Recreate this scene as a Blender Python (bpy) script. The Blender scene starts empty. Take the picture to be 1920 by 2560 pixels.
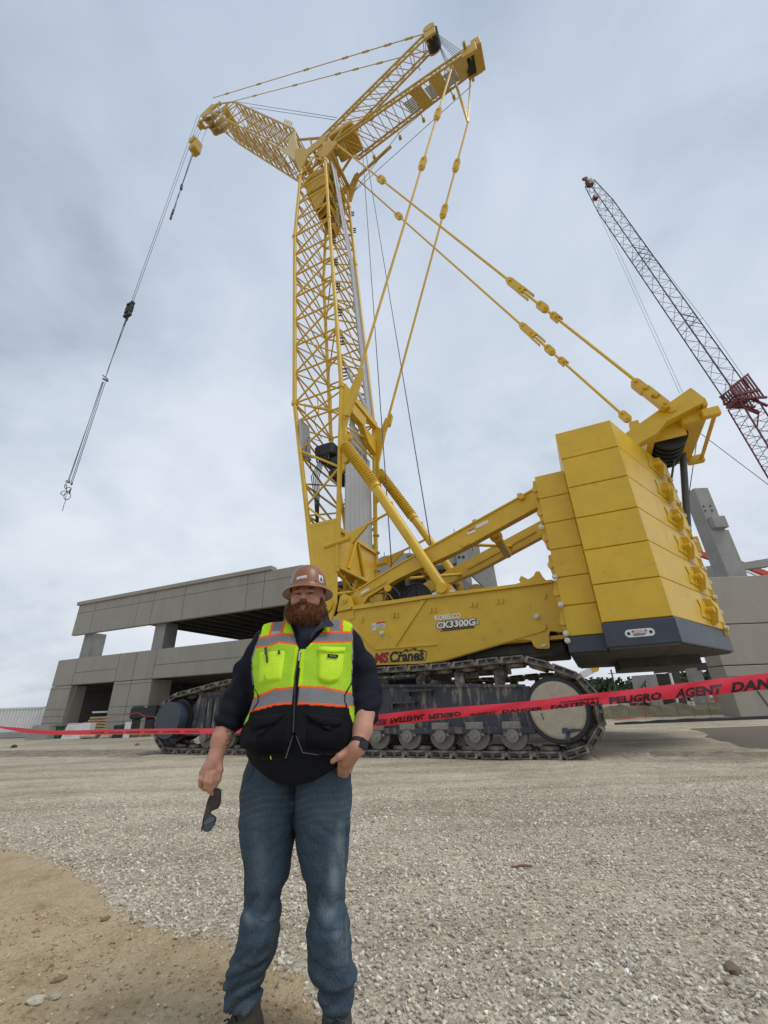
import bpy, math, random
import numpy as np
from mathutils import Vector, Matrix, noise
random.seed(7); rng = np.random.default_rng(7)
sc = bpy.context.scene
COL = sc.collection
PI = math.pi
# ------------------------------------------------------------------ camera model (pinhole, pitched up, slight roll)
F = 1035.0; TH = math.radians(24.9); ROLL = math.atan(80/2180.0); CZ = 1.14
fwd = Vector((0, math.cos(TH), math.sin(TH))); up0 = Vector((0, -math.sin(TH), math.cos(TH))); r0 = Vector((1, 0, 0))
cR = r0*math.cos(ROLL) - up0*math.sin(ROLL); cU = r0*math.sin(ROLL) + up0*math.cos(ROLL)
CAM = Vector((0, 0, CZ))
def ray(px, py): return (fwd*F + cR*(px-960) + cU*(1280-py)).normalized()
def onz(px, py, z=0.0):
    d = ray(px, py); return CAM + d*((z-CZ)/d.z)
def ony(px, py, y):
    d = ray(px, py); return CAM + d*(y/d.y)
def onpl(px, py, p, n):
    d = ray(px, py); return CAM + d*((Vector(p)-CAM).dot(n)/d.dot(n))
# crane frame: x along the crawlers (towards the counterweight), y away from the camera
OR = onz(370, 1885); _d = onz(1455, 1903) - OR; CA = math.atan2(_d.y, _d.x)
uu = Vector((math.cos(CA), math.sin(CA), 0)); vv = Vector((-uu.y, uu.x, 0))
def V(px, py, v):
    q = onpl(px, py, OR + vv*v, vv) - OR
    return Vector((q.dot(uu), q.dot(vv), q.z))
def r4(X, Y, v): return V(800+X*.3617, 1100+Y*.3617, v)
# ------------------------------------------------------------------ materials
MATS = {}
def mat(name, col, rough=.6, metal=0.0, var=.0, vscale=3.0, col2=None, v2scale=2.0, v2lo=.5, v2hi=.62, bump=0.0, bscale=40.0, spec=.5, coat=0.0, stretch=(1,1,1), alpha=1.0, attr=None, emit=None, trans=0.0, sub=0.0):
    if name in MATS: return MATS[name]
    m = bpy.data.materials.new(name); m.use_nodes = True; nt = m.node_tree; N = nt.nodes; Lk = nt.links
    b = N['Principled BSDF']; b.inputs['Roughness'].default_value = rough; b.inputs['Metallic'].default_value = metal
    b.inputs['Specular IOR Level'].default_value = spec; b.inputs['Coat Weight'].default_value = coat
    b.inputs['Coat Roughness'].default_value = .25
    if trans: b.inputs['Transmission Weight'].default_value = trans
    if alpha < 1: b.inputs['Alpha'].default_value = alpha
    if sub: b.inputs['Subsurface Weight'].default_value = sub; b.inputs['Subsurface Radius'].default_value = (.02,.008,.004); b.inputs['Subsurface Scale'].default_value=.5
    tc = N.new('ShaderNodeTexCoord'); mp = N.new('ShaderNodeMapping'); mp.inputs['Scale'].default_value = stretch
    Lk.new(tc.outputs['Object'], mp.inputs['Vector']); vec = mp.outputs[0]
    if attr:
        a = N.new('ShaderNodeAttribute'); a.attribute_name = attr; cur = a.outputs['Color']
    else:
        rgb = N.new('ShaderNodeRGB'); rgb.outputs[0].default_value = (*col, 1); cur = rgb.outputs[0]
    if col2 is not None:
        n = N.new('ShaderNodeTexNoise'); n.inputs['Scale'].default_value = v2scale; n.inputs['Detail'].default_value = 6; n.inputs['Roughness'].default_value=.65
        Lk.new(vec, n.inputs['Vector']); mr = N.new('ShaderNodeMapRange'); mr.inputs[1].default_value = v2lo; mr.inputs[2].default_value = v2hi
        Lk.new(n.outputs[0], mr.inputs[0]); mx = N.new('ShaderNodeMix'); mx.data_type = 'RGBA'
        Lk.new(mr.outputs[0], mx.inputs[0]); Lk.new(cur, mx.inputs[6]); mx.inputs[7].default_value = (*col2, 1); cur = mx.outputs[2]
    if var > 0:
        n = N.new('ShaderNodeTexNoise'); n.inputs['Scale'].default_value = vscale; n.inputs['Detail'].default_value = 8; n.inputs['Roughness'].default_value=.7
        Lk.new(vec, n.inputs['Vector']); mr = N.new('ShaderNodeMapRange'); mr.inputs[1].default_value=.3; mr.inputs[2].default_value=.7
        mr.inputs[3].default_value = 1-var; mr.inputs[4].default_value = 1+var; Lk.new(n.outputs[0], mr.inputs[0])
        mx = N.new('ShaderNodeMix'); mx.data_type = 'RGBA'; mx.blend_type = 'MULTIPLY'; mx.inputs[0].default_value = 1
        cb = N.new('ShaderNodeCombineColor'); [Lk.new(mr.outputs[0], cb.inputs[i]) for i in range(3)]
        Lk.new(cur, mx.inputs[6]); Lk.new(cb.outputs[0], mx.inputs[7]); cur = mx.outputs[2]
        mr2 = N.new('ShaderNodeMapRange'); mr2.inputs[3].default_value = max(0,rough-.12); mr2.inputs[4].default_value = min(1,rough+.12)
        Lk.new(n.outputs[0], mr2.inputs[0]); Lk.new(mr2.outputs[0], b.inputs['Roughness'])
    Lk.new(cur, b.inputs['Base Color'])
    if bump > 0:
        n = N.new('ShaderNodeTexNoise'); n.inputs['Scale'].default_value = bscale; n.inputs['Detail'].default_value = 4
        Lk.new(vec, n.inputs['Vector']); bp = N.new('ShaderNodeBump'); bp.inputs['Strength'].default_value = bump; bp.inputs['Distance'].default_value=.02
        Lk.new(n.outputs[0], bp.inputs['Height']); Lk.new(bp.outputs[0], b.inputs['Normal'])
    if emit: b.inputs['Emission Color'].default_value = (*emit, 1); b.inputs['Emission Strength'].default_value = 1
    MATS[name] = m; return m
M_yel = mat('crane_yellow', (.665,.418,.018), .42, var=.10, vscale=1.6, coat=.08, col2=(.42,.27,.05), v2scale=2.3, v2lo=.60, v2hi=.80)
M_yel2 = mat('weathered_crane_yellow', (.52,.33,.05), .5, var=.15, vscale=6)
M_blk = mat('black_steel', (.022,.023,.026), .55, var=.3, vscale=4)
M_navy = mat('dark_blue_paint', (.040,.052,.075), .42, var=.18, vscale=2.5, col2=(.17,.16,.14), v2scale=5, v2lo=.66, v2hi=.74)
M_under = mat('dusty_underside', (.085,.078,.066), .85, var=.35, vscale=3)
M_frame = mat('muddy_frame_paint', (.038,.043,.053), .6, var=.25, vscale=5, col2=(.26,.225,.17), v2scale=3.0, v2lo=.52, v2hi=.68, stretch=(2.2,2.2,.55))
M_shoe = mat('worn_track_steel', (.085,.076,.066), .7, var=.4, vscale=8, col2=(.34,.29,.22), v2scale=4, v2lo=.45, v2hi=.66, bump=.4, bscale=20)
M_dust = mat('dried_mud', (.40,.35,.27), .9, var=.18, vscale=5, col2=(.05,.055,.065), v2scale=2.6, v2lo=.63, v2hi=.67, bump=.3, bscale=30)
M_roll = mat('dusty_roller', (.22,.205,.18), .8, var=.3, vscale=9)
M_alu = mat('aluminium_walkway', (.43,.44,.45), .5, metal=.2, var=.12, vscale=9, stretch=(9,9,.4))
M_cable = mat('steel_cable', (.10,.10,.105), .5, metal=.4)
M_white = mat('white_label', (.75,.75,.74), .5)
M_red = mat('red_label', (.55,.03,.04), .5)
M_bolt = mat('pale_bolt', (.70,.68,.60), .45)
M_prec = mat('precast_concrete', (.335,.31,.268), .85, var=.05, vscale=1.3, stretch=(1.6,1.6,.5), bump=.15, bscale=60, col2=(.29,.268,.23), v2scale=.5, v2lo=.45, v2hi=.75)
M_conc = mat('grey_concrete', (.30,.30,.285), .85, var=.16, vscale=1.1, bump=.15, bscale=40)
M_joint = mat('dark_joint_sealant', (.10,.095,.085), .9)  # dark joint colour, reused for clamps, braces and label print
M_dgrey = mat('dark_lattice_paint', (.045,.030,.034), .55, var=.2, vscale=5)
M_dred = mat('dark_red_paint', (.13,.014,.018), .5, var=.2, vscale=5)
# ------------------------------------------------------------------ mesh builder
class MB:
    def __init__(s): s.v = []; s.f = []; s.m = []; s.sm = []; s.mi = 0; s.smooth = False
    def add(s, vs, fs):
        o = len(s.v); s.v += [tuple(p) for p in vs]; s.f += [tuple(i+o for i in f) for f in fs]
        s.m += [s.mi]*len(fs); s.sm += [s.smooth]*len(fs)
    def hexa(s, P): s.add(P, [(0,3,2,1),(4,5,6,7),(0,1,5,4),(1,2,6,5),(2,3,7,6),(3,0,4,7)])
    def box(s, a, b):
        x0,y0,z0 = a; x1,y1,z1 = b
        s.hexa([(x0,y0,z0),(x1,y0,z0),(x1,y1,z0),(x0,y1,z0),(x0,y0,z1),(x1,y0,z1),(x1,y1,z1),(x0,y1,z1)])
    def bevbox(s, a, b, r=.02):
        x0,y0,z0 = a; x1,y1,z1 = b; pts=[]
        for z,i in ((z0,r),(z0+r,0),(z1-r,0),(z1,r)):
            k = r+i
            pts += [(x0+k,y0+i,z),(x1-k,y0+i,z),(x1-i,y0+k,z),(x1-i,y1-k,z),(x1-k,y1-i,z),(x0+k,y1-i,z),(x0+i,y1-k,z),(x0+i,y0+k,z)]
        fs = [tuple(range(7,-1,-1)), tuple(range(24,32))]
        for l in range(3):
            for j in range(8): a_=l*8+j; b_=l*8+(j+1)%8; fs.append((a_,b_,b_+8,a_+8))
        s.add(pts, fs)
    def bar(s, p, q, w, h, up=(0,0,1)):
        p=Vector(p); q=Vector(q); d=(q-p).normalized(); up=Vector(up)
        if abs(d.dot(up))>.98: up=Vector((1,0,0)) if abs(d.x)<.9 else Vector((0,1,0))
        sx=d.cross(up).normalized()*(w/2); sy=sx.cross(d).normalized()*(h/2)
        s.hexa([p-sx-sy,p+sx-sy,p+sx+sy,p-sx+sy,q-sx-sy,q+sx-sy,q+sx+sy,q-sx+sy])
    def tube(s, p, q, r, n=6, r2=None, caps=True):
        p=Vector(p); q=Vector(q); r2 = r if r2 is None else r2; d=(q-p)
        if d.length<1e-6: return
        d.normalize(); a=d.orthogonal().normalized(); b=d.cross(a); vs=[]
        for c,rr in ((p,r),(q,r2)):
            for i in range(n): t=2*PI*i/n; vs.append(c+a*(rr*math.cos(t))+b*(rr*math.sin(t)))
        fs=[(i,(i+1)%n,n+(i+1)%n,n+i) for i in range(n)]
        sm=s.smooth; s.smooth = sm or n>8
        s.add(vs, fs); s.smooth=sm
        if caps: s.add(vs, [tuple(range(n-1,-1,-1)), tuple(range(n,2*n))])
    def path(s, pts, r, n=5):
        pts=[Vector(p) for p in pts]; k=len(pts); vs=[]
        rr = r if isinstance(r,(list,tuple)) else [r]*k
        ref=None
        for i,p in enumerate(pts):
            d=(pts[min(i+1,k-1)]-pts[max(i-1,0)]).normalized()
            a=(ref - d*ref.dot(d)) if ref is not None else d.orthogonal()
            if a.length<1e-6: a=d.orthogonal()
            a.normalize(); ref=a; b=d.cross(a)
            for j in range(n): t=2*PI*j/n; vs.append(p+a*(rr[i]*math.cos(t))+b*(rr[i]*math.sin(t)))
        fs=[(i*n+j, i*n+(j+1)%n, (i+1)*n+(j+1)%n, (i+1)*n+j) for i in range(k-1) for j in range(n)]
        fs += [tuple(range(n-1,-1,-1)), tuple(range((k-1)*n,k*n))]
        s.add(vs, fs)
    def prism(s, poly, ext):
        """poly: list of 3D points (planar), ext: extrusion vector"""
        P=[Vector(p) for p in poly]; e=Vector(ext); n=len(P)
        s.add(P+[p+e for p in P], [tuple(range(n)), tuple(range(2*n-1,n-1,-1))]+[(i,n+i,n+(i+1)%n,(i+1)%n) for i in range(n)])
    def disc(s, c, ax, r, h, n=20, r2=None):
        c=Vector(c); ax=Vector(ax).normalized(); s.tube(c-ax*h/2, c+ax*h/2, r, n, r2)
    def ring(s, c, ax, R, r, n=20, k=6):
        c=Vector(c); ax=Vector(ax).normalized(); a=ax.orthogonal().normalized(); b=ax.cross(a); vs=[]
        for i in range(n):
            t=2*PI*i/n; d=a*math.cos(t)+b*math.sin(t)
            for j in range(k): q=2*PI*j/k; vs.append(c+d*(R+r*math.cos(q))+ax*(r*math.sin(q)))
        s.add(vs, [(i*k+j, ((i+1)%n)*k+j, ((i+1)%n)*k+(j+1)%k, i*k+(j+1)%k) for i in range(n) for j in range(k)])
    def lathe(s, prof, n=24, c=(0,0,0), sx=1, sy=1):
        vs=[]; k=len(prof)
        for i in range(n):
            t=2*PI*i/n
            for r,z in prof: vs.append((c[0]+r*math.cos(t)*sx, c[1]+r*math.sin(t)*sy, c[2]+z))
        s.add(vs, [(i*k+j, ((i+1)%n)*k+j, ((i+1)%n)*k+j+1, i*k+j+1) for i in range(n) for j in range(k-1)])
    def build(s, name, m, parent=None, fix=True):
        me=bpy.data.meshes.new(name); me.from_pydata(s.v, [], s.f)
        for x in (m if isinstance(m,(list,tuple)) else [m]): me.materials.append(x)
        me.polygons.foreach_set('material_index', s.m); me.polygons.foreach_set('use_smooth', s.sm)
        if fix:
            import bmesh
            bm=bmesh.new(); bm.from_mesh(me); bmesh.ops.recalc_face_normals(bm, faces=bm.faces); bm.to_mesh(me); bm.free()
        me.update()
        o=bpy.data.objects.new(name, me); COL.objects.link(o)
        if parent: o.parent=parent
        return o
def tag(o, label=None, cat=None, group=None, kind=None):
    for k,x in (('label',label),('category',cat),('group',group),('kind',kind)):
        if x: o[k]=x
    return o
def empty(name, loc=(0,0,0), rz=0.0, label=None, cat=None, group=None):
    o=bpy.data.objects.new(name, None); COL.objects.link(o); o.location=loc; o.rotation_euler=(0,0,rz); o.empty_display_size=.3
    return tag(o, label, cat, group)
def one(fn, name, m, parent=None):
    b=MB(); fn(b); return b.build(name, m, parent)
def copyobj(o, parent=None, mw=None):
    c=o.copy(); COL.objects.link(c); c.parent=parent
    if mw is not None: c.matrix_local=mw
    return c
def text(body, size, name, m, parent, origin, xdir, ydir, offset=0.0, shear=0.0, extrude=.004, sx=1.0, align='LEFT'):
    cu=bpy.data.curves.new(name,'FONT'); cu.body=body; cu.size=size; cu.offset=offset; cu.shear=shear; cu.extrude=extrude; cu.align_x=align; cu.resolution_u=3
    t=bpy.data.objects.new(name,cu); COL.objects.link(t)
    dg=bpy.context.evaluated_depsgraph_get(); me=bpy.data.meshes.new_from_object(t.evaluated_get(dg)); bpy.data.objects.remove(t)
    me.materials.clear(); me.materials.append(m); me.name=name
    x=Vector(xdir).normalized(); y=Vector(ydir); y=(y-x*y.dot(x)).normalized(); z=x.cross(y)
    o=bpy.data.objects.new(name,me); COL.objects.link(o); o.parent=parent
    Mx=Matrix((( x.x*sx,y.x,z.x,origin[0]),(x.y*sx,y.y,z.y,origin[1]),(x.z*sx,y.z,z.z,origin[2]),(0,0,0,1)))
    me.transform(Mx)
    return o
def lat(mb, A, B, rc=.07, rb=.035, n=10, faces=(0,1,2,3), sty='z', nb=5, nc=7):
    """lattice between section A (4 corners, in order) and section B"""
    A=[Vector(p) for p in A]; B=[Vector(p) for p in B]
    for i in range(4): mb.tube(A[i], B[i], rc, nc)
    for fi in faces:
        a0,a1=A[fi],A[(fi+1)%4]; b0,b1=B[fi],B[(fi+1)%4]
        for k in range(n):
            t0=k/n; t1=(k+1)/n; p0=a0.lerp(b0,t0); p1=a1.lerp(b1,t0); q0=a0.lerp(b0,t1); q1=a1.lerp(b1,t1)
            if sty=='z': mb.tube(p0,q1,rb,nb,caps=False) if (k%2==0) else mb.tube(p1,q0,rb,nb,caps=False)
            elif sty=='x': mb.tube(p0,q1,rb,nb,caps=False); mb.tube(p1,q0,rb*.9,nb,caps=False)
            elif sty=='n': mb.tube(p0,q1,rb,nb,caps=False)
            if sty!='z' or k==0: mb.tube(p0,p1,rb,nb,caps=False)
        mb.tube(b0,b1,rb,nb,caps=False)
EXPO=0.16; SKYS=1.0; SUNE=1.3
# ================================================================== CAMERA, SKY, SUN
cam=bpy.data.cameras.new('Camera'); co=bpy.data.objects.new('camera',cam); COL.objects.link(co)
cam.sensor_fit='VERTICAL'; cam.sensor_height=36; cam.sensor_width=27; cam.lens=36*F/2560; cam.clip_start=.05; cam.clip_end=6000
Mx=Matrix((cR,cU,-fwd)).transposed().to_4x4(); Mx.translation=CAM; co.matrix_world=Mx; sc.camera=co
sc.view_settings.view_transform='Standard'; sc.view_settings.look='None'; sc.view_settings.gamma=1; sc.view_settings.exposure=EXPO
SUN_EL=math.radians(58); SUN_AZ=math.radians(115)   # azimuth clockwise from +Y
w=bpy.data.worlds.new('World'); sc.world=w; w.use_nodes=True; nt=w.node_tree; N=nt.nodes; Lk=nt.links; N.clear()
outn=N.new('ShaderNodeOutputWorld'); bg=N.new('ShaderNodeBackground'); Lk.new(bg.outputs[0],outn.inputs[0])
sky=N.new('ShaderNodeTexSky'); sky.sky_type='NISHITA'; sky.sun_disc=False; sky.sun_elevation=SUN_EL; sky.sun_rotation=SUN_AZ; sky.altitude=200; sky.air_density=1.0; sky.dust_density=3.0
tc=N.new('ShaderNodeTexCoord'); sep=N.new('ShaderNodeSeparateXYZ'); Lk.new(tc.outputs['Generated'],sep.inputs[0])
def mth(op,a,b_=None,c_=None):
    m=N.new('ShaderNodeMath'); m.operation=op
    for i,x in enumerate((a,b_,c_)):
        if x is None: continue
        if isinstance(x,(int,float)): m.inputs[i].default_value=x
        else: Lk.new(x,m.inputs[i])
    return m.outputs[0]
zc=mth('MAXIMUM',sep.outputs[2],0.0); den=mth('ADD',zc,.42)
cx=mth('DIVIDE',sep.outputs[0],den); cy=mth('DIVIDE',sep.outputs[1],den)
cmb=N.new('ShaderNodeCombineXYZ'); Lk.new(cx,cmb.inputs[0]); Lk.new(cy,cmb.inputs[1]); cmb.inputs[2].default_value=3.7
def nz(scale,det,rough,dist=0.0,off=0.0):
    n=N.new('ShaderNodeTexNoise'); n.inputs['Scale'].default_value=scale; n.inputs['Detail'].default_value=det; n.inputs['Roughness'].default_value=rough; n.inputs['Distortion'].default_value=dist
    if off:
        mp=N.new('ShaderNodeMapping'); mp.inputs['Location'].default_value=(off,off*.7,0); Lk.new(cmb.outputs[0],mp.inputs[0]); Lk.new(mp.outputs[0],n.inputs[0])
    else: Lk.new(cmb.outputs[0],n.inputs['Vector'])
    return n.outputs[0]
n1=nz(1.05,3,.45,.2); n2=nz(2.4,4,.55,.35,5.0)
n3=nz(6.5,6,.6,.5,9.0)
mixn=mth('ADD',mth('ADD',mth('MULTIPLY',n1,.56),mth('MULTIPLY',n2,.30)),mth('MULTIPLY',n3,.14))
cr=N.new('ShaderNodeValToRGB'); Lk.new(mixn,cr.inputs[0]); e=cr.color_ramp.elements
e[0].position=.39; e[0].color=(.43,.495,.58,1); e[1].position=.60; e[1].color=(.725,.775,.85,1)
x=e.new(.49); x.color=(.60,.665,.755,1)
# slightly brighter, paler towards the middle of the sky dome, greyer up top
zr=N.new('ShaderNodeValToRGB'); Lk.new(sep.outputs[2],zr.inputs[0]); z=zr.color_ramp.elements
z[0].position=.0; z[0].color=(1.06,1.03,.99,1); z[1].position=.98; z[1].color=(.78,.82,.88,1); q_=z.new(.45); q_.color=(1.0,1.0,1.0,1)
mx=N.new('ShaderNodeMix'); mx.data_type='RGBA'; mx.blend_type='MULTIPLY'; mx.inputs[0].default_value=1; Lk.new(cr.outputs[0],mx.inputs[6]); Lk.new(zr.outputs[0],mx.inputs[7])
sk=N.new('ShaderNodeMix'); sk.data_type='RGBA'; sk.blend_type='MULTIPLY'; sk.inputs[0].default_value=1; Lk.new(sky.outputs[0],sk.inputs[6]); sk.inputs[7].default_value=(.10,.10,.10,1)
ad=N.new('ShaderNodeMix'); ad.data_type='RGBA'; ad.inputs[0].default_value=.93; Lk.new(sk.outputs[2],ad.inputs[6]); Lk.new(mx.outputs[2],ad.inputs[7])
Lk.new(ad.outputs[2],bg.inputs[0]); bg.inputs[1].default_value=SKYS
sl_=bpy.data.lights.new('Sun','SUN'); sl_.energy=SUNE; sl_.angle=math.radians(24); sl_.color=(1,.96,.9)
so=bpy.data.objects.new('sun',sl_); COL.objects.link(so)
sd=Vector((math.sin(SUN_AZ)*math.cos(SUN_EL),math.cos(SUN_AZ)*math.cos(SUN_EL),math.sin(SUN_EL))); so.rotation_euler=sd.to_track_quat('Z','Y').to_euler(); so.location=sd*100
# ================================================================== THE YELLOW CRAWLER CRANE
crane = empty('crawler_crane', OR, CA, 'huge yellow lattice boom crawler crane with stacked counterweights and dark tracks', 'crane')
VC = 4.55
# ---- crawler tracks
_pts=[(0.85,0),(11.95,0)]
for a in range(-80,66,10): t=math.radians(a); _pts.append((12.02+.9*math.cos(t),.9+.9*math.sin(t)))
_pts += [(11.6,2.03),(10.9,2.04),(9.6,1.99),(8.0,2.01),(6.5,1.97),(5.0,2.0),(3.9,1.97),(2.9,1.99),(2.2,1.9)]
for a in range(115,266,10): t=math.radians(a); _pts.append((.86+.87*math.cos(t),.86+.87*math.sin(t)))
_pts.append(_pts[0])
_P=[np.array(p,float) for p in _pts]; _L=[0]
for a,b in zip(_P,_P[1:]): _L.append(_L[-1]+np.linalg.norm(b-a))
def loop_at(s):
    s%=_L[-1]; i=max(k for k in range(len(_L)) if _L[k]<=s); i=min(i,len(_P)-2)
    t=(s-_L[i])/max(1e-9,_L[i+1]-_L[i]); return _P[i]*(1-t)+_P[i+1]*t
def shoe_mesh(b):
    # plate with raised outer frames; outward = -z so the ground run sits at z=0
    W=1.22
    b.bevbox((-.25,0.03,.05),(.25,W-.03,.13),.02)
    for y0 in (0.0,W-.16):
        b.bevbox((-.25,y0,.11),(.25,y0+.16,.15),.012); b.bevbox((-.25,y0,0),(.25,y0+.16,.04),.012)
        for x in (-.245,-.03,.185): b.box((x,y0+.003,.035),(x+.06,y0+.15,.12))
        b.box((-.24,y0+.09,.03),(.24,y0+.14,.12))
    for y in (.16,.5,.95): b.box((-.22,y,-.0),(.22,y+.06,.06))
    b.bevbox((-.2,.36,.12),(.2,.52,.22),.03); b.bevbox((-.2,.70,.12),(.2,.86,.22),.03)
    for y in (.05,.42,.95): b.tube((.29,y,.085),(.29,y+.2,.085),.055,8)
shoe0=None; roller0=None
def make_track(v0):
    global shoe0, roller0
    fr=MB()
    pts=[(1.35,.5),(11.45,.5),(11.45,.62),(11.3,1.42),(6.5,1.66),(1.6,1.58),(1.35,1.2)]
    for y0,y1 in ((.2,.34),(.88,1.02)):
        fr.prism([(u,v0+y0,z) for u,z in pts],(0,y1-y0,0))
    fr.box((1.4,v0+.34,.7),(11.3,v0+.88,1.4))
    fr.bevbox((1.3,v0+.12,.47),(11.5,v0+.34,.62),.02)
    fr.box((1.6,v0+.18,1.55),(11.2,v0+.34,1.60) if False else (6.4,v0+.34,1.67)); 
    fr.prism([(6.4,v0+.14,1.60),(11.4,v0+.14,1.38),(11.4,v0+.14,1.44),(6.4,v0+.14,1.67)],(0,.22,0))
    fr.box((11.35,v0+.14,.5),(11.5,v0+.34,1.4))
    for u in (2.6,3.4,4.4,5.2): fr.box((u,v0+.14,.62),(u+.06,v0+.2,1.55))
    for u in (1.9,2.15,2.4): fr.bevbox((u,v0+.02,.6),(u+.2,v0+.2,1.5),.03)
    tr=fr.build('crawler_track', M_frame, crane)
    if shoe0 is None:
        shoe0=one(shoe_mesh,'track_shoe',M_shoe,tr); first=True
    else: first=False
    n=int(round(_L[-1]/.575)); pitch=_L[-1]/n
    for i in range(n):
        a=loop_at((i-.5)*pitch); b=loop_at((i+.5)*pitch); c=(a+b)/2; d=(b-a)/np.linalg.norm(b-a); ang=math.atan2(d[1],d[0])
        jr=rng.normal(0,.012)
        M=Matrix.Translation((c[0],v0,c[1]))@Matrix.Rotation(-ang+jr,4,'Y')
        if i==0 and first: shoe0.matrix_local=M
        else: copyobj(shoe0,tr,M)
    if roller0 is None:
        b=MB(); b.disc((0,.2,0),(0,1,0),.29,.12,20); b.disc((0,.06,0),(0,1,0),.13,.2,14); b.disc((0,.5,0),(0,1,0),.25,.5,14)
        b.bevbox((-.2,.02,-.02),(-.12,.16,.26),.02); b.bevbox((.12,.02,-.02),(.2,.16,.26),.02); b.bevbox((-.2,.0,.12),(.2,.14,.27),.02)
        b.disc((0,.0,0),(0,1,0),.05,.14,8)
        roller0=b.build('road_roller',M_roll,tr); r1=True
    else: r1=False
    for k in range(12):
        M=Matrix.Translation((11.0-.81*k,v0+.1,.44))
        if k==0 and r1: roller0.matrix_local=M
        else: copyobj(roller0,tr,M)
    def idl(b):
        b.disc((12.0,v0+.45,.92),(0,1,0),.66,.5,32); b.disc((12.0,v0+.14,.92),(0,1,0),.62,.12,32)
    one(idl,'idler_wheel',M_blk,tr)
    def cov(b):
        b.lathe([(0,0),(.50,0),(.545,.03),(.56,.08)],36)
    o=one(cov,'idler_cover',M_dust,tr); o.matrix_local=Matrix.Translation((12.0,v0+.02,.92))@Matrix.Rotation(-PI/2,4,'X')
    if v0<1:
        for pts in ([(735,1045),(790,1038),(812,1060),(860,1050),(1000,1058),(985,1082),(930,1085),(850,1100),(815,1120),(770,1105),(740,1110)],[(790,1080),(835,1085),(828,1140),(832,1210),(812,1205),(800,1170),(786,1205),(780,1160)],[(490,865),(505,880),(500,905),(488,895)],[(500,905),(520,925),(515,950),(503,930)]):
            bb=MB(); bb.prism([(lambda q:(q.x,-.004,q.z))(V(1250+x/4.74,1600+y/4.74,-.004)) for x,y in pts],(0,.01,0)); bb.build('bare_paint_scar',M_navy,tr)
    def drv(b):
        b.disc((.86,v0+.45,.92),(0,1,0),.60,.6,28); b.disc((.86,v0+.12,.92),(0,1,0),.50,.14,28)
    one(drv,'drive_sprocket',M_blk,tr)
    one(lambda b:(b.disc((.86,v0-.06,.92),(0,1,0),.50,.34,32),b.ring((.86,v0-.22,.92),(0,1,0),.49,.015,32,5)),'drive_cover',M_navy,tr)
    for u in (2.4,5.0,7.9,8.9,9.9,10.85):
        def car(b,u=u):
            b.disc((u,v0+.6,1.72),(0,1,0),.13,.5,14); b.bevbox((u-.12,v0+.3,1.45),(u+.12,v0+.38,1.80),.03)
        one(car,'carrier_roller',M_shoe,tr)
    def steps(b):
        for px,py in ((1045,1726),(1003,1756)):
            p=V(px,py,v0) if v0<1 else Vector((7.9,v0,1.3)); b.box((p.x-.35,v0+.0,p.z-.02),(p.x+.35,v0+.22,p.z+.02)); b.box((p.x-.3,v0+.05,p.z-.12),(p.x-.26,v0+.22,p.z)); b.box((p.x+.26,v0+.05,p.z-.12),(p.x+.3,v0+.22,p.z))
        b.bevbox((6.9,v0+.0,1.72),(8.9,v0+.24,1.78),.015)
    one(steps,'access_step',M_frame,tr)
    def rail(b): b.path([(7.0-.9,v0+.1,1.3),(6.15,v0+.05,1.55),(6.35,v0+.02,1.66),(7.3,v0+.02,1.68),(7.45,v0+.06,1.6),(7.45,v0+.12,1.3)],.022,6)
    one(rail,'grab_rail',M_frame,tr)
    return tr
make_track(0.0); make_track(7.9)
# ---- car body
def cb(b):
    b.bevbox((4.0,1.1,.75),(8.6,7.95,1.75),.08); b.disc((6.7,VC,1.95),(0,0,1),1.7,.5,40)
    b.box((3.0,1.1,.9),(9.6,1.9,1.5)); b.box((3.0,7.2,.9),(9.6,7.95,1.5)); b.bar((8.9,3.0,1.2),(11.2,3.0,1.35),.12,.12); b.bar((8.9,6.0,1.2),(11.2,6.0,1.35),.12,.12)
one(cb,'car_body',M_under,crane)
# ---- revolving frame
VN=2.6; VF=6.5
out=[(95,1235),(130,1190),(150,1085),(178,1066),(208,1080),(232,1150),(600,1098),(775,1073),(800,1040),(850,990),(905,1000),(945,1045),(1300,1010),(1385,985),(1375,965),(1390,938),(1440,962),(1475,940),(1492,908),(1518,908),(1540,945),(1560,968),(1612,968),(1660,1300),(1590,1320),(1582,1345),(1588,1435),(1572,1442),(1500,1440),(1478,1425),(1460,1385),(1400,1378),(1250,1415),(855,1530),(700,1548),(380,1556),(200,1560)]
P=[r4(x,y,VN) for x,y in out]
P[23]=Vector((12.47,VN,2.75)); P[22]=Vector((12.47,VN,4.22))
b=MB(); b.prism(P,(0,.09,0)); b.prism([p+Vector((0,VF-VN,0)) for p in P],(0,.09,0))
def band(b,pts,d=.05,v=VN): b.prism([r4(x,y,v)-Vector((0,d,0)) for x,y in pts],(0,d,0))
band(b,[(232,1150),(775,1072),(1300,1008),(1608,970),(1610,988),(1300,1030),(775,1095),(236,1176)],.11)
band(b,[(95,1222),(236,1174),(240,1236),(222,1240),(95,1262)],.03)
band(b,[(700,1108),(738,1102),(520,1436),(455,1440)],.05)
band(b,[(95,1236),(200,1240),(410,1440),(385,1447),(185,1262),(95,1262)],.05)
band(b,[(385,1440),(810,1408),(822,1472),(860,1490),(1540,1285),(1556,1268),(1568,1300),(1560,1318),(860,1522),(700,1546),(385,1556)],.035)
band(b,[(385,1452),(810,1420),(812,1412),(385,1443)],.075)
band(b,[(1540,1280),(1556,1266),(1566,1302),(1552,1314)],.06)
band(b,[(130,1190),(150,1085),(178,1066),(208,1080),(232,1150),(225,1170)],.12)
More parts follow.
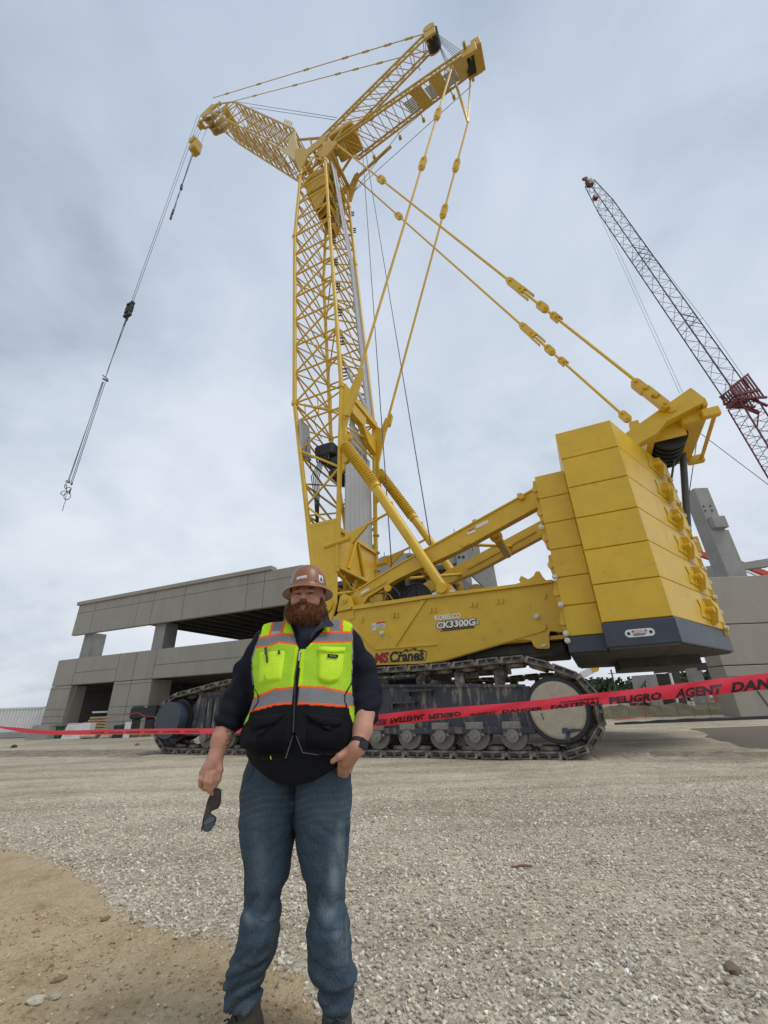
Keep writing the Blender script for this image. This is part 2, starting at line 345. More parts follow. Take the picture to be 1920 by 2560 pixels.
for x,y in ((290,1243),(508,1213),(534,1212),(765,1178),(795,1176),(1048,1140),(1078,1138),(1226,1118),(1260,1115),(1555,1080)):
    band(b,[(x-5,y-17),(x+6,y-18),(x+7,y+16),(x-4,y+18)],.06)
b.box((5.0,VN+.09,2.62),(12.4,VF,2.72))
b.box((5.2,VN+.09,2.72),(5.3,VF,4.0)); b.box((12.2,VN+.09,2.9),(12.4,VF,4.1))
p=r4(178,1112,VN); b.disc((p.x,VN-.14,p.z),(0,1,0),.13,.08,18); b.disc((p.x,VN-.19,p.z),(0,1,0),.05,.06,10)
p=r4(850,1030,VN); b.disc((p.x,VN-.05,p.z),(0,1,0),.17,.3,18); b.prism([r4(x,y,VN-.06) for x,y in ((790,1062),(845,985),(905,1000),(945,1045))],(0,.05,0))
rf=b.build('revolving_frame',M_yel,crane)
one(lambda b:(b.box((5.0,VN+.12,2.45),(8.6,VF-.03,2.61)),b.bevbox((8.6,3.0,2.3),(12.3,6.2,2.6),.05),b.box((6.0,3.2,2.15),(8.0,6.0,2.45)),
     b.box((9.5,2.9,2.2),(9.6,3.0,2.6)),b.bar((8.9,3.1,2.2),(12.0,3.1,2.3),.1,.1)),'underframe',M_under,rf)
def bolt(px,py,v,dy=.1):
    p=V(px,py,v); b=MB(); b.disc((p.x,v-.03,p.z),(0,1,0),.07,.08,14); b.disc((p.x,v-.09,p.z),(0,1,0),.042,.08,10); return b
for x,y in ((430,1337),(1500,1222)):
    bolt(800+x*.3617,1100+y*.3617,VN).build('pin_cap',M_bolt,rf)
# lettering on the frame
def txt4(body,x,y,size,m,parent,ang=(40,-4),**k):
    p=r4(x,y,VN-.04); q=r4(x+ang[0],y+ang[1],VN-.04); d=q-p; return text(body,size,k.pop('name','lettering'),m,parent,(p.x,VN-k.pop('lift',.012),p.z),d,(0,0,1),**k)
M_wl=mat('white_lettering',(.78,.78,.76),.45); M_bl=mat('black_lettering',(.015,.015,.015),.5); M_rl=mat('red_lettering',(.35,.01,.02),.5)
txt4('KOBELCO',792,1245,.20,M_wl,rf,offset=.008,sx=.93,lift=.018,name='maker_lettering')
for nm,off,mm,lf in (('model_lettering_outline',.024,M_bl,.010),('model_lettering',.008,M_wl,.022)):
    txt4('CK3300G',802,1303,.262,mm,rf,offset=off*1.25,sx=1.16,lift=lf,name=nm,shear=.12)
    txt4('-2',1072,1274,.15,mm,rf,offset=off*.6,sx=.9,lift=lf,name=nm)
def zig(b):
    k=9
    for i in range(k):
        x0=848+i*24; y0=1316-i*2.3
        for (xa,ya),(xb,yb) in (((x0,y0+6),(x0+12,y0-10)),((x0+12,y0-10),(x0+24,y0+4))):
            pa=r4(xa,ya,VN); pb=r4(xb,yb,VN); b.bar((pa.x,VN-.01,pa.z),(pb.x,VN-.01,pb.z),.018,.01,up=(0,1,0))
    pa=r4(832,1322,VN); pb=r4(1070,1294,VN); b.bar((pa.x,VN-.008,pa.z),(pb.x,VN-.008,pb.z),.02,.01,up=(0,1,0))
    pa=r4(850,1308,VN); pb=r4(1060,1286,VN); b.bar((pa.x,VN-.008,pa.z),(pb.x,VN-.008,pb.z),.02,.01,up=(0,1,0))
one(zig,'boom_graphic',M_bl,rf)
txt4('MS',374,1540,.40,M_rl,rf,(40,-3),offset=.022,shear=.2,sx=.98,lift=.045,name='owner_lettering')
txt4('Cranes',478,1536,.44,M_bl,rf,(40,-3),offset=.014,shear=.15,sx=.92,lift=.045,name='owner_lettering')
def mts(b):
    pk=[(525,1478),(555,1462),(572,1468),(600,1446),(622,1458),(655,1438),(690,1462),(705,1450),(738,1464)]
    for (a,c) in zip(pk,pk[1:]):
        pa=r4(*a,VN); pb=r4(*c,VN); b.bar((pa.x,VN-.05,pa.z),(pb.x,VN-.05,pb.z),.02,.02,up=(0,1,0))
    for x,y in ((562,1464),(604,1449),(658,1441),(706,1452)):
        b.prism([ (lambda q:(q.x,VN-.048,q.z))(r4(*w,VN)) for w in ((x,y),(x+9,y+10),(x+3,y+18),(x-6,y+12),(x-14,y+16))],(0,.01,0))
    for a,c in (((738,1464),(742,1470)),((742,1470),(728,1522)),((728,1522),(470,1536))):
        pa=r4(*a,VN); pb=r4(*c,VN); b.bar((pa.x,VN-.045,pa.z),(pb.x,VN-.045,pb.z),.012,.012,up=(0,1,0))
one(mts,'mountain_graphic',M_bl,rf)
def plate4(pts,v,lift,name,m,parent):
    b=MB(); b.prism([ (lambda q:(q.x,v-lift,q.z))(r4(x,y,v)) for x,y in pts],(0,.008,0)); return b.build(name,m,parent)
plate4([(360,1270),(388,1266),(388,1313),(360,1317)],VN,.012,'warning_label',M_white,rf)
plate4([(393,1263),(448,1256),(448,1296),(393,1301)],VN,.012,'warning_label',M_white,rf)
plate4([(393,1261),(448,1254),(448,1265),(393,1272)],VN,.02,'warning_label',M_red,rf)
for x,y in ((905,1050),(785,1070),(1530,1422)): plate4([(x,y-7),(x+32,y-10),(x+32,y+3),(x,y+6)],VN,.13 if y<1100 else .05,'small_label',M_white,rf)
for x,y,w in ((362,1280,22),(362,1290,22),(362,1300,22),(397,1278,46),(397,1286,46),(397,1293,40)):
    plate4([(x,y),(x+w,y-3),(x+w,y-1),(x,y+2)],VN,.022,'label_print',M_joint,rf)
# machinery
p=r4(665,1112,3.5)
def drum(b,p=p):
    b.disc((p.x,3.5,p.z),(0,1,0),.62,.06,40); b.ring((p.x,3.46,p.z),(0,1,0),.60,.035,40,6); b.ring((p.x,3.46,p.z),(0,1,0),.46,.02,32,6); b.disc((p.x,4.4,p.z),(0,1,0),.45,1.8,24); b.disc((p.x,5.3,p.z),(0,1,0),.62,.06,40)
    for k in range(5): t=k*2*PI/5+.3; b.bar((p.x,3.45,p.z),(p.x+.55*math.cos(t),3.45,p.z+.55*math.sin(t)),.05,.05,up=(0,1,0))
one(drum,'winch_drum',M_blk,crane)
p2=r4(470,1110,3.8)
one(lambda b:(b.disc((p2.x,3.8,p2.z),(0,1,0),.5,.06,32),b.ring((p2.x,3.75,p2.z),(0,1,0),.49,.03,32,6),b.disc((p2.x,4.6,p2.z),(0,1,0),.38,1.6,20)),'winch_drum',M_blk,crane)
one(lambda b:(b.bevbox((5.5,3.0,2.75),(12.0,6.2,3.6),.06),b.bevbox((9.7,3.3,3.6),(11.8,5.8,4.0),.05)),'engine_housing',M_blk,crane)
def exh(b):
    q=r4(965,990,4.2); b.path([(q.x,4.2,q.z-.8),(q.x,4.2,q.z-.1),(q.x-.06,4.15,q.z)],.12,10); b.disc((q.x+.5,4.6,q.z-.35),(0,1,0),.3,.4,18)
one(exh,'exhaust_pipe',M_yel2,crane)
def clut(b):
    for x,y,v,w,h in ((360,1110,3.0,.12,.35),(400,1085,3.0,.18,.28),(330,1130,3.0,.25,.15),(440,1120,3.0,.25,.1)):
        q=r4(x,y,v); b.bevbox((q.x-w,v,q.z-h),(q.x+w,v+.3,q.z+h*.4),.02)
    b.path([r4(x,y,2.95) for x,y in ((405,1055),(440,1045),(480,1070),(505,1105),(515,1115))],.02,5)
    b.path([r4(x,y,3.1) for x,y in ((395,1100),(400,1060),(415,1048),(450,1060),(470,1100))],.015,5)
one(clut,'valve_block',M_yel2,crane)
# ---- live mast
armp=[(205,1082),(260,1040),(500,890),(760,745),(1470,350)]
top=[r4(x,y,2.9) for x,y in armp]; bot=[r4(x,y,2.9) for x,y in ((960,762),(530,962),(330,1085),(300,1135),(235,1150))]
hd=[V(x,y,2.9) for x,y in ((1564,1083),(1654,1020),(1727,969),(1760,994),(1758,1006),(1668,1052),(1640,1085),(1605,1104))]
arm_top_end=hd[0]
poly=top+[hd[0],hd[1],hd[2],hd[3],hd[4],hd[5],hd[6],hd[7],Vector((14.2,2.9,7.30)),Vector((12.3,2.9,6.72))]+bot
VA2=5.75
b=MB(); b.prism(poly,(0,.34,0))
far=[p+Vector((0,VA2-2.9,.05)) for p in poly]; b.prism(far,(0,.34,0))
# flange strips
for o_ in (0,VA2-2.9+.34):
    for i in range(1,4):
        a_,c_=poly[i],poly[i+1]; b.bar(a_+Vector((0,o_+.0,.02)),c_+Vector((0,o_+.0,.02)),.1,.05)
    b.bar(Vector((5.9,2.9+o_,4.68)),Vector((6.9,2.9+o_,5.06)),.09,.04)
# cross tubes between the arms
for x,y,r in ((1200,640,.16),(700,900,.09)):
    q=r4(x,y,3.2); b.tube((q.x,3.2,q.z),(q.x,VA2+.1,q.z+.02),r,14); b.disc((q.x,3.6,q.z),(0,1,0),r*1.35,.12,14)
b.tube((9.9,3.2,6.0),(11.0,VA2,6.55),.06,8); b.tube((7.6,3.2,5.15),(8.9,VA2,5.75),.06,8)
q=poly[4]; b.bar((9.2,VA2-.02,5.95),(12.0,VA2-.02,7.0),.06,.12)
mast=b.build('live_mast',M_yel,crane)
def head(b):
    b.bevbox((16.9,3.2,8.62),(17.55,VA2+.3,9.28),.03); b.bevbox((15.9,3.2,8.3),(16.1,VA2+.3,8.75),.02)
    b.prism([(17.5,3.0,8.95),(17.62,3.0,8.95),(17.62,3.0,9.2),(17.5,3.0,9.2)],(0,3.0,0))
    for v in (3.45,5.5): b.bevbox((16.0,v,8.35),(17.0,v+.06,9.0),.02)
    b.bevbox((17.4,3.0,8.55),(17.85,3.2,8.85),.03); b.bevbox((17.4,5.7,8.4),(17.9,5.9,8.7),.03); b.bar((17.7,3.1,8.6),(17.8,5.8,8.5),.08,.08)
    q=V(1676,1020,2.9); b.disc((q.x,2.88,q.z),(0,1,0),.17,.08,18)
    q=V(1585,1062,4.6); b.prism([(q.x-.25,4.5,8.5),(q.x+.25,4.5,8.5),(q.x+.14,4.5,q.z+.1),(q.x-.14,4.5,q.z+.1)],(0,.2,0))
one(head,'mast_head',M_yel,mast)
def shv(b):
    for k in range(6): v=3.75+k*.26; b.disc((16.62,v,8.62),(0,1,0),.50,.10,26); b.disc((16.62,v+.13,8.62),(0,1,0),.42,.16,20)
one(shv,'mast_sheave',M_blk,mast)
def reev(b):
    a=V(1703,1075,5.2); c=V(1720,1335,5.6); b.tube(a,c,.11,10)
    for (x0,y0),(x1,y1),r in (((1655,1130),(1678,1215),.035),((1690,1120),(1676,1215),.035),((1640,1100),(1645,1165),.06),((1655,1160),(1660,1200),.03)):
        b.tube(V(x0,y0,4.6),V(x1,y1,4.9),r,6)
    b.tube(V(1745,1082,5.9),V(1716,1280,6.6),.018,4)
one(reev,'mast_rope',M_cable,mast)
for pts,nm,m in (([(1018,632),(1070,610),(1074,634),(1022,656)],'warning_label',M_white),([(1022,630),(1068,610),(1070,616),(1024,637)],'warning_label',M_red),([(1075,592),(1160,553),(1166,572),(1080,614)],'capacity_label',M_white),([(280,1055),(338,1022),(342,1036),(286,1068)],'small_label',M_white)):
    plate4(pts,2.9,.012 if m is M_white else .02,nm,m,mast)
for a_ in ((r4(1068,575,2.9)+Vector((0,.1,.08)),.1,.06),(r4(470,1025,2.9),.13,.1),(r4(1395,400,2.9),.1,.3),(r4(1000,720,2.9),.12,.2)): one(lambda b:b.disc(a_[0],(0,1,0),a_[1],a_[2],12),'mast_lug',M_yel,mast)
one(lambda b:b.bevbox(tuple(r4(1365,398,2.9)+Vector((0,-.05,0))),tuple(r4(1395,365,2.9)+Vector((0,.25,.0))),.02),'mast_light',M_alu,mast)
# ---- counterweights
outer=[(13.28,1.0),(14.70,1.0),(16.40,4.62),(14.70,8.1),(13.28,8.1)]
def ins(poly,d):
    c=Vector((sum(p[0] for p in poly)/len(poly),sum(p[1] for p in poly)/len(poly))); return [((p[0]-c.x)*(1-d)+c.x,(p[1]-c.y)*(1-d)+c.y) for p in poly]
def slab(b,poly,z0,z1,g=.012):
    """slab with small chamfers top and bottom so that the joints read"""
    P=[[(x,y,z) for x,y in q] for q,z in ((ins(poly,.006),z0),(poly,z0+g*1.3),(poly,z1-g*1.3),(ins(poly,.006),z1))]
    n=len(poly); vs=sum(P,[]); fs=[tuple(range(n-1,-1,-1)),tuple(range(3*n,4*n))]
    for l in range(3):
        for j in range(n): fs.append((l*n+j,l*n+(j+1)%n,(l+1)*n+(j+1)%n,(l+1)*n+j))
    b.add(vs,fs)
cdir=Vector((16.40-14.70,4.62-1.0,0)).normalized(); cn=Vector((cdir.y,-cdir.x,0))
def chp(s,z,o=0): q=Vector((14.70,1.0,z))+cdir*s+cn*o; return q
def lug(b,z):
    b.prism([chp(2.25,z-.25,.005),chp(2.95,z-.28,.005),chp(2.95,z+.22,.005),chp(2.32,z+.2,.005),chp(2.42,z+.0,.005)],cn*.02)
    b.disc(chp(2.72,z-.05,.10),cn,.075,.22,14)
    b.prism([chp(2.95,z+.30,.0),chp(2.95,z+.24,.16),chp(2.95,z-.02,.24),chp(2.95,z-.36,.16),chp(2.95,z-.42,0)],cdir*.05)
    b.prism([chp(2.97,z+.26,.15),chp(3.5,z+.18,.15),chp(3.5,z-.34,.15),chp(2.97,z-.32,.15)],cn*.02)
zt=[2.70,3.61,4.50,5.39,6.29,7.19,8.06]
for i in range(6):
    b=MB(); slab(b,outer,zt[i]+.006,zt[i+1]-.006); blk=b.build('counterweight_block',M_yel,crane)
    one(lambda b,z=(zt[i]+zt[i+1])/2: lug(b,z),'lifting_lug',M_yel,blk)
zi=[2.52,3.28,4.03,4.81,5.59,6.37,7.11]
inner=[(12.48,1.5),(13.27,1.5),(13.27,7.6),(12.48,7.6)]
for i in range(6):
    b=MB(); slab(b,inner,zi[i]+.006,zi[i+1]-.006); blk=b.build('counterweight_block',M_yel,crane)
    def lg(b,z=(zi[i]+zi[i+1])/2): b.prism([(12.49,1.62,z+.3),(12.40,1.62,z+.28),(12.36,1.62,z),(12.40,1.62,z-.22),(12.49,1.62,z-.3)],(0,.35,0)); b.disc((12.42,1.62,z-.0),(0,1,0),.09,.1,10)
    one(lg,'lifting_lug',M_yel,blk)
basep=[(13.26,.985),(14.72,.985),(16.55,5.0),(14.72,8.12),(13.26,8.12)]
b=MB(); slab(b,basep,2.14,2.69,.02); slab(b,[(12.42,1.49),(13.27,1.49),(13.27,7.6),(12.42,7.6)],2.12,2.51,.02)
base=b.build('counterweight_base',M_navy,crane)
one(lambda b:(b.box((13.3,1.02,2.10),(14.68,8.0,2.138)),b.prism([(14.66,1.08,2.10),(16.45,4.95,2.10),(14.66,8.0,2.10)],(0,0,.038)),b.box((12.5,1.55,2.08),(13.29,7.5,2.118)),b.box((13.6,4.4,1.85),(15.6,7.6,2.10))),'base_underside',M_under,base)
# danger label (capsule)
q=V(1599,1582,1.0)
def cap(b,q=q,w=.21,h=.085,y=.98):
    pts=[]
    for k in range(9): t=-PI/2+PI*k/8; pts.append((q.x+w+h*math.cos(t),y,q.z+h*math.sin(t)))
    for k in range(9): t=PI/2+PI*k/8; pts.append((q.x-w+h*math.cos(t),y,q.z+h*math.sin(t)))
    b.prism(pts,(0,.004,0))
one(cap,'danger_label',M_white,base)
one(lambda b:(b.box((q.x-.15,.972,q.z+.015),(q.x+.15,.976,q.z+.06))),'danger_label_band',M_red,base)
text('DANGER',.055,'danger_lettering',M_wl,base,(q.x-.11,.970,q.z+.018),(1,0,0),(0,0,1),offset=.002)
one(lambda b:[b.box((q.x-.14,.972,q.z-.02-.018*k),(q.x+.14-.03*k,.976,q.z-.012-.018*k)) for k in range(3)]+[b.disc((q.x+s*.22,.974,q.z),(0,1,0),.035,.008,8) for s in (-1,1)],'label_print',M_bl,base)
# flange plate behind with bolts
def fl(b): b.bevbox((16.25,4.66,2.55),(16.5,4.74,7.75),.01); b.bevbox((16.2,4.66,5.0),(16.62,4.74,5.5),.02)
flp=one(fl,'retaining_plate',M_yel,crane)
for k in range(12):
    z=2.75+k*.43; one(lambda b,z=z:(b.disc((16.47,4.62,z),(uu.x*0+1,-.4,0),.06,.09,10),),'plate_bolt',M_bolt,flp)
for px,py in ((1352,1319),(1386,1443),(1401,1512),(1414,1584),(1418,1602)): bolt(px+1,py,1.5).build('plate_bolt',M_bolt,base)
# ---- boom (tower)
Z=[5.9,14.6,28.3,35.2,37.5]; UF=[3.92,2.42,1.47,1.49,1.7]; UR=[4.98,5.06,4.02,3.53,3.35]
B0,B1=2.75,6.1
def sec(i): return [(UF[i],B0,Z[i]),(UR[i],B0,Z[i]),(UR[i],B1,Z[i]),(UF[i],B1,Z[i])]
def sl(i,t): 
    a,c=sec(i),sec(i+1); return [tuple(Vector(a[k]).lerp(Vector(c[k]),t)) for k in range(4)]
b=MB()
lat(b,sl(0,.0),sl(0,1),.105,.05,6,(0,2),'z',6,10); lat(b,sl(0,.75),sl(0,1),.02,.05,2,(1,),'z',6,6)
lat(b,sl(0,.1),sl(0,1),.02,.05,5,(3,),'x',6,6)
lat(b,sec(1),sec(2),.112,.054,7,(0,2),'n',6,10); lat(b,sec(1),sec(2),.02,.046,7,(1,3),'x',6,6)
lat(b,sec(2),sec(3),.11,.05,4,(0,2),'n',6,10); lat(b,sec(2),sec(3),.02,.038,4,(1,3),'x',6,6)
lat(b,sec(3),sec(4),.10,.05,1,(0,1,2,3),'x',6,10)
for zz in (.33,.66):  # inner diaphragms
    s=sl(1,zz); b.tube(s[0],s[2],.04,6); b.tube(s[1],s[3],.04,6)
s=sl(0,.97); s2=sl(0,.86)
for k in range(7): # ladder-like cross beam at the butt section
    t=(k+.5)/7; b.tube(Vector(s[0]).lerp(Vector(s[1]),t),Vector(s2[0]).lerp(Vector(s2[1]),t),.03,5) if k%2 else None
b.tube(s2[0],s2[1],.05,6); b.tube(s2[0],s[1],.045,6)
for i in (1,2,3):
    for c in sec(i): b.disc(c,(0.05,0,1),.15,.22,10)
boom=b.build('tower_boom',M_yel,crane)
# foot plates
def foot(b):
    for v in (B0-.06,B1-.02):
        a=sl(0,.22); P=[(a[0][0],v,a[0][2]),(a[1][0],v,a[1][2]),(4.99,v,5.9),(4.99,v,4.5),(4.8,v,3.9),(4.3,v,3.9),(3.95,v,4.5),(3.92,v,5.9)]
        b.prism(P,(0,.08,0)); b.disc((4.55,v+.04,4.5),(0,1,0),.3,.22,18)
        b.bar((a[0][0]-.02,v+.04,a[0][2]),(3.9,v+.04,5.9),.14,.1); b.bar((a[1][0]+.02,v+.04,a[1][2]),(4.99,v+.04,5.7),.12,.12); b.bar(a[0][:1]+(v+.04,a[0][2]),a[1][:1]+(v+.04,a[1][2]),.1,.14)
    b.prism([(4.98,B0,5.9),(4.98,B1,5.9),(4.99,B1,7.45),(4.99,B0,7.45)],(-.08,0,0))
    b.bar((5.02,B0,7.42),(5.02,B1,7.42),.12,.16); b.bar((5.0,B0,5.9),(5.0,B1,5.9),.12,.12)
    b.prism([(3.95,B0,6.1),(3.95,B1,6.1),(3.72,B1,7.3),(3.72,B0,7.3)],(.06,0,0))
    for (p,q_) in (((5.04,4.1,7.3),(5.04,3.5,6.0)),((5.04,4.3,7.3),(5.04,4.8,6.0)),((4.9,2.8,5.8),(4.6,5.9,4.9)),((4.9,6.0,5.8),(4.6,2.9,4.9)),((4.3,2.8,5.4),(4.3,6,5.4)),((4.9,4.4,5.8),(4.5,4.4,4.6)),((4.9,3.4,5.7),(4.4,4.4,4.7))): b.tube(p,q_,.07,8)
    for k in range(4): b.disc((5.03,B1+.0,6.6+k*.85),(0,0,1),.16,.06,10)
one(foot,'boom_foot',M_yel,boom)
def inner_gear(b):
    b.bevbox((3.3,3.3,11.5),(4.3,5.0,12.2),.1); b.bevbox((3.9,3.4,10.9),(4.6,4.6,11.4),.1)
    b.disc((4.3,3.9,10.5),(0,1,0),.25,1.0,16); [b.tube((3.3+.13*k,3.4,12.1),(3.5+.12*k,3.3,11.2),.04,5) for k in range(6)]
one(inner_gear,'boom_winch',M_blk,boom)
def hoses(b):
    for k in range(5):
        o_=k*.06; b.path([(3.75,3.2+o_,11.3),(3.35+o_,3.1+o_,10.4),(3.5+o_,3.2,9.4),(3.6+o_*.5,3.25,8.2),(4.0,3.2+o_,7.2)],.022,5)
    b.path([(3.9,3.0,12.2),(3.5,2.9,13.2),(3.8,2.9,14.0)],.015,4); b.path([(3.7,3.1,12.2),(3.2,2.95,12.5),(3.1,2.95,11.8),(3.4,3.0,10.8)],.02,4)
one(hoses,'hydraulic_hose',M_blk,boom)
def walk(b):
    def pan(u,v0,v1,z0,z1,n=4,tilt=0):
        w=(v1-v0)/n
        for k in range(n): b.bevbox((u,v0+k*w+.01,z0-k*tilt),(u+.05,v0+(k+1)*w-.01,z1-k*tilt),.008)
        for zz in np.arange(z0+.3,z1,.62): b.box((u-.03,v0,zz),(u+.0,v1,zz+.04))
    pan(4.86,3.45,5.95,7.5,11.6,6,.03); pan(4.84,3.55,5.9,11.7,12.3,5); pan(4.84,3.9,5.6,12.3,13.6,4,.15); pan(4.80,3.95,4.45,13.0,14.9,1)
    def strip(p,q,w):
        p=Vector(p);q=Vector(q); d=(q-p).normalized(); s=Vector((0,1,0)); s=(s-d*s.dot(d)).normalized()*w/2; nn=d.cross(s).normalized()*.04
        b.prism([p-s,p+s,q+s,q-s],nn)
        for o_ in (-1,1): b.bar(p+s*o_*1.02,q+s*o_*1.02,.03,.09)
    strip((5.18,5.45,14.4),(4.22,5.25,27.2),.62); strip((4.2,5.2,27.2),(3.72,3.5,35.8),.55); strip((3.55,4.6,30.6),(3.3,4.4,37.0),.3); strip((5.1,3.0,16.0),(5.12,5.8,14.7),.3)
    strip((2.9,2.95,13.4),(3.0,3.1,11.5),.7)
one(walk,'walkway_panel',M_alu,boom)
def clamps(b):
    for z in np.arange(15.2,36,2.1):
        i=1 if z<28.3 else 2; t=(z-Z[i])/(Z[i+1]-Z[i]); s=sl(i,t)
        for k,(c,sg) in enumerate(((s[1],1),(s[2],1))):
            if (int(z)+k)%2: 
                b=MB(); b.tube((c[0]+.05,c[1],c[2]-.08),(c[0]+.05,c[1],c[2]+.55),.03,5)
                for j in range(3): b.bar((c[0]+.02,c[1],c[2]+j*.22),(c[0]+.28,c[1]+.12,c[2]+j*.22+.03),.06,.05)
                b.build('cable_clamp',M_joint,boom)
clamps(None)
def hdp(b):
    # deflector frame inside the top of the boom
    for v in (3.3,3.9,4.9,5.5): b.prism([(1.5,v,35.9),(3.45,v,35.9),(3.5,v,33.6),(3.0,v,31.6),(2.4,v,31.2),(1.7,v,33.6)],(0,.10,0))
    b.box((1.6,3.3,35.2),(3.4,5.6,35.4)); b.prism([(1.75,3.3,33.6),(2.4,3.3,31.4),(2.5,3.3,31.4),(1.85,3.3,33.7)],(0,2.3,0))
    b.box((2.0,3.2,33.4),(3.2,5.6,33.55))
    # near / far cheek plates and ears
    for v in (B0-.1,B1-.02):
        b.prism([(1.42,v,35.6),(1.65,v,35.9),(2.1,v,37.1),(3.3,v,37.4),(3.6,v,38.0),(3.3,v,38.5),(2.6,v,38.2),(1.9,v,38.0),(1.3,v,38.9),(.8,v,38.9),(.9,v,37.6)],(0,.1,0))
        b.prism([(3.3,v,36.0),(3.7,v,36.0),(4.4,v,38.7),(4.3,v,39.3),(4.0,v,39.2),(3.4,v,37.8)],(0,.12,0)) if v>4 else b.prism([(3.3,v,35.6),(3.7,v,35.4),(4.5,v,36.2),(4.4,v,36.6),(3.5,v,37.5)],(0,.12,0))
    b.tube((1.2,B0,38.4),(1.2,B1,38.4),.16,10); b.tube((3.4,B0,38.0),(3.4,B1,38.2),.14,10); b.tube((2.3,B0,38.1),(2.3,B1,38.1),.12,10)
    for c_,v in (((2.6,39.3),3.7),((2.6,39.3),5.1)): b.prism([(1.8,v,38),(3.4,v,38),(3.0,v,40.6),(2.3,v,41.6)],(0,.1,0))
    b.disc((2.8,4.4,40.4),(0,1,0),.45,.9,18); b.disc((3.9,4.4,39.2),(0,1,0),.4,.9,18)
one(hdp,'boom_head',M_yel2,boom)
# ---- jib
jd=Vector((-.507,0,.862)); jn=Vector((.862,0,.507)); JB=Vector((.75,0,38.75))
def jsec(s,d0,d1,w0,w1):
    o=JB+jd*s; return [Vector((o.x,w0,o.z))+jn*d0, Vector((o.x,w0,o.z))+jn*d1, Vector((o.x,w1,o.z))+jn*d1, Vector((o.x,w1,o.z))+jn*d0]
S=[jsec(1.0,0,.45,3.1,5.7),jsec(4.6,0,1.95,3.1,5.7),jsec(21.5,0,2.0,3.1,5.7),jsec(27.3,.1,1.1,3.4,5.3)]
b=MB()
lat(b,S[0],S[1],.08,.04,3,(0,1,2,3),'z',5,7); lat(b,S[1],S[2],.085,.045,12,(0,2),'z',5,7); lat(b,S[1],S[2],.02,.043,12,(1,3),'x',5,5); lat(b,S[2],S[3],.07,.034,4,(0,1,2,3),'z',5,7)
for s_ in np.arange(6,21,2.9): q=jsec(s_,.15,.4,3.3,5.5); b.tube(q[0],q[2],.04,5); b.tube(q[1],q[3],.04,5)
jib=b.build('luffing_jib',M_yel2,crane)
def jf(b):
    for v in (2.98,5.7):
        P=[jsec(0,-.35,.2,v,v)[0],jsec(-.3,-.3,.3,v,v)[1],jsec(1.3,0,.55,v,v)[1],jsec(3.4,0,1.5,v,v)[1],jsec(4.0,0,1.9,v,v)[1],jsec(3.7,0,1.0,v,v)[1],jsec(2.6,0,.35,v,v)[1],jsec(3.4,-.12,.1,v,v)[0],jsec(1.2,-.2,0,v,v)[0]]
        b.prism(P,(0,.1,0))
one(jf,'jib_foot_plate',mat('faded_cream_yellow',(.60,.47,.20),.55,var=.1),jib)
def jh(b):
    q=jsec(27.6,-.5,1.4,3.9,4.9)
    for v in (3.4,4.0,4.7,5.3): b.prism([jsec(26.3,0,0,v,v)[0],jsec(26.6,0,1.1,v,v)[1],jsec(28.6,0,.9,v,v)[1],jsec(28.8,-.9,0,v,v)[0],jsec(27.6,-.9,0,v,v)[0]],(0,.07,0))
    for v in (3.55,4.15,4.45,4.85,5.1): b.disc(jsec(28.1,-.45,0,v,v)[0],(0,1,0),.5,.1,16)
    b.tube(jsec(29.6,-1.3,0,3.9,4)[0],jsec(27.8,-.2,0,3.9,4)[0],.12,6); b.tube(jsec(29.6,-1.3,0,4.6,4)[0],jsec(27.8,-.2,0,4.6,4)[0],.12,6)
    b.disc(jsec(29.7,-1.35,0,4.25,4)[0],(0,1,0),.42,.5,14); b.disc(jsec(27.3,0,1.5,3.6,4)[1],(0,1,0),.2,.3,8); b.disc(jsec(27.3,0,1.5,5.1,4)[1],(0,1,0),.2,.3,8)
    b.disc(jsec(24.5,0,1.2,4.3,4)[1],(0,1,0),.4,1.6,12)
one(jh,'jib_head',M_yel2,jib)
def jw(b):
    for s0,s1,v in ((1.8,3.6,3.6),(1.8,3.6,4.4)):
        b.prism([jsec(s0,.3,1,v,v)[0],jsec(s1,.3,1.6,v,v)[0],jsec(s1,.3,1.3,v,v)[1],jsec(s0,.3,.5,v,v)[1]],(0,.6,0))
    for k in range(5): q=jsec(5.5+k*.4,0,2.1,3.05,3)[1]; b.tube(q,q+Vector((.05,0,.45)),.05,4)
one(jw,'jib_backstop',M_yel2,jib)
# ---- struts
def strut(name,u0,u1,l0,l1,vn,vf,dep,n):
    a0=V(*u0,vn); a1=V(*u1,vn); c0=V(*l0,vf); c1=V(*l1,vf); d=(a1-a0).normalized(); nn=Vector((-d.z,0,d.x))*dep*.5
    A=[a0-nn,a0+nn*.2,c0+nn*.2,c0-nn]; Bm=[a1-nn*1.1,a1+nn*.3,c1+nn*.3,c1-nn*1.1]
    b=MB(); lat(b,A,Bm,.075,.032,n,(0,1,2,3),'z',5,7)
    for t in (.3,.62): b.disc(A[0]+(Bm[0]-A[0])*t,d,.12,.2,8)
    return b.build(name,M_yel2,crane),A,Bm
sA,A0,A1=strut('rear_strut',(800,348),(1066,84),(868,340),(1080,120),3.6,5.2,.9,16)
sB,C0,C1=strut('front_strut',(838,350),(1168,122),(895,392),(1183,172),3.6,5.2,.9,18)
def hA(b):
    q=(A1[0]+A1[2])/2; b.disc(q+Vector((.1,0,.1)),(0,1,0),.45,1.5,16); 
    for c in (A1[0],A1[3]): b.bevbox(tuple(c+Vector((-.45,-.08,-.4))),tuple(c+Vector((.4,.08,.5))),.03)
one(hA,'strut_head',M_yel2,sA)
one(lambda b:b.disc((A1[0]+A1[2])/2+Vector((.2,0,-.1)),(0,1,0),.5,1.1,16),'strut_sheave',M_blk,sA)
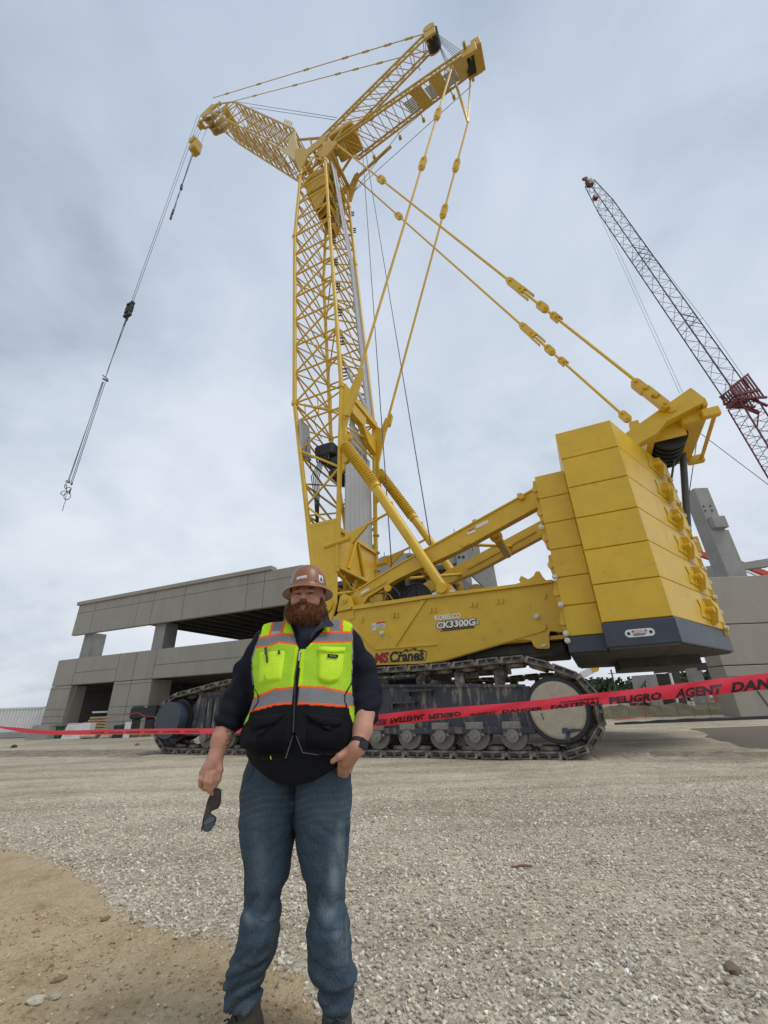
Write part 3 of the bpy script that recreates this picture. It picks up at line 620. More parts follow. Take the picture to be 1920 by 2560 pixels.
def hB(b):
    for c in (C1[0],C1[3]): b.bevbox(tuple(c+Vector((-.5,-.1,-.5))),tuple(c+Vector((.5,.1,.6))),.03); b.bar(c+Vector((.2,0,.4)),c+Vector((.5,0,1.1)),.12,.12); 
    q=(C1[0]+C1[2])/2; b.bevbox(tuple(q+Vector((.2,-.75,-.5))),tuple(q+Vector((.8,.75,.5))),.04); b.tube(C1[0]+Vector((-.2,-.5,.2)),C1[3]+Vector((-.2,.5,.2)),.1,8)
    for t in (.62,.76,.93):
        w=.042; P=[C0[0].lerp(C1[0],t-w),C0[0].lerp(C1[0],t+w),C0[3].lerp(C1[3],t+w),C0[3].lerp(C1[3],t-w)]; b.prism([p+Vector((0,0,-.08)) for p in P],(0,0,.07))
one(hB,'strut_plate',M_yel2,sB)
one(lambda b:b.disc((C1[0]+C1[2])/2+Vector((.1,0,0)),(0,1,0),.5,1.0,16),'strut_sheave',M_blk,sB)
def wB(b):
    for t0,t1 in ((.50,.575),(.665,.715),(.805,.885)):
        for k in range(7):
            s=.30+.09*k; a=C0[0].lerp(C0[3],s).lerp(C1[0].lerp(C1[3],s),t0); c=C0[0].lerp(C0[3],s).lerp(C1[0].lerp(C1[3],s),t1); b.bar(a+Vector((0,0,.1)),c+Vector((0,0,.1)),.1,.03)
one(wB,'walkway_panel',M_alu,sB)
def stubs(_):
    for t in (.12,.35,.55,.8):
        b=MB(); p=C0[3].lerp(C1[3],t); b.bar(p,p+Vector((.15,.1,-.9)),.06,.06); b.box(tuple(p+Vector((.05,0,-1.1))),tuple(p+Vector((.25,.2,-.85)))); b.build('strut_bracket',M_yel2,sB); b=MB()
        p=A0[3].lerp(A1[3],t); b.bar(p,p+Vector((.1,.1,-.5)),.06,.06); b.build('strut_bracket',M_yel2,sA)
    for t in (.4,.7): b=MB(); p=C0[0].lerp(C1[0],t); b.tube(p,p+Vector((-.1,0,.7)),.05,5); b.tube(p+Vector((-.1,0,.6)),p+Vector((1.2,0,.75)),.04,5); b.build('strut_bracket',M_yel2,sB)
stubs(None)
# backward tie between boom head and the strut feet
one(lambda b:b.tube(V(884,452,6.1),V(978,365,5.6),.12,8),'strut_backstop',M_yel2,crane)
one(lambda b:(b.tube(V(720,352,4.2),V(800,345,4.2),.1,6),b.tube(V(775,345,4.2),V(782,372,4.2),.09,6)),'jib_foot_tie',M_yel2,crane)
one(lambda b:(b.bevbox((3.2,3.5,40.2),(5.2,5.4,40.7),.05),b.tube((3.0,3.6,38.2),(4.5,3.6,40.5),.1,6),b.tube((3.0,5.3,38.2),(4.7,5.2,40.5),.1,6)),'strut_foot_tie',M_yel2,crane)
# ---- pendants
def link(b,p,d,l,w,t=.1):
    w*=.78
    p=Vector(p); d=Vector(d).normalized(); n_=Vector((-d.z,0,d.x))
    P=[p-d*l/2+n_*w*.3,p-d*l/2-n_*w*.3,p-d*l*.32-n_*w/2,p+d*l*.32-n_*w/2,p+d*l/2-n_*w*.3,p+d*l/2+n_*w*.3,p+d*l*.32+n_*w/2,p-d*l*.32+n_*w/2]
    b.prism([q-Vector((0,t/2,0)) for q in P],(0,t,0)); b.disc(p-d*l*.3,(0,1,0),w*.2,t*1.8,8); b.disc(p+d*l*.3,(0,1,0),w*.2,t*1.8,8)
def pend(p,q,r,links,name='pendant_bar',extra=None,m=M_yel):
    b=MB(); p=Vector(p); q=Vector(q); b.tube(p,q,r,8); d=(q-p).normalized()
    for t,l,w in links: link(b,p.lerp(q,t),d,l,w,r*2.6)
    if extra: extra(b,p,q,d)
    return b.build(name,m,crane)
def tlink(p,q,px,py,v):  # parameter along p-q nearest to a pixel
    x=V(px,py,v); d=q-p; return max(0,min(1,(x-p).dot(d)/d.dot(d)))
n0=V(838,358,2.75); n1=V(1676,1020,2.75)
def slot(b,p,q,t,l,w):
    d=(q-p).normalized(); n_=Vector((-d.z,0,d.x)); c=p.lerp(q,t)
    for s in (-1,1): b.bar(c-d*l/2+n_*w*s,c+d*l/2+n_*w*s,.05,.12,up=(0,1,0))
def xn(b,p,q,d):
    slot(b,p,q,tlink(n0,n1,1310,736,2.75),.75,.13); slot(b,p,q,tlink(n0,n1,1386,799,2.75),.4,.1)
    for k,(x,y) in enumerate(((1600,968),(1625,985),(1650,1005))): link(b,V(x,y,2.75),d,.62,.34,.24)
pend(n0,n1,.055,[(tlink(n0,n1,949,453,2.75),.9,.5),(tlink(n0,n1,1283,717,2.75),1.15,.36),(tlink(n0,n1,1350,772,2.75),.62,.36),(tlink(n0,n1,1380,795,2.75),.35,.3)],'pendant_bar',xn)
f0=V(886,442,6.1); f1=V(1585,1062,4.6)
def xf(b,p,q,d):
    pass
def tl(px,py):
    best=min(((  (Vector(prj(f0.lerp(f1,k/400)))-Vector((px,py))).length,k/400) for k in range(401)),key=lambda z:z[0]); return best[1]
def prj(c):
    w=OR+uu*c.x+vv*c.y+Vector((0,0,c.z))-CAM; z=w.dot(fwd); return (960+F*w.dot(cR)/z, 1280-F*w.dot(cU)/z)
def xf(b,p,q,d):
    slot(b,p,q,tl(1340,850),.8,.13); slot(b,p,q,tl(1406,907),.4,.1)
pend(f0,f1,.055,[(tl(992,546),.9,.5),(tl(1316,827),1.15,.36),(tl(1375,877),.62,.36),(tl(1403,905),.35,.3),(.985,.5,.34)],'pendant_bar',xf)
a=V(1128,175,3.2); c=V(862,1050,2.75)
pend(a,c,.065,[(tlink(a,c,1097,278,3.0),1.1,.5),(tlink(a,c,1061,400,2.9),1.1,.5)],'pendant_bar',lambda b,p,q,d:(b.bar(V(905,930,2.7),V(888,985,2.7),.14,.22),b.bar(V(888,985,2.7),V(866,1040,2.7),.14,.26)))
a=V(1170,306,5.3); c=V(953,1110,6.1)
def vlink(b,p,q,d): b.tube(V(1133,190,5.0),p,.085,6); b.tube(V(1176,195,5.3),p,.06,6); b.bar(V(1128,160,4.6),V(1137,195,5.0),.3,.3); b.prism([V(x,y,6.08) for x,y in ((975,1030),(980,1037),(975,1060),(970,1066),(967,1060),(969,1036))],(0,.16,0))
pend(a,c,.065,[(tlink(a,c,1142,412,5.4),1.1,.5),(tlink(a,c,1110,530,5.6),1.1,.5)],'pendant_bar',vlink)
# brackets carrying the pendant feet on the rear chords
def brk(b):
    for v in (B0-.02,B1-.06):
        b.prism([(5.05,v,9.9),(5.25,v,10.1),(5.35,v,11.0),(5.3,v,12.2),(5.75,v,13.9),(6.0,v,14.6),(5.8,v,14.8),(5.5,v,14.2),(5.12,v,14.6)],(0,.12,0)); b.disc((5.42,v+.05,11.6),(0,1,0),.16,.2,12); b.disc((5.32,v+.05,10.5),(0,1,0),.14,.2,12)
    b.bar((5.15,B0,14.5),(5.15,B1,14.5),.25,.35); b.prism([(5.2,3.4,14.3),(5.2,5.0,14.3),(5.2,4.8,13.6),(5.2,3.6,13.6)],(-.3,0,0)); b.prism([(5.2,4.6,13.6),(5.2,6,13.6),(5.2,6,12.7),(5.2,5.2,12.9)],(-.3,0,0))
one(brk,'pendant_bracket',M_yel,boom)
# ---- boom backstops with coil springs
def back(a,m_,e,v):
    b=MB(); d=(e-a).normalized(); b.tube(a,e,.155,16); b.tube(m_,e,.175,16); b.disc(m_+d*.1,d,.21,.2,16)
    n=21
    for k in range(n): b.ring(a.lerp(m_,(k+.7)/n),d,.205,.042,16,6)
    b.disc(a,(0,1,0),.22,.3,14)
    b.tube(m_.lerp(e,.32)+Vector((0,.0,.15)),m_.lerp(e,.32)+Vector((-.05,0,.5)),.05,6)
    return b.build('boom_backstop',M_yel,crane)
ca,cm,ce=V(862,1112,2.7),V(936,1212,2.7),r4(850,1025,2.62)
back(ca,cm,ce,2.7)
fa,fm,fe=V(955,1190,6.1),V(1030,1290,6.1),r4(905,900,6.1)
back(fa,fm,fe,6.1)
# little stay arms between boom foot and backstops
for v,(x0,y0),(x1,y1) in ((2.7,(600,1630),(1000,1410)),(6.1,(950,1850),(1330,1660))):
    b=MB(); p=V(700+x0*.2712,900+y0*.2712,v); q_=V(700+x1*.2712,900+y1*.2712,v); b.tube(q_,p.lerp(q_,.5),.05,8); b.prism([p+Vector((-.05,0,-.1)),p+Vector((.3,0,-.32)),p.lerp(q_,.5)+Vector((0,0,-.05)),p.lerp(q_,.5)+Vector((0,0,.05)),p+Vector((0,0,.12))],(0,.1,0)); b.tube(p+Vector((-.9,0,-.25)),p+Vector((.2,0,-.1)),.1,8); b.build('backstop_arm',M_yel,crane)
# ---- running ropes
def rope(pts,r,name='hoist_rope',m=M_cable,par=crane): return one(lambda b:b.path(pts,r,5),name,m,par)
rope([V(906,373,4.3),V(985,1497,4.3)],.024); rope([V(913,373,4.9),V(1082,1392,4.9)],.024)
jt=V(532,245,3.5); ju=V(584,253,5.3)
pend(V(1062,84,3.6),jt,.035,[(t,.8,.22) for t in (.05,.12,.2,.28,.45,.7,.9)],'jib_pendant',None,M_yel2)
pend(V(1008,140,5.2) if False else A1[3],ju,.035,[(t,.8,.22) for t in (.2,.3,.38,.6,.85)],'jib_pendant',None,M_yel2)
rope([V(588,254,4.2),V(842,294,4.2)],.02); rope([V(625,268,4.2),V(838,300,4.2)],.02)
for k in range(5):
    rope([A1[0].lerp(A1[3],.1+k*.09)+Vector((.3,0,.2)),C1[0].lerp(C1[3],.02+k*.09)+Vector((-.3-.1*k,0,.2))],.016,'strut_rope')
for k in range(5):
    rope([A1[0].lerp(A1[3],.7+k*.08)+Vector((.3,0,0)),C1[0].lerp(C1[3],.5+k*.08)+Vector((-1.2-.1*k,0,.1))],.016,'strut_rope')
rope([V(1178,215,5.3),V(884,480,5.8)],.02); rope([V(1110,235,5.3),V(1000,330,5.5),V(884,480,5.8)],.02)
# ---- hook tackle
def h(X,Y,v=4.4): return V(130+X*.4747,250+Y*.4747,v)
rope([h(770,75,4.1),h(414,1072)],.022); rope([h(782,80,4.5),h(424,1072)],.022)
for x0,y0,x1,y1 in ((783,85,735,205),(800,90,748,205),(815,85,762,207),(842,85,785,230)): rope([h(x0,y0),h(x1,y1)],.018)
def blk1(b):
    c=h(757,248); q=h(740,205); 
    b.bevbox(tuple(c+Vector((-.45,-.5,-1.0))),tuple(c+Vector((.45,.5,.9))),.12); b.disc(c+Vector((-.1,-.55,.6)),(0,1,0),.5,.15,18); b.tube(c+Vector((-.2,0,-1.0)),h(740,292),.12,8)
one(blk1,'auxiliary_hook_block',M_yel2,crane)
def sl1(b):
    for (x0,y0,x1,y1,r) in ((740,295,686,448,.035),(734,295,684,448,.03),(684,448,680,470,.14),(676,470,664,500,.02),(664,500,638,580,.022),(680,475,640,580,.022),(672,480,646,580,.022),(640,578,634,600,.11),(632,600,624,628,.10),(628,600,630,622,.06)):
        b.tube(h(x0,y0),h(x1,y1),r,6)
one(sl1,'wire_sling',M_cable,crane)
def blk2(b):
    c=h(407,1105); d=(h(416,1072)-h(400,1138)).normalized()
    for s in (-.17,.17):
        b.bar(h(416,1072)+Vector((s*1.6,0,0)),h(396,1138)+Vector((s*1.6,0,0)),.1,.3,up=(0,1,0))
    for t in (.05,.35,.5,.65,.95): q=h(416,1072).lerp(h(396,1138),t); b.bar(q+Vector((-.4,0,0)),q+Vector((.4,0,0)),.3,.14 if .1<t<.9 else .22)
    b.ring(h(396,1155),(0.3,1,0),.16,.05,12,5)
one(blk2,'main_hook_block',M_blk,crane)
def sl2(b):
    for (x0,y0,x1,y1,r) in ((396,1155,298,1410,.028),(386,1160,290,1440,.028),(380,1175,285,1450,.022),(390,1150,380,1190,.03),(397,1155,378,1192,.03),(298,1410,282,1462,.028),(268,1450,295,1472,.05),(270,1468,292,1480,.09),(265,1485,88,2010,.024),(272,1485,98,2020,.024),(281,1485,106,2020,.024),(268,1485,84,2005,.02)):
        b.tube(h(x0,y0),h(x1,y1),r,5)
    for k,(x,y,R) in enumerate(((78,2010,.1),(90,2012,.1),(104,2022,.1),(72,2035,.16),(88,2050,.16),(64,2070,.2),(80,2085,.28),(94,2062,.18))):
        b.ring(h(x,y),(math.sin(k),1,math.cos(k*2)*.4),R,.03,12,4)
    b.path([h(74,2085),h(70,2115),h(62,2135),h(55,2165)],.02,4)
one(sl2,'wire_sling',M_cable,crane)
# ================================================================== GROUND
def fbm(x,y,seed=0,oct=4,sc_=1.0):
    r=np.zeros_like(x); a=1.0; f=sc_; g=np.random.default_rng(seed)
    for o in range(oct):
        th=g.uniform(0,PI,5); ph=g.uniform(0,9,5); k=g.uniform(.7,1.4,5)
        s=sum(np.sin((x*np.cos(t)+y*np.sin(t))*f*kk*2+p+1.3*np.sin((x*np.sin(t)-y*np.cos(t))*f*kk+p*2)) for t,p,kk in zip(th,ph,k))/5
        r+=a*s; a*=.5; f*=2.07
    return r
dl=[onz(x,y) for x,y in ((-700,2040),(-250,2070),(0,2112),(130,2145),(215,2190),(300,2262),(345,2290),(335,2305),(440,2322),(560,2350),(640,2400),(760,2440),(830,2560),(900,2760))]
DX=np.array([p.x for p in dl]); DY=np.array([p.y for p in dl])
def dirtmask(X,Y):
    # signed distance style mask: inside = below the boundary curve (closer to the camera)
    o=np.argsort(DX); yb=np.interp(X,DX[o],DY[o]); yb=np.where(X>DX.max(),-10,yb)
    d=yb-Y+.07*fbm(X,Y,3,4,4.0)+.02*fbm(X,Y,4,3,19)
    return np.clip(d/.05+.5,0,1)
wp=[onz(x,y) for x,y in ((1725,1822),(1960,1812),(1960,1872),(1850,1866),(1790,1845))]
def gh(X,Y):
    m=dirtmask(X,Y); near=np.clip(1-(np.hypot(X,Y)-9)/9,0,1)
    z=.014*fbm(X,Y,5,3,.8)*near+.0055*fbm(X,Y,6,4,7)*near
    z=z+m*(.017*fbm(X,Y,8,5,2.6)+.012*fbm(X,Y,9,4,11)+.006*fbm(X,Y,10,3,27)-.010)
    # broken ridge of compacted gravel lower right
    rx,ry=X-1.15-.15*np.sin(Y*7),Y-2.25-.22*np.sin(X*4.2+.5)-.05*np.sin(X*17)
    z=z+.055*np.clip(1-np.abs(ry-.05)/.10,0,1)*np.clip(1-np.abs(X-1.35)/.65,0,1)*(1+.6*fbm(X,Y,11,3,9))*(ry>0)*1.0
    # crawler print to the right of the crane
    U=(X-OR.x)*uu.x+(Y-OR.y)*uu.y; W_=(X-OR.x)*vv.x+(Y-OR.y)*vv.y
    inb=np.clip((U-12.2)/.3,0,1)*np.clip(W_/.1,0,1)*np.clip((1.3-W_)/.1,0,1)*np.clip((19-U)/4,0,1)
    z=z-inb*.015-inb*.03*np.exp(-(((U-.1*np.sin(W_*3))/.58)%1-.5)**2/.004)
    rim=np.exp(-(W_-1.45)**2/.02)*np.clip((U-12.6)/.3,0,1)*np.clip((18-U)/3,0,1); z=z+rim*.04*(1+.6*fbm(X,Y,13,3,5))
    # tyre rutted dark strip left
    q0=onz(-40,1884); q1=onz(400,1882); st=np.exp(-((Y-(q0.y+(X-q0.x)*(q1.y-q0.y)/(q1.x-q0.x)))/1.5)**2)*np.clip((-6-X),0,1); z=z+st*.045*fbm(X,Y,14,4,2.2)
    # bank beyond the site edge on the right
    return z
def axis(lo,hi,c,fine,grow,span):
    a=[c]; s=fine
    x=c
    while x<hi: s=fine if abs(x-c)<span else s*grow; x+=s; a.append(x)
    x=c; s=fine; L_=[]
    while x>lo: s=fine if abs(x-c)<span else s*grow; x-=s; L_.append(x)
    return np.array(L_[::-1]+a)
gx=axis(-4000,4000,0,.042,1.024,4.6); gy=axis(-60,6000,4.0,.04,1.022,3.4)
X,Y=np.meshgrid(gx,gy); Zg=gh(X,Y); nx,ny=len(gx),len(gy)
me=bpy.data.meshes.new('ground'); vsn=np.stack([X,Y,Zg],-1).reshape(-1,3)
I=np.arange(nx*ny).reshape(ny,nx); fa=np.stack([I[:-1,:-1],I[:-1,1:],I[1:,1:],I[1:,:-1]],-1).reshape(-1,4)
def npmesh(me,vs,fs,k=None,smooth=True):
    k=k or fs.shape[1]; me.vertices.add(len(vs)); me.vertices.foreach_set('co',np.ascontiguousarray(vs,dtype=np.float32).ravel())
    me.loops.add(fs.size); me.loops.foreach_set('vertex_index',np.ascontiguousarray(fs,dtype=np.int32).ravel())
    me.polygons.add(len(fs)); me.polygons.foreach_set('loop_start',np.arange(0,fs.size,k,dtype=np.int32)); me.polygons.foreach_set('loop_total',np.full(len(fs),k,dtype=np.int32))
    me.polygons.foreach_set('use_smooth',np.full(len(fs),smooth)); me.update(calc_edges=True); me.validate()
npmesh(me,vsn,fa)
def vattr(me,name,arr):
    a=me.attributes.new(name,'FLOAT_COLOR','POINT'); c=np.ones((len(arr),4),np.float32); c[:,:3]=arr; a.data.foreach_set('color',c.ravel())
mk=np.zeros((nx*ny,3)); mk[:,0]=dirtmask(X,Y).ravel()
wx=np.array([p.x for p in wp]); wy=np.array([p.y for p in wp]); cxw,cyw=wx.mean(),wy.mean()
def inpoly(X,Y,px,py):
    r=np.zeros(X.shape,bool); j=len(px)-1
    for i in range(len(px)):
        c=((py[i]>Y)!=(py[j]>Y))&(X<(px[j]-px[i])*(Y-py[i])/(py[j]-py[i]+1e-12)+px[i]); r^=c; j=i
    return r
Xn=X+.45*fbm(X,Y,21,3,.5); Yn=Y+.22*fbm(X,Y,22,3,.6)
mk[:,1]=inpoly(Xn,Yn,wx,wy).ravel()
# mud strips: left rutted ground, soil spill by the crawler print, bare sandy ground beyond the kerb on the right
q0=onz(-40,1884); q1=onz(400,1882); sl0=(q1.y-q0.y)/(q1.x-q0.x); st=np.exp(-((Y-(q0.y+(X-q0.x)*sl0))/1.3)**2)*np.clip((-6.2-X)/1.2,0,1)*1.15
Uc=(X-OR.x)*uu.x+(Y-OR.y)*uu.y; Wc=(X-OR.x)*vv.x+(Y-OR.y)*vv.y
sp_=np.exp(-(Wc-1.5)**2/.25)*np.clip((Uc-13.3)/.4,0,1)*np.clip((16.5-Uc)/1,0,1)
tan=np.clip((Y-29)/1.5,0,1)*(X>6)+np.clip((Y-46)/3,0,1)
mk[:,2]=np.clip(np.maximum(np.maximum(st*.9,sp_*.9),tan)+.0,0,1).ravel()
vattr(me,'zone',mk)
gm=bpy.data.materials.new('gravel_and_soil'); gm.use_nodes=True; nt=gm.node_tree; N=nt.nodes; Lk=nt.links; bs=N['Principled BSDF']; bs.inputs['Roughness'].default_value=.95; bs.inputs['Specular IOR Level'].default_value=.25
tc=N.new('ShaderNodeTexCoord'); P_=tc.outputs['Object']
def nn(kind,scale,**k):
    n=N.new(kind); n.inputs['Scale'].default_value=scale; Lk.new(P_,n.inputs['Vector'])
    for a,b_ in k.items(): n.inputs[a].default_value=b_
    return n
def ramp(src,stops):
    r=N.new('ShaderNodeValToRGB'); Lk.new(src,r.inputs[0]); e=r.color_ramp.elements
    e[0].position,e[0].color=stops[0][0],(*stops[0][1],1); e[1].position,e[1].color=stops[-1][0],(*stops[-1][1],1)
    for p,c in stops[1:-1]: x=e.new(p); x.color=(*c,1)
    return r.outputs[0]
def mixc(f,a,b_,bt='MIX'):
    m=N.new('ShaderNodeMix'); m.data_type='RGBA'; m.blend_type=bt
    if isinstance(f,(int,float)): m.inputs[0].default_value=f
    else: Lk.new(f,m.inputs[0])
    for i,x in ((6,a),(7,b_)):
        if isinstance(x,tuple): m.inputs[i].default_value=(*x,1)
        else: Lk.new(x,m.inputs[i])
    return m.outputs[2]
vor=nn('ShaderNodeTexVoronoi',62.0); vor2=nn('ShaderNodeTexVoronoi',24.0); big=nn('ShaderNodeTexNoise',.35,Detail=6,Roughness=.65); med=nn('ShaderNodeTexNoise',3.0,Detail=6,Roughness=.7); fin=nn('ShaderNodeTexNoise',45.0,Detail=4,Roughness=.7)
sepv=N.new('ShaderNodeSeparateColor'); Lk.new(vor.outputs['Color'],sepv.inputs[0])
g1=ramp(sepv.outputs[0],[(0,(.315,.285,.23)),(.45,(.49,.455,.385)),(.8,(.59,.555,.48)),(1,(.73,.70,.62))])
g2=ramp(fin.outputs[0],[(.3,(.36,.33,.265)),(.7,(.555,.525,.445))])
gr=mixc(.45,g1,g2); gr=mixc(1.0,gr,ramp(med.outputs[0],[(.3,(.84,.81,.77)),(.7,(1.12,1.10,1.05))]),'MULTIPLY'); mpz=N.new('ShaderNodeMapping'); mpz.inputs['Rotation'].default_value=(0,0,.42); mpz.inputs['Scale'].default_value=(.22,1.9,1); Lk.new(P_,mpz.inputs[0]); stn=N.new('ShaderNodeTexNoise'); stn.inputs['Scale'].default_value=1.0; stn.inputs['Detail'].default_value=5; Lk.new(mpz.outputs[0],stn.inputs['Vector'])
gr=mixc(1.0,gr,ramp(stn.outputs[0],[(.36,(.83,.80,.76)),(.5,(1.0,1.0,1.0)),(.64,(1.10,1.09,1.07))]),'MULTIPLY'); gr=mixc(1.0,gr,ramp(big.outputs[0],[(.34,(.80,.75,.69)),(.60,(1.10,1.08,1.04))]),'MULTIPLY')
sp1_=nn('ShaderNodeTexNoise',26.0,Detail=3,Roughness=.8); sp2_=nn('ShaderNodeTexNoise',9.0,Detail=4,Roughness=.75)
gr=mixc(1.0,gr,ramp(sp1_.outputs[0],[(.34,(.66,.64,.62)),(.5,(1,1,1)),(.68,(1.30,1.30,1.30))]),'MULTIPLY'); gr=mixc(1.0,gr,ramp(sp2_.outputs[0],[(.34,(.84,.83,.82)),(.66,(1.13,1.13,1.13))]),'MULTIPLY')
dr=ramp(med.outputs[0],[(.22,(.22,.155,.085)),(.42,(.42,.32,.19)),(.75,(.53,.43,.285))]); dr=mixc(1.0,dr,ramp(fin.outputs[0],[(.25,(.78,.78,.78)),(.7,(1.15,1.15,1.15))]),'MULTIPLY')
mud=ramp(med.outputs[0],[(.3,(.14,.105,.07)),(.62,(.34,.29,.22))]); wet=ramp(fin.outputs[0],[(.3,(.13,.108,.08)),(.7,(.21,.18,.14))])
at=N.new('ShaderNodeAttribute'); at.attribute_name='zone'; sz=N.new('ShaderNodeSeparateColor'); Lk.new(at.outputs['Color'],sz.inputs[0])
def thr(src,nz_,w_=.3):
    a=N.new('ShaderNodeMath'); a.operation='ADD'; Lk.new(src,a.inputs[0]); b_=N.new('ShaderNodeMapRange'); b_.inputs[3].default_value=-w_; b_.inputs[4].default_value=w_; Lk.new(nz_,b_.inputs[0]); Lk.new(b_.outputs[0],a.inputs[1]); c=N.new('ShaderNodeMapRange'); c.inputs[1].default_value=.4; c.inputs[2].default_value=.6; Lk.new(a.outputs[0],c.inputs[0]); return c.outputs[0]
col=mixc(thr(sz.outputs[2],med.outputs[0],.7),gr,mud); col=mixc(thr(sz.outputs[1],med.outputs[0],.35),col,wet); col=mixc(thr(sz.outputs[0],fin.outputs[0],.35),col,dr)
Lk.new(col,bs.inputs['Base Color'])
hm=N.new('ShaderNodeMath'); hm.operation='ADD'; Lk.new(vor.outputs['Distance'],hm.inputs[0]); h2=N.new('ShaderNodeMath'); h2.operation='MULTIPLY'; Lk.new(vor2.outputs['Distance'],h2.inputs[0]); h2.inputs[1].default_value=.8; Lk.new(h2.outputs[0],hm.inputs[1])
inv=N.new('ShaderNodeMath'); inv.operation='MULTIPLY'; inv.inputs[1].default_value=-1; Lk.new(hm.outputs[0],inv.inputs[0])
hs=N.new('ShaderNodeMath'); hs.operation='ADD'; Lk.new(inv.outputs[0],hs.inputs[0]); Lk.new(fin.outputs[0],hs.inputs[1])
bp=N.new('ShaderNodeBump'); bp.inputs['Strength'].default_value=.9; bp.inputs['Distance'].default_value=.010; Lk.new(hs.outputs[0],bp.inputs['Height']); Lk.new(bp.outputs[0],bs.inputs['Normal'])
me.materials.append(gm); go=bpy.data.objects.new('ground',me); COL.objects.link(go); tag(go,kind='structure')
# ---- loose stones (one countless mass)
ico=bpy.data.meshes.new('i'); import bmesh
bm=bmesh.new(); bmesh.ops.create_icosphere(bm,subdivisions=1,radius=1); IV=np.array([v.co[:] for v in bm.verts]); IFc=np.array([[v.index for v in f.verts] for f in bm.faces]); bm.free()
def scatter(n,xr,yr,smin,smax,keep,name,m,cols,flat=.62,pw=2.2,sink=.25):
    x=rng.uniform(*xr,n); y=rng.uniform(*yr,n); 
    k=keep(x,y); x,y=x[k],y[k]; n=len(x); s=smin+(smax-smin)*rng.random(n)**pw
    V_=IV[None]*rng.uniform(.72,1.25,(n,len(IV),1))*s[:,None,None]*np.stack([rng.uniform(.8,1.3,n),rng.uniform(.7,1.1,n),rng.uniform(.5,.9,n)*flat/.62],-1)[:,None]
    a=rng.uniform(0,2*PI,n); ca,sa=np.cos(a)[:,None],np.sin(a)[:,None]; tl_=rng.normal(0,.35,n)[:,None]
    vx=V_[...,0]*ca-V_[...,1]*sa; vy=V_[...,0]*sa+V_[...,1]*ca; vz=V_[...,2]+vx*tl_
    vx+=x[:,None]; vy+=y[:,None]; vz+=(gh(x,y)+s*(.62-sink))[:,None]
    vs=np.stack([vx,vy,vz],-1).reshape(-1,3); fs=(IFc[None]+(np.arange(n)*len(IV))[:,None,None]).reshape(-1,3)
    me=bpy.data.meshes.new(name); npmesh(me,vs,fs,3,False)
    c=np.array(cols)[rng.integers(0,len(cols),n)]*rng.uniform(.75,1.2,(n,1)); vattr(me,'tone',np.repeat(c,len(IV),0)); me.materials.append(m)
    o=bpy.data.objects.new(name,me); COL.objects.link(o); return o
M_st=mat('gravel_stone',(.4,.4,.4),.9,attr='tone',var=.18,vscale=60)
cols=[(.56,.51,.41),(.63,.58,.48),(.46,.41,.325),(.75,.70,.60),(.52,.45,.38),(.32,.28,.22),(.60,.55,.45),(.50,.42,.31)]
def kp(x,y):
    dm=dirtmask(x,y+.05); vis=(np.abs(x)<.98*y+.5)&((dm<.5)|(rng.random(len(x))<.10*(dirtmask(x,y-.12)<.6))); dens=np.clip(1.35-(y-1.8)/4.5,.12,1)*(.55+.45*np.clip(fbm(x,y,31,3,1.6)*1.6+.5,0,1)); return vis&(rng.random(len(x))<dens)
tag(scatter(190000,(-6,6),(1.3,7.5),.0035,.0135,kp,'gravel_stones',M_st,cols,pw=1.8),'pale grey and tan limestone gravel spread over the ground','gravel',kind='stuff')
def kp2(x,y): return (np.abs(x)<.98*y+.5)&(dirtmask(x,y)<.5)&(fbm(x,y,33,3,1.1)>-.1)
tag(scatter(5200,(-5,5),(1.3,6.5),.010,.021,kp2,'coarse_stones',M_st,cols,pw=2.6,sink=.35),'scattered coarser stones standing out of the fine gravel','stones',kind='stuff')
tag(scatter(9000,(-3,1.0),(1.2,3.6),.0025,.009,lambda x,y:dirtmask(x,y)>.6,'soil_pebbles',M_st,[(.5,.40,.27),(.56,.5,.38),(.42,.31,.18),(.38,.27,.155),(.36,.25,.14),(.40,.29,.17)],pw=2.5),'small pebbles and crumbs of earth on the sandy soil','pebbles',kind='stuff')
tag(scatter(900,(-3,1.0),(1.2,3.6),.006,.022,lambda x,y:(dirtmask(x,y)>.6)&(fbm(x,y,35,3,2.2)>.0),'soil_clods',M_st,[(.34,.25,.145),(.39,.29,.17),(.28,.20,.11)],pw=3,sink=.45),'crumbly brown clods lying on the sandy soil','clods',kind='stuff')
for i,(px,py,s,lab,cc) in enumerate(((92,2502,.026,'smooth pale rounded stone half buried in the sandy soil',(.55,.50,.38)),(136,2490,.017,'small grey stone beside the larger pale stone on the soil',(.42,.38,.30)),(150,2438,.020,'flat brown clod on the soil near the left edge',(.24,.16,.09)),(1830,2425,.030,'brown lump of earth in the gravel at the lower right',(.17,.125,.08)),(265,2290,.018,'dark brown clod on the sandy soil near the gravel edge',(.22,.145,.08)))):
    p=onz(px,py); b=MB(); b.smooth=True
    bm=bmesh.new(); bmesh.ops.create_icosphere(bm,subdivisions=3,radius=1)
    vs=[(v.co.x*s*1.5*(1+.45*noise.noise(v.co*1.5+Vector((i,0,0)))+.12*noise.noise(v.co*5)),v.co.y*s*(1+.45*noise.noise(v.co*1.5+Vector((0,i,0)))),v.co.z*s*.6*(1+.5*noise.noise(v.co*2.2+Vector((0,0,i)))+.15*noise.noise(v.co*6))) for v in bm.verts]; b.add(vs,[tuple(v.index for v in f.verts) for f in bm.faces]); bm.free()
    o=b.build('stone',mat('stone_%d'%i,cc,.85,var=.15,vscale=40,bump=.3,bscale=60)); o.location=(p.x,p.y,float(gh(np.array([p.x]),np.array([p.y]))[0])+s*.2); o.rotation_euler=(0,0,.35*i); tag(o,lab,'stone')
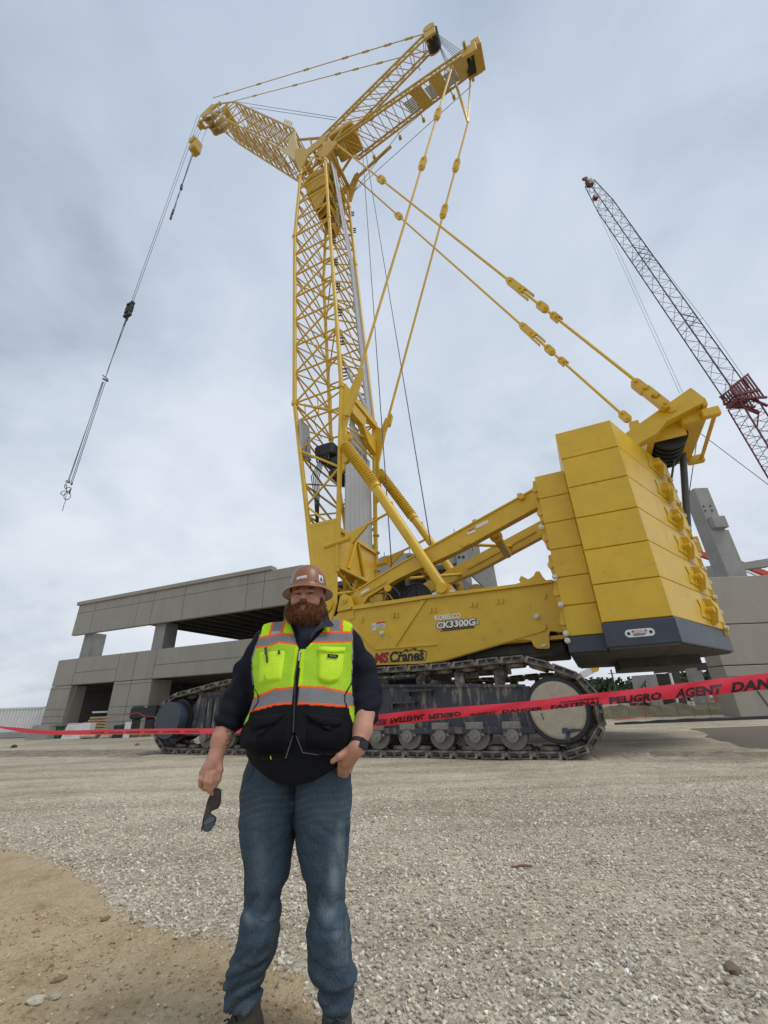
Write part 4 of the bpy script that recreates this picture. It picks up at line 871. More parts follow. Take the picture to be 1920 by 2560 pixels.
def stick(px0,py0,px1,py1,r,m,name,lab,cat):
    a=onz(px0,py0);c=onz(px1,py1); f=lambda p:Vector((p.x,p.y,float(gh(np.array([p.x]),np.array([p.y]))[0])+r+.006)); b=MB(); mid=(f(a)+f(c))/2+Vector((.0,.01,.004)); b.path([f(a),mid,f(c)],r,5); tag(b.build(name,m),lab,cat)
stick(1280,2176,1330,2173,.008,mat('red_brown_stick',(.22,.09,.06),.8),'stick','short reddish stick lying on the gravel at right','stick')
stick(1655,2106,1684,2107,.002,mat('dry_straw',(.6,.5,.25),.8),'straw','short pale straw on the gravel','straw'); stick(1850,2085,1925,2092,.002,MATS['dry_straw'],'straw','long yellow straw on the gravel at the right edge','straw')
# ================================================================== LEFT PRECAST BUILDING
th=math.radians(-66.65); E1=Vector((-math.sin(th),-math.cos(th),0)); E2=Vector((E1.y*-1,E1.x,0)); E2=Vector((-E1.y,E1.x,0))
BG=ony(95,1822,33.0); BG.z=0
bld=empty('parking_structure',BG,math.atan2(E1.y,E1.x),'tan precast concrete parking structure with open floors, left of the crane','building')
def B(px,py,dep=0.0):
    q=onpl(px,py,BG+E2*dep,E2)-BG; return Vector((q.dot(E1),dep,q.z))
def b7(X,Y,dep=0.0): return B(X*.4219,1350+Y*.4219,dep)
def bpan(name,pts,m,d0,thk,par=bld,joints=()):
    P=[b7(x,y,0) for x,y in pts]; P=[Vector((p.x,d0,p.z)) for p in P]; b=MB(); b.prism(P,(0,thk,0)); o=b.build(name,m,par)
    for (xa,ya,xb,yb) in joints:
        a,c=b7(xa,ya),b7(xb,yb); bb=MB(); bb.bar((a.x,d0-.004,a.z),(c.x,d0-.004,c.z),.05,.03,up=(0,1,0)); bb.build('panel_joint',M_joint,o)
    return o
def rect(x0,y0,x1,y1):
    """axis aligned rectangle on the facade from two opposite pixel corners"""
    a=b7(x0,y0);c=b7(x1,y1); return a,c
# axis aligned measures
zc1=b7(465,390).z; zb1=b7(430,566).z; s0t=b7(440,500).x; sR=B(756,1440).x
zL1=b7(345,715).z; zL0=b7(440,858).z; s0=b7(300,900).x
sp1=b7(445,790).x; sp2=b7(690,800).x; sp3=b7(912,780).x
spm=b7(800,750).x
def panel(name,x0,x1,z0,z1,d0=0,t=.3,js=(),m=M_prec,par=bld):
    b=MB(); b.bevbox((x0,d0,z0),(x1,d0+t,z1),.025); o=b.build(name,m,par)
    for (xa,za,xb,zb) in js:
        bb=MB(); bb.box((min(xa,xb)-.015,d0-.005,min(za,zb)-.015),(max(xa,xb)+.015,d0+.02,max(za,zb)+.015)); bb.build('panel_joint',M_joint,o)
    return o
zj=zc1-(zc1-zb1)*.28
tx=[b7(x,y).x for x,y in ((545,480),(810,430),(900,420),(1087,380),(1460,320),(1562,300))]
panel('spandrel_panel',s0t,sR,zb1,zc1,.0,.3,[(s0t,zj,sR,zj)]+[(x,zb1,x,zc1) for x in tx])
panel('roof_coping',s0t-.15,b7(1615,165).x,zc1,zc1+.28,-.15,.6)
lx=[sp1,b7(700,770).x]
zj2=zL0+(zL1-zL0)*.45
panel('spandrel_panel',s0,spm-.02,zL0,zL1,-.05,.35,[(sp1,zL0,sp1,zL1),(sp2,zL0,sp2,zL1),(sp1,zj2,sp2,zj2)])
panel('spandrel_panel',spm+.02,sR,zL0,zL1,-.05,.35,[(sp3,zL0,sp3,zL1),(sp3,zj2,sR,zj2)])
zz=[zL0*k for k in (.93,.50,.36,.22)]
panel('pier',s0,sp1,0,zL0-.03,-.05,1.15,[(s0,z,sp1,z) for z in zz])
panel('pier',sp2,spm-.02,0,zL0-.03,-.05,1.15,[(sp2,z,spm,z) for z in zz]); panel('pier',spm+.02,sp3,0,zL0-.03,-.05,1.6,[(spm,z,sp3,z) for z in zz])
def colm(x,d,z0,z1,w=.8): panel('column',x-w/2,x+w/2,z0,z1,d,w,m=M_conc)
c1=b7(468,630).x; c2=b7(905,570).x; c3=B(712,1600).x
for x in (c1+.1,c2,c3): colm(x,.45,zL1-.1,zb1+.1,1.05)
DP=17
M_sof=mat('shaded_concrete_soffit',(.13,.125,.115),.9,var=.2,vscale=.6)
def slabs(z,xl,xr):
    b=MB(); b.box((xl,.32,z),(xr,DP,z+.25)); 
    k=xl+.4
    while k<xr: b.box((k,.34,z-.55),(k+.18,DP-.1,z+.002)); k+=1.2
    b.box((xl,DP-.3,z-.7),(xr,DP,z)); b.build('floor_slab',M_sof,bld)
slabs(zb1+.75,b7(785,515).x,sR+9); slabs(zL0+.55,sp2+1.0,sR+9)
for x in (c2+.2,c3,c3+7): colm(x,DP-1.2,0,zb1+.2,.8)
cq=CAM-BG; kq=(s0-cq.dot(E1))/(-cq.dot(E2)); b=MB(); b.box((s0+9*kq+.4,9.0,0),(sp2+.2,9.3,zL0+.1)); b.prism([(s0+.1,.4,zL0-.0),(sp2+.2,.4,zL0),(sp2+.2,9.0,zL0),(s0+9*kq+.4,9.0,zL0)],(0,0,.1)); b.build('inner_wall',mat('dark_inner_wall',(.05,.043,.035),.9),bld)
b=MB(); p=b7(500,900); b.tube((sp1+2.0,3,zL0-.3),(sp2-.2,3,.3),.1,6); b.tube((sp1+1.0,2.6,zL0-.8),(sp1+1.9,2.6,0),.07,6); b.build('prop_brace',M_alu,bld)
b=MB(); p=b7(935,860); b.tube((sp3+.3,2,zL0-.4),(sp3+2.6,2,.6),.09,6); b.build('prop_brace',M_blk,bld)
# ================================================================== PRECAST FRAME BEHIND THE CRANE
def YP(px,py,y): return ony(px,py,y)
def z1(X,Y): return (860+X*.3014,1320+Y*.3014)
fr2=empty('unfinished_building',(2.5,31,0),0,'unfinished grey precast frame with deep dark soffits behind the yellow crane body','building')
def yprism(name,pts,y,t,m,par,raw=False):
    P=[YP(*(p if raw else z1(*p)),y) for p in pts]; o_=Vector(par.location) if par else Vector((0,0,0)); b=MB(); b.prism([p-o_ for p in P],(0,t,0)); return b.build(name,m,par)
yprism('wall_panel',[(180,300),(330,232),(540,205),(600,215),(640,300),(640,420),(180,420)],30,.4,M_conc,fr2)
yprism('wall_panel',[(600,260),(800,230),(930,170),(930,290),(800,320),(600,340)],30.2,.4,M_conc,fr2)
yprism('column',[(930,170),(1015,130),(1070,500),(960,520),(935,290)],30.0,.7,M_conc,fr2)
yprism('wall_panel',[(1022,125),(1115,112),(1128,190),(1128,330),(1040,330)],31,.5,M_conc,fr2)
yprism('wall_panel',[(1145,318),(1240,300),(1275,490),(1150,500)],31.5,.5,M_conc,fr2)
yprism('beam',[(1050,330),(1120,320),(1270,480),(1270,505),(1180,510),(1060,395)],31.2,.25,M_conc,fr2)
o_=Vector(fr2.location)
b=MB()
for k,(x0,y0,x1,y1) in enumerate(((330,420,700,560),(430,380,800,500),(560,345,900,470),(680,322,930,440))):
    P=[YP(*z1(x0,y0),30.6+k),YP(*z1(x1,y1-90),30.6+k),YP(*z1(x1,y1+120),30.6+k),YP(*z1(x0,y0+160),30.6+k)]; b.prism([p-o_ for p in P],(0,.3,0))
P=[YP(*z1(x,y),35) for x,y in ((150,380),(930,290),(960,620),(150,640))]; b.prism([p-o_ for p in P],(0,.3,0))
b.build('double_tee_beam',M_sof,fr2)
b=MB()
for x,y in ((955,240),(990,240)): q=YP(*z1(x,y),29.98)-o_; b.disc(q,(0,1,0),.11,.06,10)
b.build('anchor_hole',M_blk,fr2)
yprism('wall_opening',[(525,228),(562,225),(562,248),(525,252)],29.98,.05,M_joint,fr2)
b=MB()
for x,y in ((335,235),(545,200),(915,40),(1102,100),(1228,290),(1062,150)): q=YP(*z1(x,y),30.6)-o_; b.tube(q-Vector((0,0,.4)),q+Vector((0,0,.35)),.03,4)
rb_=b.build('rebar_stub',M_blk,fr2)
# ================================================================== RIGHT: PRECAST WALL, COLUMN, FRAME BEYOND
YW=21.6
def seg(name,label,cat,m,pts,y,t,bev=False):
    P=[ony(px,py,y) for px,py in pts]; c=sum(P,Vector())/len(P); c.z=0; root=empty(name,(c.x,c.y,0),0,label,cat) if label else None
    b=MB(); b.prism([p-(c if root else Vector()) for p in P],(0,t,0)); return (root,b,c)
wl=ony(1854,1795,YW); wx0=wl.x; wt=ony(1857,1440,YW).z
wall=empty('precast_wall',(wx0,YW,0),0,'tan precast concrete wall with horizontal joints at the right edge','wall')
def rw(px,py): q=ony(px,py,YW); return q.x-wx0,q.z
zA=rw(1860,1559)[1]; zB=rw(1880,1700)[1]; 
panel('wall_panel',0,7.5,zA+.02,wt,0,1.1,par=wall); panel('wall_panel',0,7.5,rw(1870,1662)[1]+.02,zA-.02,0,1.1,par=wall); panel('wall_panel',0,7.5,.06,rw(1870,1662)[1]-.02,0,1.1,js=[(0,rw(1870,1690)[1],7.5,rw(1870,1690)[1]),(0.0,rw(1870,1725)[1],7.5,rw(1870,1725)[1])],par=wall)
b=MB(); a=rw(1893,1727); c=rw(1935,1800); b.bar((a[0],-.01,a[1]),(c[0]+.2,-.01,c[1]),.06,.03,up=(0,1,0)); b.build('diagonal_joint',M_joint,wall)
# tall column with corbel
YC=23.5
def r5(X,Y): return (1300+X*.4068,900+Y*.4068)
xl=ony(*r5(1072,800),YC).x; xr=ony(*r5(1150,770),YC).x; zt_=ony(*r5(1110,785),YC).z; zk=ony(*r5(1215,1040),YC).z
xl2=ony(*r5(1170,1050),YC).x; xr2=ony(*r5(1262,1030),YC).x
tc_=empty('precast_column',((xl+xr)/2,YC,0),0,'tall bare grey concrete column with a corbel standing behind the wall','column')
w_=(xr-xl)
one(lambda b:(b.bevbox((-w_/2,0,0),(w_/2,1.0,zt_),.03),),'shaft',M_conc,tc_)
one(lambda b:(b.bevbox((-w_/2+.1,-.35,zk),(w_/2+.02,.02,zk+.75),.03),b.box((w_/2+.02,.1,zk+.1),(w_/2+.1,.8,zk+.5))),'corbel',M_conc,tc_)
one(lambda b:[b.disc((x,-.01,zk+z),(0,1,0),.06,.04,8) for x in (-.3,.12) for z in (1.25,1.55)],'bolt_pocket',M_blk,tc_)
one(lambda b:b.bevbox((w_/2-.02,.1,0),(w_/2+.30,.9,zk+.0),.03),'pilaster',M_conc,tc_)
fr3=empty('unfinished_building',(17,26,0),0,'grey precast beams and posts of the unfinished frame behind the tall column','building')
yprism('beam',[(1751,1424),(1757,1417),(1806,1410),(1815,1442),(1755,1450)],26,.5,M_conc,fr3,True)
yprism('beam',[(1848,1408),(1930,1394),(1930,1414),(1858,1423)],27,.5,M_conc,fr3,True)
yprism('beam',[(1868,1462),(1930,1456),(1930,1492),(1885,1490)],27,.5,M_conc,fr3,True)
yprism('beam',[(1880,1495),(1930,1500),(1930,1520),(1890,1510)],30,.5,M_sof,fr3,True)
# open hall behind, seen under the counterweight
hall=empty('concrete_hall',(17,36,0),0,'row of precast panels and columns seen below the counterweight','building')
def r8(X,Y): return (1560+X*.217,1640+Y*.217)
def hp(name,pts,y,t,m): yprism(name,[r8(*p) for p in pts],y,t,m,hall,True)
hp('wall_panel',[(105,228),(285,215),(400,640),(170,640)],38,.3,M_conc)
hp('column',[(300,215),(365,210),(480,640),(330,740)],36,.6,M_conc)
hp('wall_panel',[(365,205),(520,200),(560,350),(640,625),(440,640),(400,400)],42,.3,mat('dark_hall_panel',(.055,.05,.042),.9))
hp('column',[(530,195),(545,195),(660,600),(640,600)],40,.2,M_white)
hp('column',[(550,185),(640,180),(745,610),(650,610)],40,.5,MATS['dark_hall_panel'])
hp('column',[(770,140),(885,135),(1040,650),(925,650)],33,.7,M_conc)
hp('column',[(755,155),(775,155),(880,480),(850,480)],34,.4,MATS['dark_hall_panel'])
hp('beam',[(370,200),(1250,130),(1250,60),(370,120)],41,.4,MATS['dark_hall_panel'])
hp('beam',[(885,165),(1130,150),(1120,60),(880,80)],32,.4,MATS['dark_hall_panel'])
b=MB(); o_=Vector(hall.location)
for a,c in (((285,235),(180,395)),((230,320),(270,380))): b.tube(YP(*r8(*a),37.5)-o_,YP(*r8(*c),37.5)-o_,.09,6)
b.build('prop_brace',M_joint,hall)
# silt fence, kerb edge, low soil bank on the right
b=MB(); a=onz(1540,1812); c=onz(1990,1795); n=60
pts=[a.lerp(c,i/n) for i in range(n+1)]
for p,q in zip(pts,pts[1:]): h0=.11+.02*math.sin(p.x*1.1)+.012*math.sin(p.x*5); b.hexa([p,q,q+Vector((0,.12,0)),p+Vector((0,.12,0)),p+Vector((0,0,h0)),q+Vector((0,0,h0)),q+Vector((0,.12,h0)),p+Vector((0,.12,h0))])
tag(b.build('edge_sock',M_blk),'long black erosion control sock along the far edge of the gravel at right','erosion sock')
bank=MB(); a=onz(1480,1796)+Vector((0,3,0)); 
for i in range(50):
    for j in range(6):
        x0=9+i*.42; 
        f=lambda i,j:(9+i*.42, 25.5+j*.8+.2*math.sin(i*.7), (.0,.25,.42,.5,.45,.0)[j]*(1+.25*math.sin(i*.9+j)+.15*math.sin(i*2.3)))
        if j<5: bank.add([f(i,j),f(i+1,j),f(i+1,j+1),f(i,j+1)],[(0,1,2,3)])
bank.smooth=True
bo=bank.build('soil_bank',mat('brown_soil',(.13,.10,.055),.95,var=.35,vscale=1.3,col2=(.10,.11,.04),v2scale=.8,v2lo=.5,v2hi=.6,bump=.6,bscale=8)); tag(bo,kind='structure')
wf=empty('wire_fence',(16,24.5,0),0,'low rusty wire mesh fence in front of the brown soil bank','fence')
def wfm(b):
    for i in range(16): b.tube((-6+i*.85,0,0),(-6+i*.85,.0,1.0),.014,4)
    for z in (.3,.62,.98): b.tube((-6,0,z),(7,0,z+.02*z),.008,4)
one(wfm,'wire_mesh',mat('rusty_wire',(.20,.16,.11),.8),wf)
b=MB(); b.path([YP(*r8(-100,735),24),YP(*r8(120,712),24),YP(*r8(330,680),25)],.03,4); tag(b.build('orange_line',mat('faded_orange_tape',(.6,.12,.07),.7)),'thin faded orange tape strung along the wire fence','tape')
b=MB(); c=YP(*r8(235,590),30); b.bevbox((c.x-.6,c.y,0.3),(c.x+.6,c.y+.7,c.z+.35),.08); b.path([(c.x-.5,c.y-.05,.5),(c.x,c.y-.08,.75),(c.x+.5,c.y-.05,.45)],.08,6); tag(b.build('machine',mat('faded_maroon',(.13,.05,.06),.6,var=.3)),'small maroon machine standing by the panels below the counterweight','machine')
b=MB(); p=YP(*r8(820,490),44); q=YP(*r8(1230,463),44); b.tube(p,q,.28,10); tag(b.build('pipe',mat('pale_blue_pipe',(.5,.55,.62),.5)),'pale blue pipe lying on the soil beyond the columns','pipe')
# ================================================================== LEFT CLUTTER
cont=empty('shipping_container',(onz(60,1842)+Vector((-11.5,8,0))),math.radians(4),'long white container behind the concrete barriers at the left edge','container')
M_wc=mat('white_painted_steel',(.66,.67,.66),.6,var=.07,vscale=2)
hc=ony(60,1768,cont.location.y).z
def cn_(b):
    for i in range(60): x=-9+i*.25; b.box((x,0,.15),(x+.13,2.4,hc-.1)); b.box((x+.13,.05,.15),(x+.25,2.35,hc-.1))
    b.box((-9.02,-.03,hc-.12),(6.02,2.43,hc)); b.box((-9.02,-.03,0),(6.02,2.43,.16)); b.box((5.9,-.03,0),(6.02,.1,hc))
one(cn_,'corrugated_side',M_wc,cont)
def gthing(name,label,cat,m,px,py,w,d,h,rz=0,fn=None,group=None):
    p=onz(px,py); b=MB()
    (fn or (lambda b:b.bevbox((-w/2,0,0),(w/2,d,h),.03)))(b); o=b.build(name,m); o.location=(p.x,p.y,0); o.rotation_euler=(0,0,rz); o.scale=(.62,1,1); return tag(o,label,cat,group)
def barrier(L_):
    return lambda b:b.prism([(-L_/2,0,0),(-L_/2,.6,0),(-L_/2,.6,.1),(-L_/2,.42,.35),(-L_/2,.38,.8),(-L_/2,.22,.8),(-L_/2,.18,.35),(-L_/2,0,.1)],(L_,0,0))
gthing('concrete_barrier','low grey concrete barrier in front of the white container, far left','barrier',M_conc,30,1846,2,1,1,fn=lambda b:b.bevbox((-2.6,0,0),(1.4,.5,.38),.05))
gthing('concrete_block','grey sloped concrete block between the container and green bin','block',M_conc,86,1850,2,1,1,fn=lambda b:b.prism([(-.9,0,0),(1.0,0,0),(1.0,0,.72),(-.5,0,.72)],(0,.8,0)))
gn=gthing('green_bin','small dark green bin between the grey and white blocks','bin',mat('green_plastic',(.012,.12,.045),.5),133,1847,1,1,1,fn=lambda b:(b.bevbox((-.65,0,0),(.45,.7,.62),.04),b.bevbox((-.7,-.04,.58),(.5,.74,.68),.02),b.box((.5,.1,0),(.8,.7,.6))))
gthing('white_barrier','white plastic water barrier beside the green bin','barrier',M_wc,185,1846,2,1,1,fn=lambda b:(b.prism([(-1.2,0,0),(1.1,0,0),(1.1,.1,.75),(-1.0,.1,.75)],(0,.5,0)),b.box((-.95,-.01,.15),(-.3,.1,.6))))
def bags(b):
    import bmesh as bmm
    for k in range(7):
        bm=bmesh.new(); bmesh.ops.create_icosphere(bm,subdivisions=2,radius=1); b.smooth=True
        b.add([(v.co.x*.42-1.3+k*.42+(k%2)*.1,v.co.y*.3+.2,max(0,v.co.z*.13+.12+(.16 if k in(3,4,5) else 0)+.04*noise.noise(v.co*3+Vector((k,0,0))))) for v in bm.verts],[tuple(v.index for v in f.verts) for f in bm.faces]); bm.free()
gthing('sandbag_pile','pile of pale sagging sandbags on the gravel before the opening','sandbags',mat('pale_sack',(.48,.44,.34),.9,var=.2,vscale=6),243,1846,1,1,1,fn=bags)
gthing('dark_crate','dark open crate standing by the second pier','crate',M_blk,296,1845,1,1,1,fn=lambda b:(b.bevbox((-.6,0,0),(.6,.8,.62),.03),b.box((-.62,-.03,.5),(.62,.83,.56))))
gthing('lumber_stack','stack of tan boards with a white sheet behind the red tape','lumber',mat('tan_lumber',(.42,.31,.17),.8,var=.2,vscale=5),236,1836,1,1,1,fn=lambda b:[b.bevbox((-1.1+.1*(k%2),k*.02,.06+k*.17),(.9+.1*(k%3),.9,.18+k*.17),.01) for k in range(6)])
gthing('white_board','pale board lying on top of the lumber behind the tape','board',M_wc,236,1834,1,1,1,fn=lambda b:b.bevbox((-.8,0,1.25),(.9,.9,1.36),.01))
gthing('black_tarp_bundle','black wrapped bundle beside the left end of the near crawler','bundle',M_blk,352,1834,1,1,1,fn=lambda b:(b.bevbox((-1.6,0,.8),(1.2,.9,1.55),.12),b.bevbox((-1.3,.1,.2),(1.0,.8,.8),.05)))
gthing('wood_pallet','wooden pallet on the ground left of the near crawler','pallet',MATS['tan_lumber'],350,1843,1,1,1,fn=lambda b:[b.box((-1,k*.22,.12),(1,k*.22+.12,.16)) for k in range(5)]+[b.box((x,0,0),(x+.1,1,.12)) for x in (-1,-.05,.9)])
gthing('white_post_board','narrow upright white board near the dark crate','board',M_wc,313,1845,1,1,1,fn=lambda b:b.bevbox((-.25,0,0),(.25,.06,.75),.01))
gthing('brick','reddish brick on the gravel left of the crawler','brick',mat('red_brick',(.30,.12,.07),.85),341,1864,1,1,1,fn=lambda b:b.bevbox((-.11,0,0),(.11,.09,.07),.01))
gthing('rock','dark rock on the rutted ground far left','rock',mat('dark_rock',(.07,.06,.06),.85),30,1870,1,1,1,fn=lambda b:b.prism([(-.15,0,0),(.16,0,0),(.1,0,.09),(-.03,0,.12)],(0,.15,0)))
# stake with thin red line
p=onz(308,1843); stk=empty('marker_stake',p,0,'thin dark stake carrying a fine red line beside the pier','stake'); ht=ony(323,1782,p.y).z
one(lambda b:b.tube((0,0,0),(.55,0,ht),.025,5),'stake_shaft',M_blk,stk)
b=MB(); t_=Vector((p.x+.55,p.y,ht)); b.path([ony(95,1820,p.y+1),ony(190,1810,p.y+.5),ony(265,1797,p.y),t_],.018,4); b.path([t_,ony(360,1790,p.y),ony(400,1793,p.y)],.018,4); tag(b.build('barrier_line',mat('thin_red_line',(.5,.06,.05),.6)),'thin red line strung from the stake across the openings','line')
# ================================================================== RED SECOND CRANE
rc=empty('lattice_crane',(40,52,0),0,'distant dark red lattice boom crane rising at the right edge','crane')
YR=52.0
def R(px,py,dy=0): return ony(px,py,YR+dy)-Vector(rc.location)
def rsec(t):
    # centre line pixels
    L_=[(1478,470),(1510,505),(1845,985),(1925,1120),(2050,1330),(2290,1730)]
    k=t*(len(L_)-1); i=min(int(k),len(L_)-2); f=k-i; return (L_[i][0]*(1-f)+L_[i+1][0]*f,L_[i][1]*(1-f)+L_[i+1][1]*f)
tip=R(1474,458); e1_=R(1840,985); e2_=R(2300,1740); e2_.z=1.2
def box4(c,d,w,h): s=Vector((0,1,0))*w/2; n_=Vector((-d.z,0,d.x))*h/2; return [c-s-n_,c-s+n_,c+s+n_,c+s-n_]
d_=(e1_-tip).normalized(); d2_=(e2_-e1_).normalized()
mid=tip.lerp(e1_,.14)
b=MB(); b.mi=1; lat(b,box4(tip,d_,1.2,1.5),box4(mid,d_,2.0,2.35),.09,.035,6,(0,1,2,3),'z',4,6); lat(b,box4(mid,d_,2.0,2.35),box4(e1_,d_,2.0,2.45),.10,.036,42,(0,2),'z',4,6); lat(b,box4(mid,d_,2.0,2.35),box4(e1_,d_,2.0,2.45),.02,.034,24,(1,3),'z',4,4)
b.mi=0; lat(b,box4(e1_+d2_*2,d2_,2.4,2.7),box4(e1_+d2_*17,d2_,2.4,2.7),.12,.045,16,(0,1,2,3),'z',4,6); lat(b,box4(e1_+d2_*17,d2_,2.4,2.7),box4(e2_,d2_,1.5,1.6),.12,.045,20,(0,1,2,3),'z',4,6)
b.mi=1
for t in (.30,.33,.36,.66,.69): q=box4(mid.lerp(e1_,t),d_,2.0,2.4); q2=box4(mid.lerp(e1_,t+.03),d_,2.0,2.4); b.tube(q[0],q2[2],.06,4); b.tube(q[1],q2[3],.06,4); b.tube(q[0],q2[1],.06,4)
b.build('boom',[M_dred,M_dgrey],rc)
def rh(b):
    for k in range(3): b.disc(tip+Vector((-.9+.3*k,0,1.5+.2*k)),(0,1,.2),.42,.12,12)
    b.bevbox(tuple(tip+Vector((-.7,-.5,-.9))),tuple(tip+Vector((.6,.5,.9))),.1); b.tube(tip+Vector((-.4,0,.3)),tip+Vector((-1.1,0,1.7)),.14,6); b.tube(tip+Vector((.6,0,1)),tip+Vector((.8,0,2.4)),.04,4)
    q=tip.lerp(e1_,.085)+Vector((-.9,0,-.4)); b.bevbox(tuple(q-Vector((.4,.4,.5))),tuple(q+Vector((.5,.4,.5))),.1)
one(rh,'boom_head',M_dred,rc)
def rj(b):
    c=e1_+d2_*.6; n_=Vector((-d_.z,0,d_.x)); n_=n_ if n_.z>0 else -n_
    for s in (-1.1,1.1):
        o1=Vector((0,s,0))
        for k in range(8): b.bar(c+o1+n_*(-1.3+.55*k)-d_*(1.2+.25*k),c+o1+n_*(-1.3+.55*k)+d_*(.9+.1*k),.16,.2)
        b.bar(c+o1-n_*1.5-d_*1.2,c+o1+n_*2.7-d_*3.2,.25,.25); b.bar(c+o1-n_*1.5+d_*.9,c+o1+n_*2.9+d_*1.6,.3,.3); b.bar(c+o1-n_*1.6+d_*.2,c+o1+n_*2.6+d_*.1,.3,.35)
    for k in range(5): b.tube(c+n_*(-1.4+.95*k)-d_*.2+Vector((0,-1.2,0)),c+n_*(-1.4+.95*k)-d_*.2+Vector((0,1.2,0)),.13,6)
    b.bar(c-n_*1.5+d_*.9,c+n_*.8+d_*1.0,.7,1.9,up=(0,1,0))
    b.tube(c+d2_*1.5,c+n_*1.6+d_*3.2,.15,6); b.tube(c+n_*1.6+d_*3.2,c+d2_*6,.1,6); [b.bar(c+n_*.6+d_*1.2+Vector((0,s,0)),c+n_*2.4+d_*3.0+Vector((0,s,0)),.3,.3) for s in (-.9,.9)]
one(rj,'boom_joint',M_dred,rc)
one(lambda b:(b.tube(R(1500,470),R(1757,795),.03,4),b.tube(R(1757,795),R(1872,960),.03,4),b.tube(R(1718,822),R(1757,795),.05,4),b.tube(R(1480,498),R(1700,985),.025,4),b.tube(R(1488,498),R(1708,985),.025,4),b.tube(R(1845,1020),R(1925,1165),.025,4),b.tube(R(1740,1075),R(1925,1215),.045,4)),'rope',M_cable,rc)
one(lambda b:(b.bevbox((8,-3,1.2),(16,3,4.5),.2),b.bevbox((6,-4,0),(17,-2.6,1.4),.3),b.bevbox((6,2.6,0),(17,4,1.4),.3)),'crane_body',M_dred,rc)
# ================================================================== ORANGE BOOM LIFT, SIGNED LIFT ARM, POLE
M_or=mat('orange_red_paint',(.55,.07,.035),.45)
bl=empty('orange_boom_lift',(26,40,0),0,'orange red telescopic lift arm passing behind the tall concrete column','boom lift')
o_=Vector(bl.location); one(lambda b:(b.bar(ony(1733,1379,40)-o_,ony(1815,1407,40)-o_,.35,.55,up=(0,0,1)),b.bar(ony(1840,1406,40)-o_,ony(1960,1453,40)-o_,.45,.5),b.bar(ony(1730,1385,40)-o_,ony(1752,1408,40)-o_,.2,.3)),'lift_arm',M_or,bl)
one(lambda b:b.bar(ony(1850,1421,39.7)-o_,ony(1960,1466,39.7)-o_,.2,.2),'lower_rail',M_white,bl)
one(lambda b:b.bevbox((3,-1,0),(7,1.5,2.2),.2),'lift_base',M_or,bl)
sl3=empty('signed_boom_lift',(16,45,0),0,'white lettered lift arm rising behind the right end of the near crawler','boom lift')
o_=Vector(sl3.location); A_=ony(1400,1716,45)-o_; B_=ony(1478,1676,45)-o_
one(lambda b:(b.bar(A_-(B_-A_)*.9,B_,.3,.62),),'lift_arm',M_white,sl3)
one(lambda b:(b.bar(B_,B_+Vector((.55,0,.12)),.35,.5),b.bar(B_+Vector((.2,0,.3)),B_+Vector((.75,0,.1)),.3,.3)),'arm_tip',M_yel,sl3)
text('United Rentals',.50,'arm_lettering',M_bl,sl3,A_+Vector((-.35,-.36,-.16)),B_-A_,(0,0,1),offset=.008,sx=.95)
one(lambda b:b.bevbox((-9,-1,0),(-5.5,1.5,2.2),.2),'lift_base',M_white,sl3)
def gpole(px,py0,y,lab):
    a=ony(px,py0,y); b=MB(); b.tube((0,0,0),(0,0,a.z),.10,6); b.tube((-.5,0,a.z-.5),(.5,0,a.z-.5),.05,5); o=b.build('utility_pole',mat('weathered_wood',(.10,.085,.07),.9)); o.location=(a.x,a.y,0); tag(o,lab,'pole')
gpole(1527,1674,62,'thin dark utility pole standing before the trees')
# ================================================================== TREES
def leafmass(b,c,rx,ry,rz_,n,seed,s=.35):
    g=np.random.default_rng(seed)
    cl=[(g.normal(0,.42,3)) for _ in range(9)]
    for i in range(n):
        q=cl[i%9]+g.normal(0,.27,3); L_=np.linalg.norm(q); 
        if L_>1.15: q=q/L_*1.1
        p=Vector((c[0]+q[0]*rx,c[1]+q[1]*ry,c[2]+q[2]*rz_)); a=Vector(g.normal(0,1,3)).normalized(); d=a.orthogonal().normalized(); e=a.cross(d); w=s*(.6+g.random()*.8)
        b.add([p-d*w,p+e*w*.7,p+d*w,p-e*w*.7],[(0,1,2,3)])
M_leaf=[mat('foliage_%s'%n_,c,.8,var=.35,vscale=.8) for n_,c in (('dark',(.035,.058,.022)),('olive',(.07,.085,.030)),('yellow_green',(.10,.12,.04)))]
M_bark=mat('bark',(.09,.07,.05),.9)
def tree(px,ytop,y,w,mi,label,seed):
    a=ony(px,ytop,y); h_=a.z; r=empty('broadleaf_tree',(a.x,y,0),0,label,'tree','trees along the far edge of the site')
    b=MB(); b.tube((0,0,0),(0,0,h_*.6),.3,6,.12); [b.tube((0,0,h_*.3),(w*.3*math.cos(k*2.1),w*.3*math.sin(k*2.1),h_*.7),.12,5,.04) for k in range(3)]; b.build('trunk',M_bark,r)
    b=MB(); leafmass(b,(0,0,h_*.56),w*.5,w*.5,h_*.44,900,seed,.42); b.build('crown',M_leaf[mi],r)
tl_=[(1395,1712,95,9,0,'leftmost tree, low and dark, just right of the crawler top'),(1428,1700,92,9,1,'olive tree right of the lettered lift arm'),(1462,1702,90,9,0,'dark rounded tree left of the thin pole'),(1492,1697,88,8,0,'dense dark tree touching the thin pole from the left'),(1512,1712,80,7,1,'short olive bush-like tree at the pole foot'),(1558,1690,78,9,0,'tallest dark tree right of the thin pole'),(1588,1712,76,6,2,'yellow green tree beside the grey hall panel'),(1702,1682,80,9,1,'tree seen in the gap between dark posts of the hall'),(1765,1676,70,8,0,'dark tree right of the light grey hall column'),(1800,1676,74,8,0,'dark tree next to the edge of the tan wall'),(1530,1716,84,9,1,'olive tree low behind the pole'),(1350,1716,100,10,0,'dark tree mostly hidden behind the crawler')]
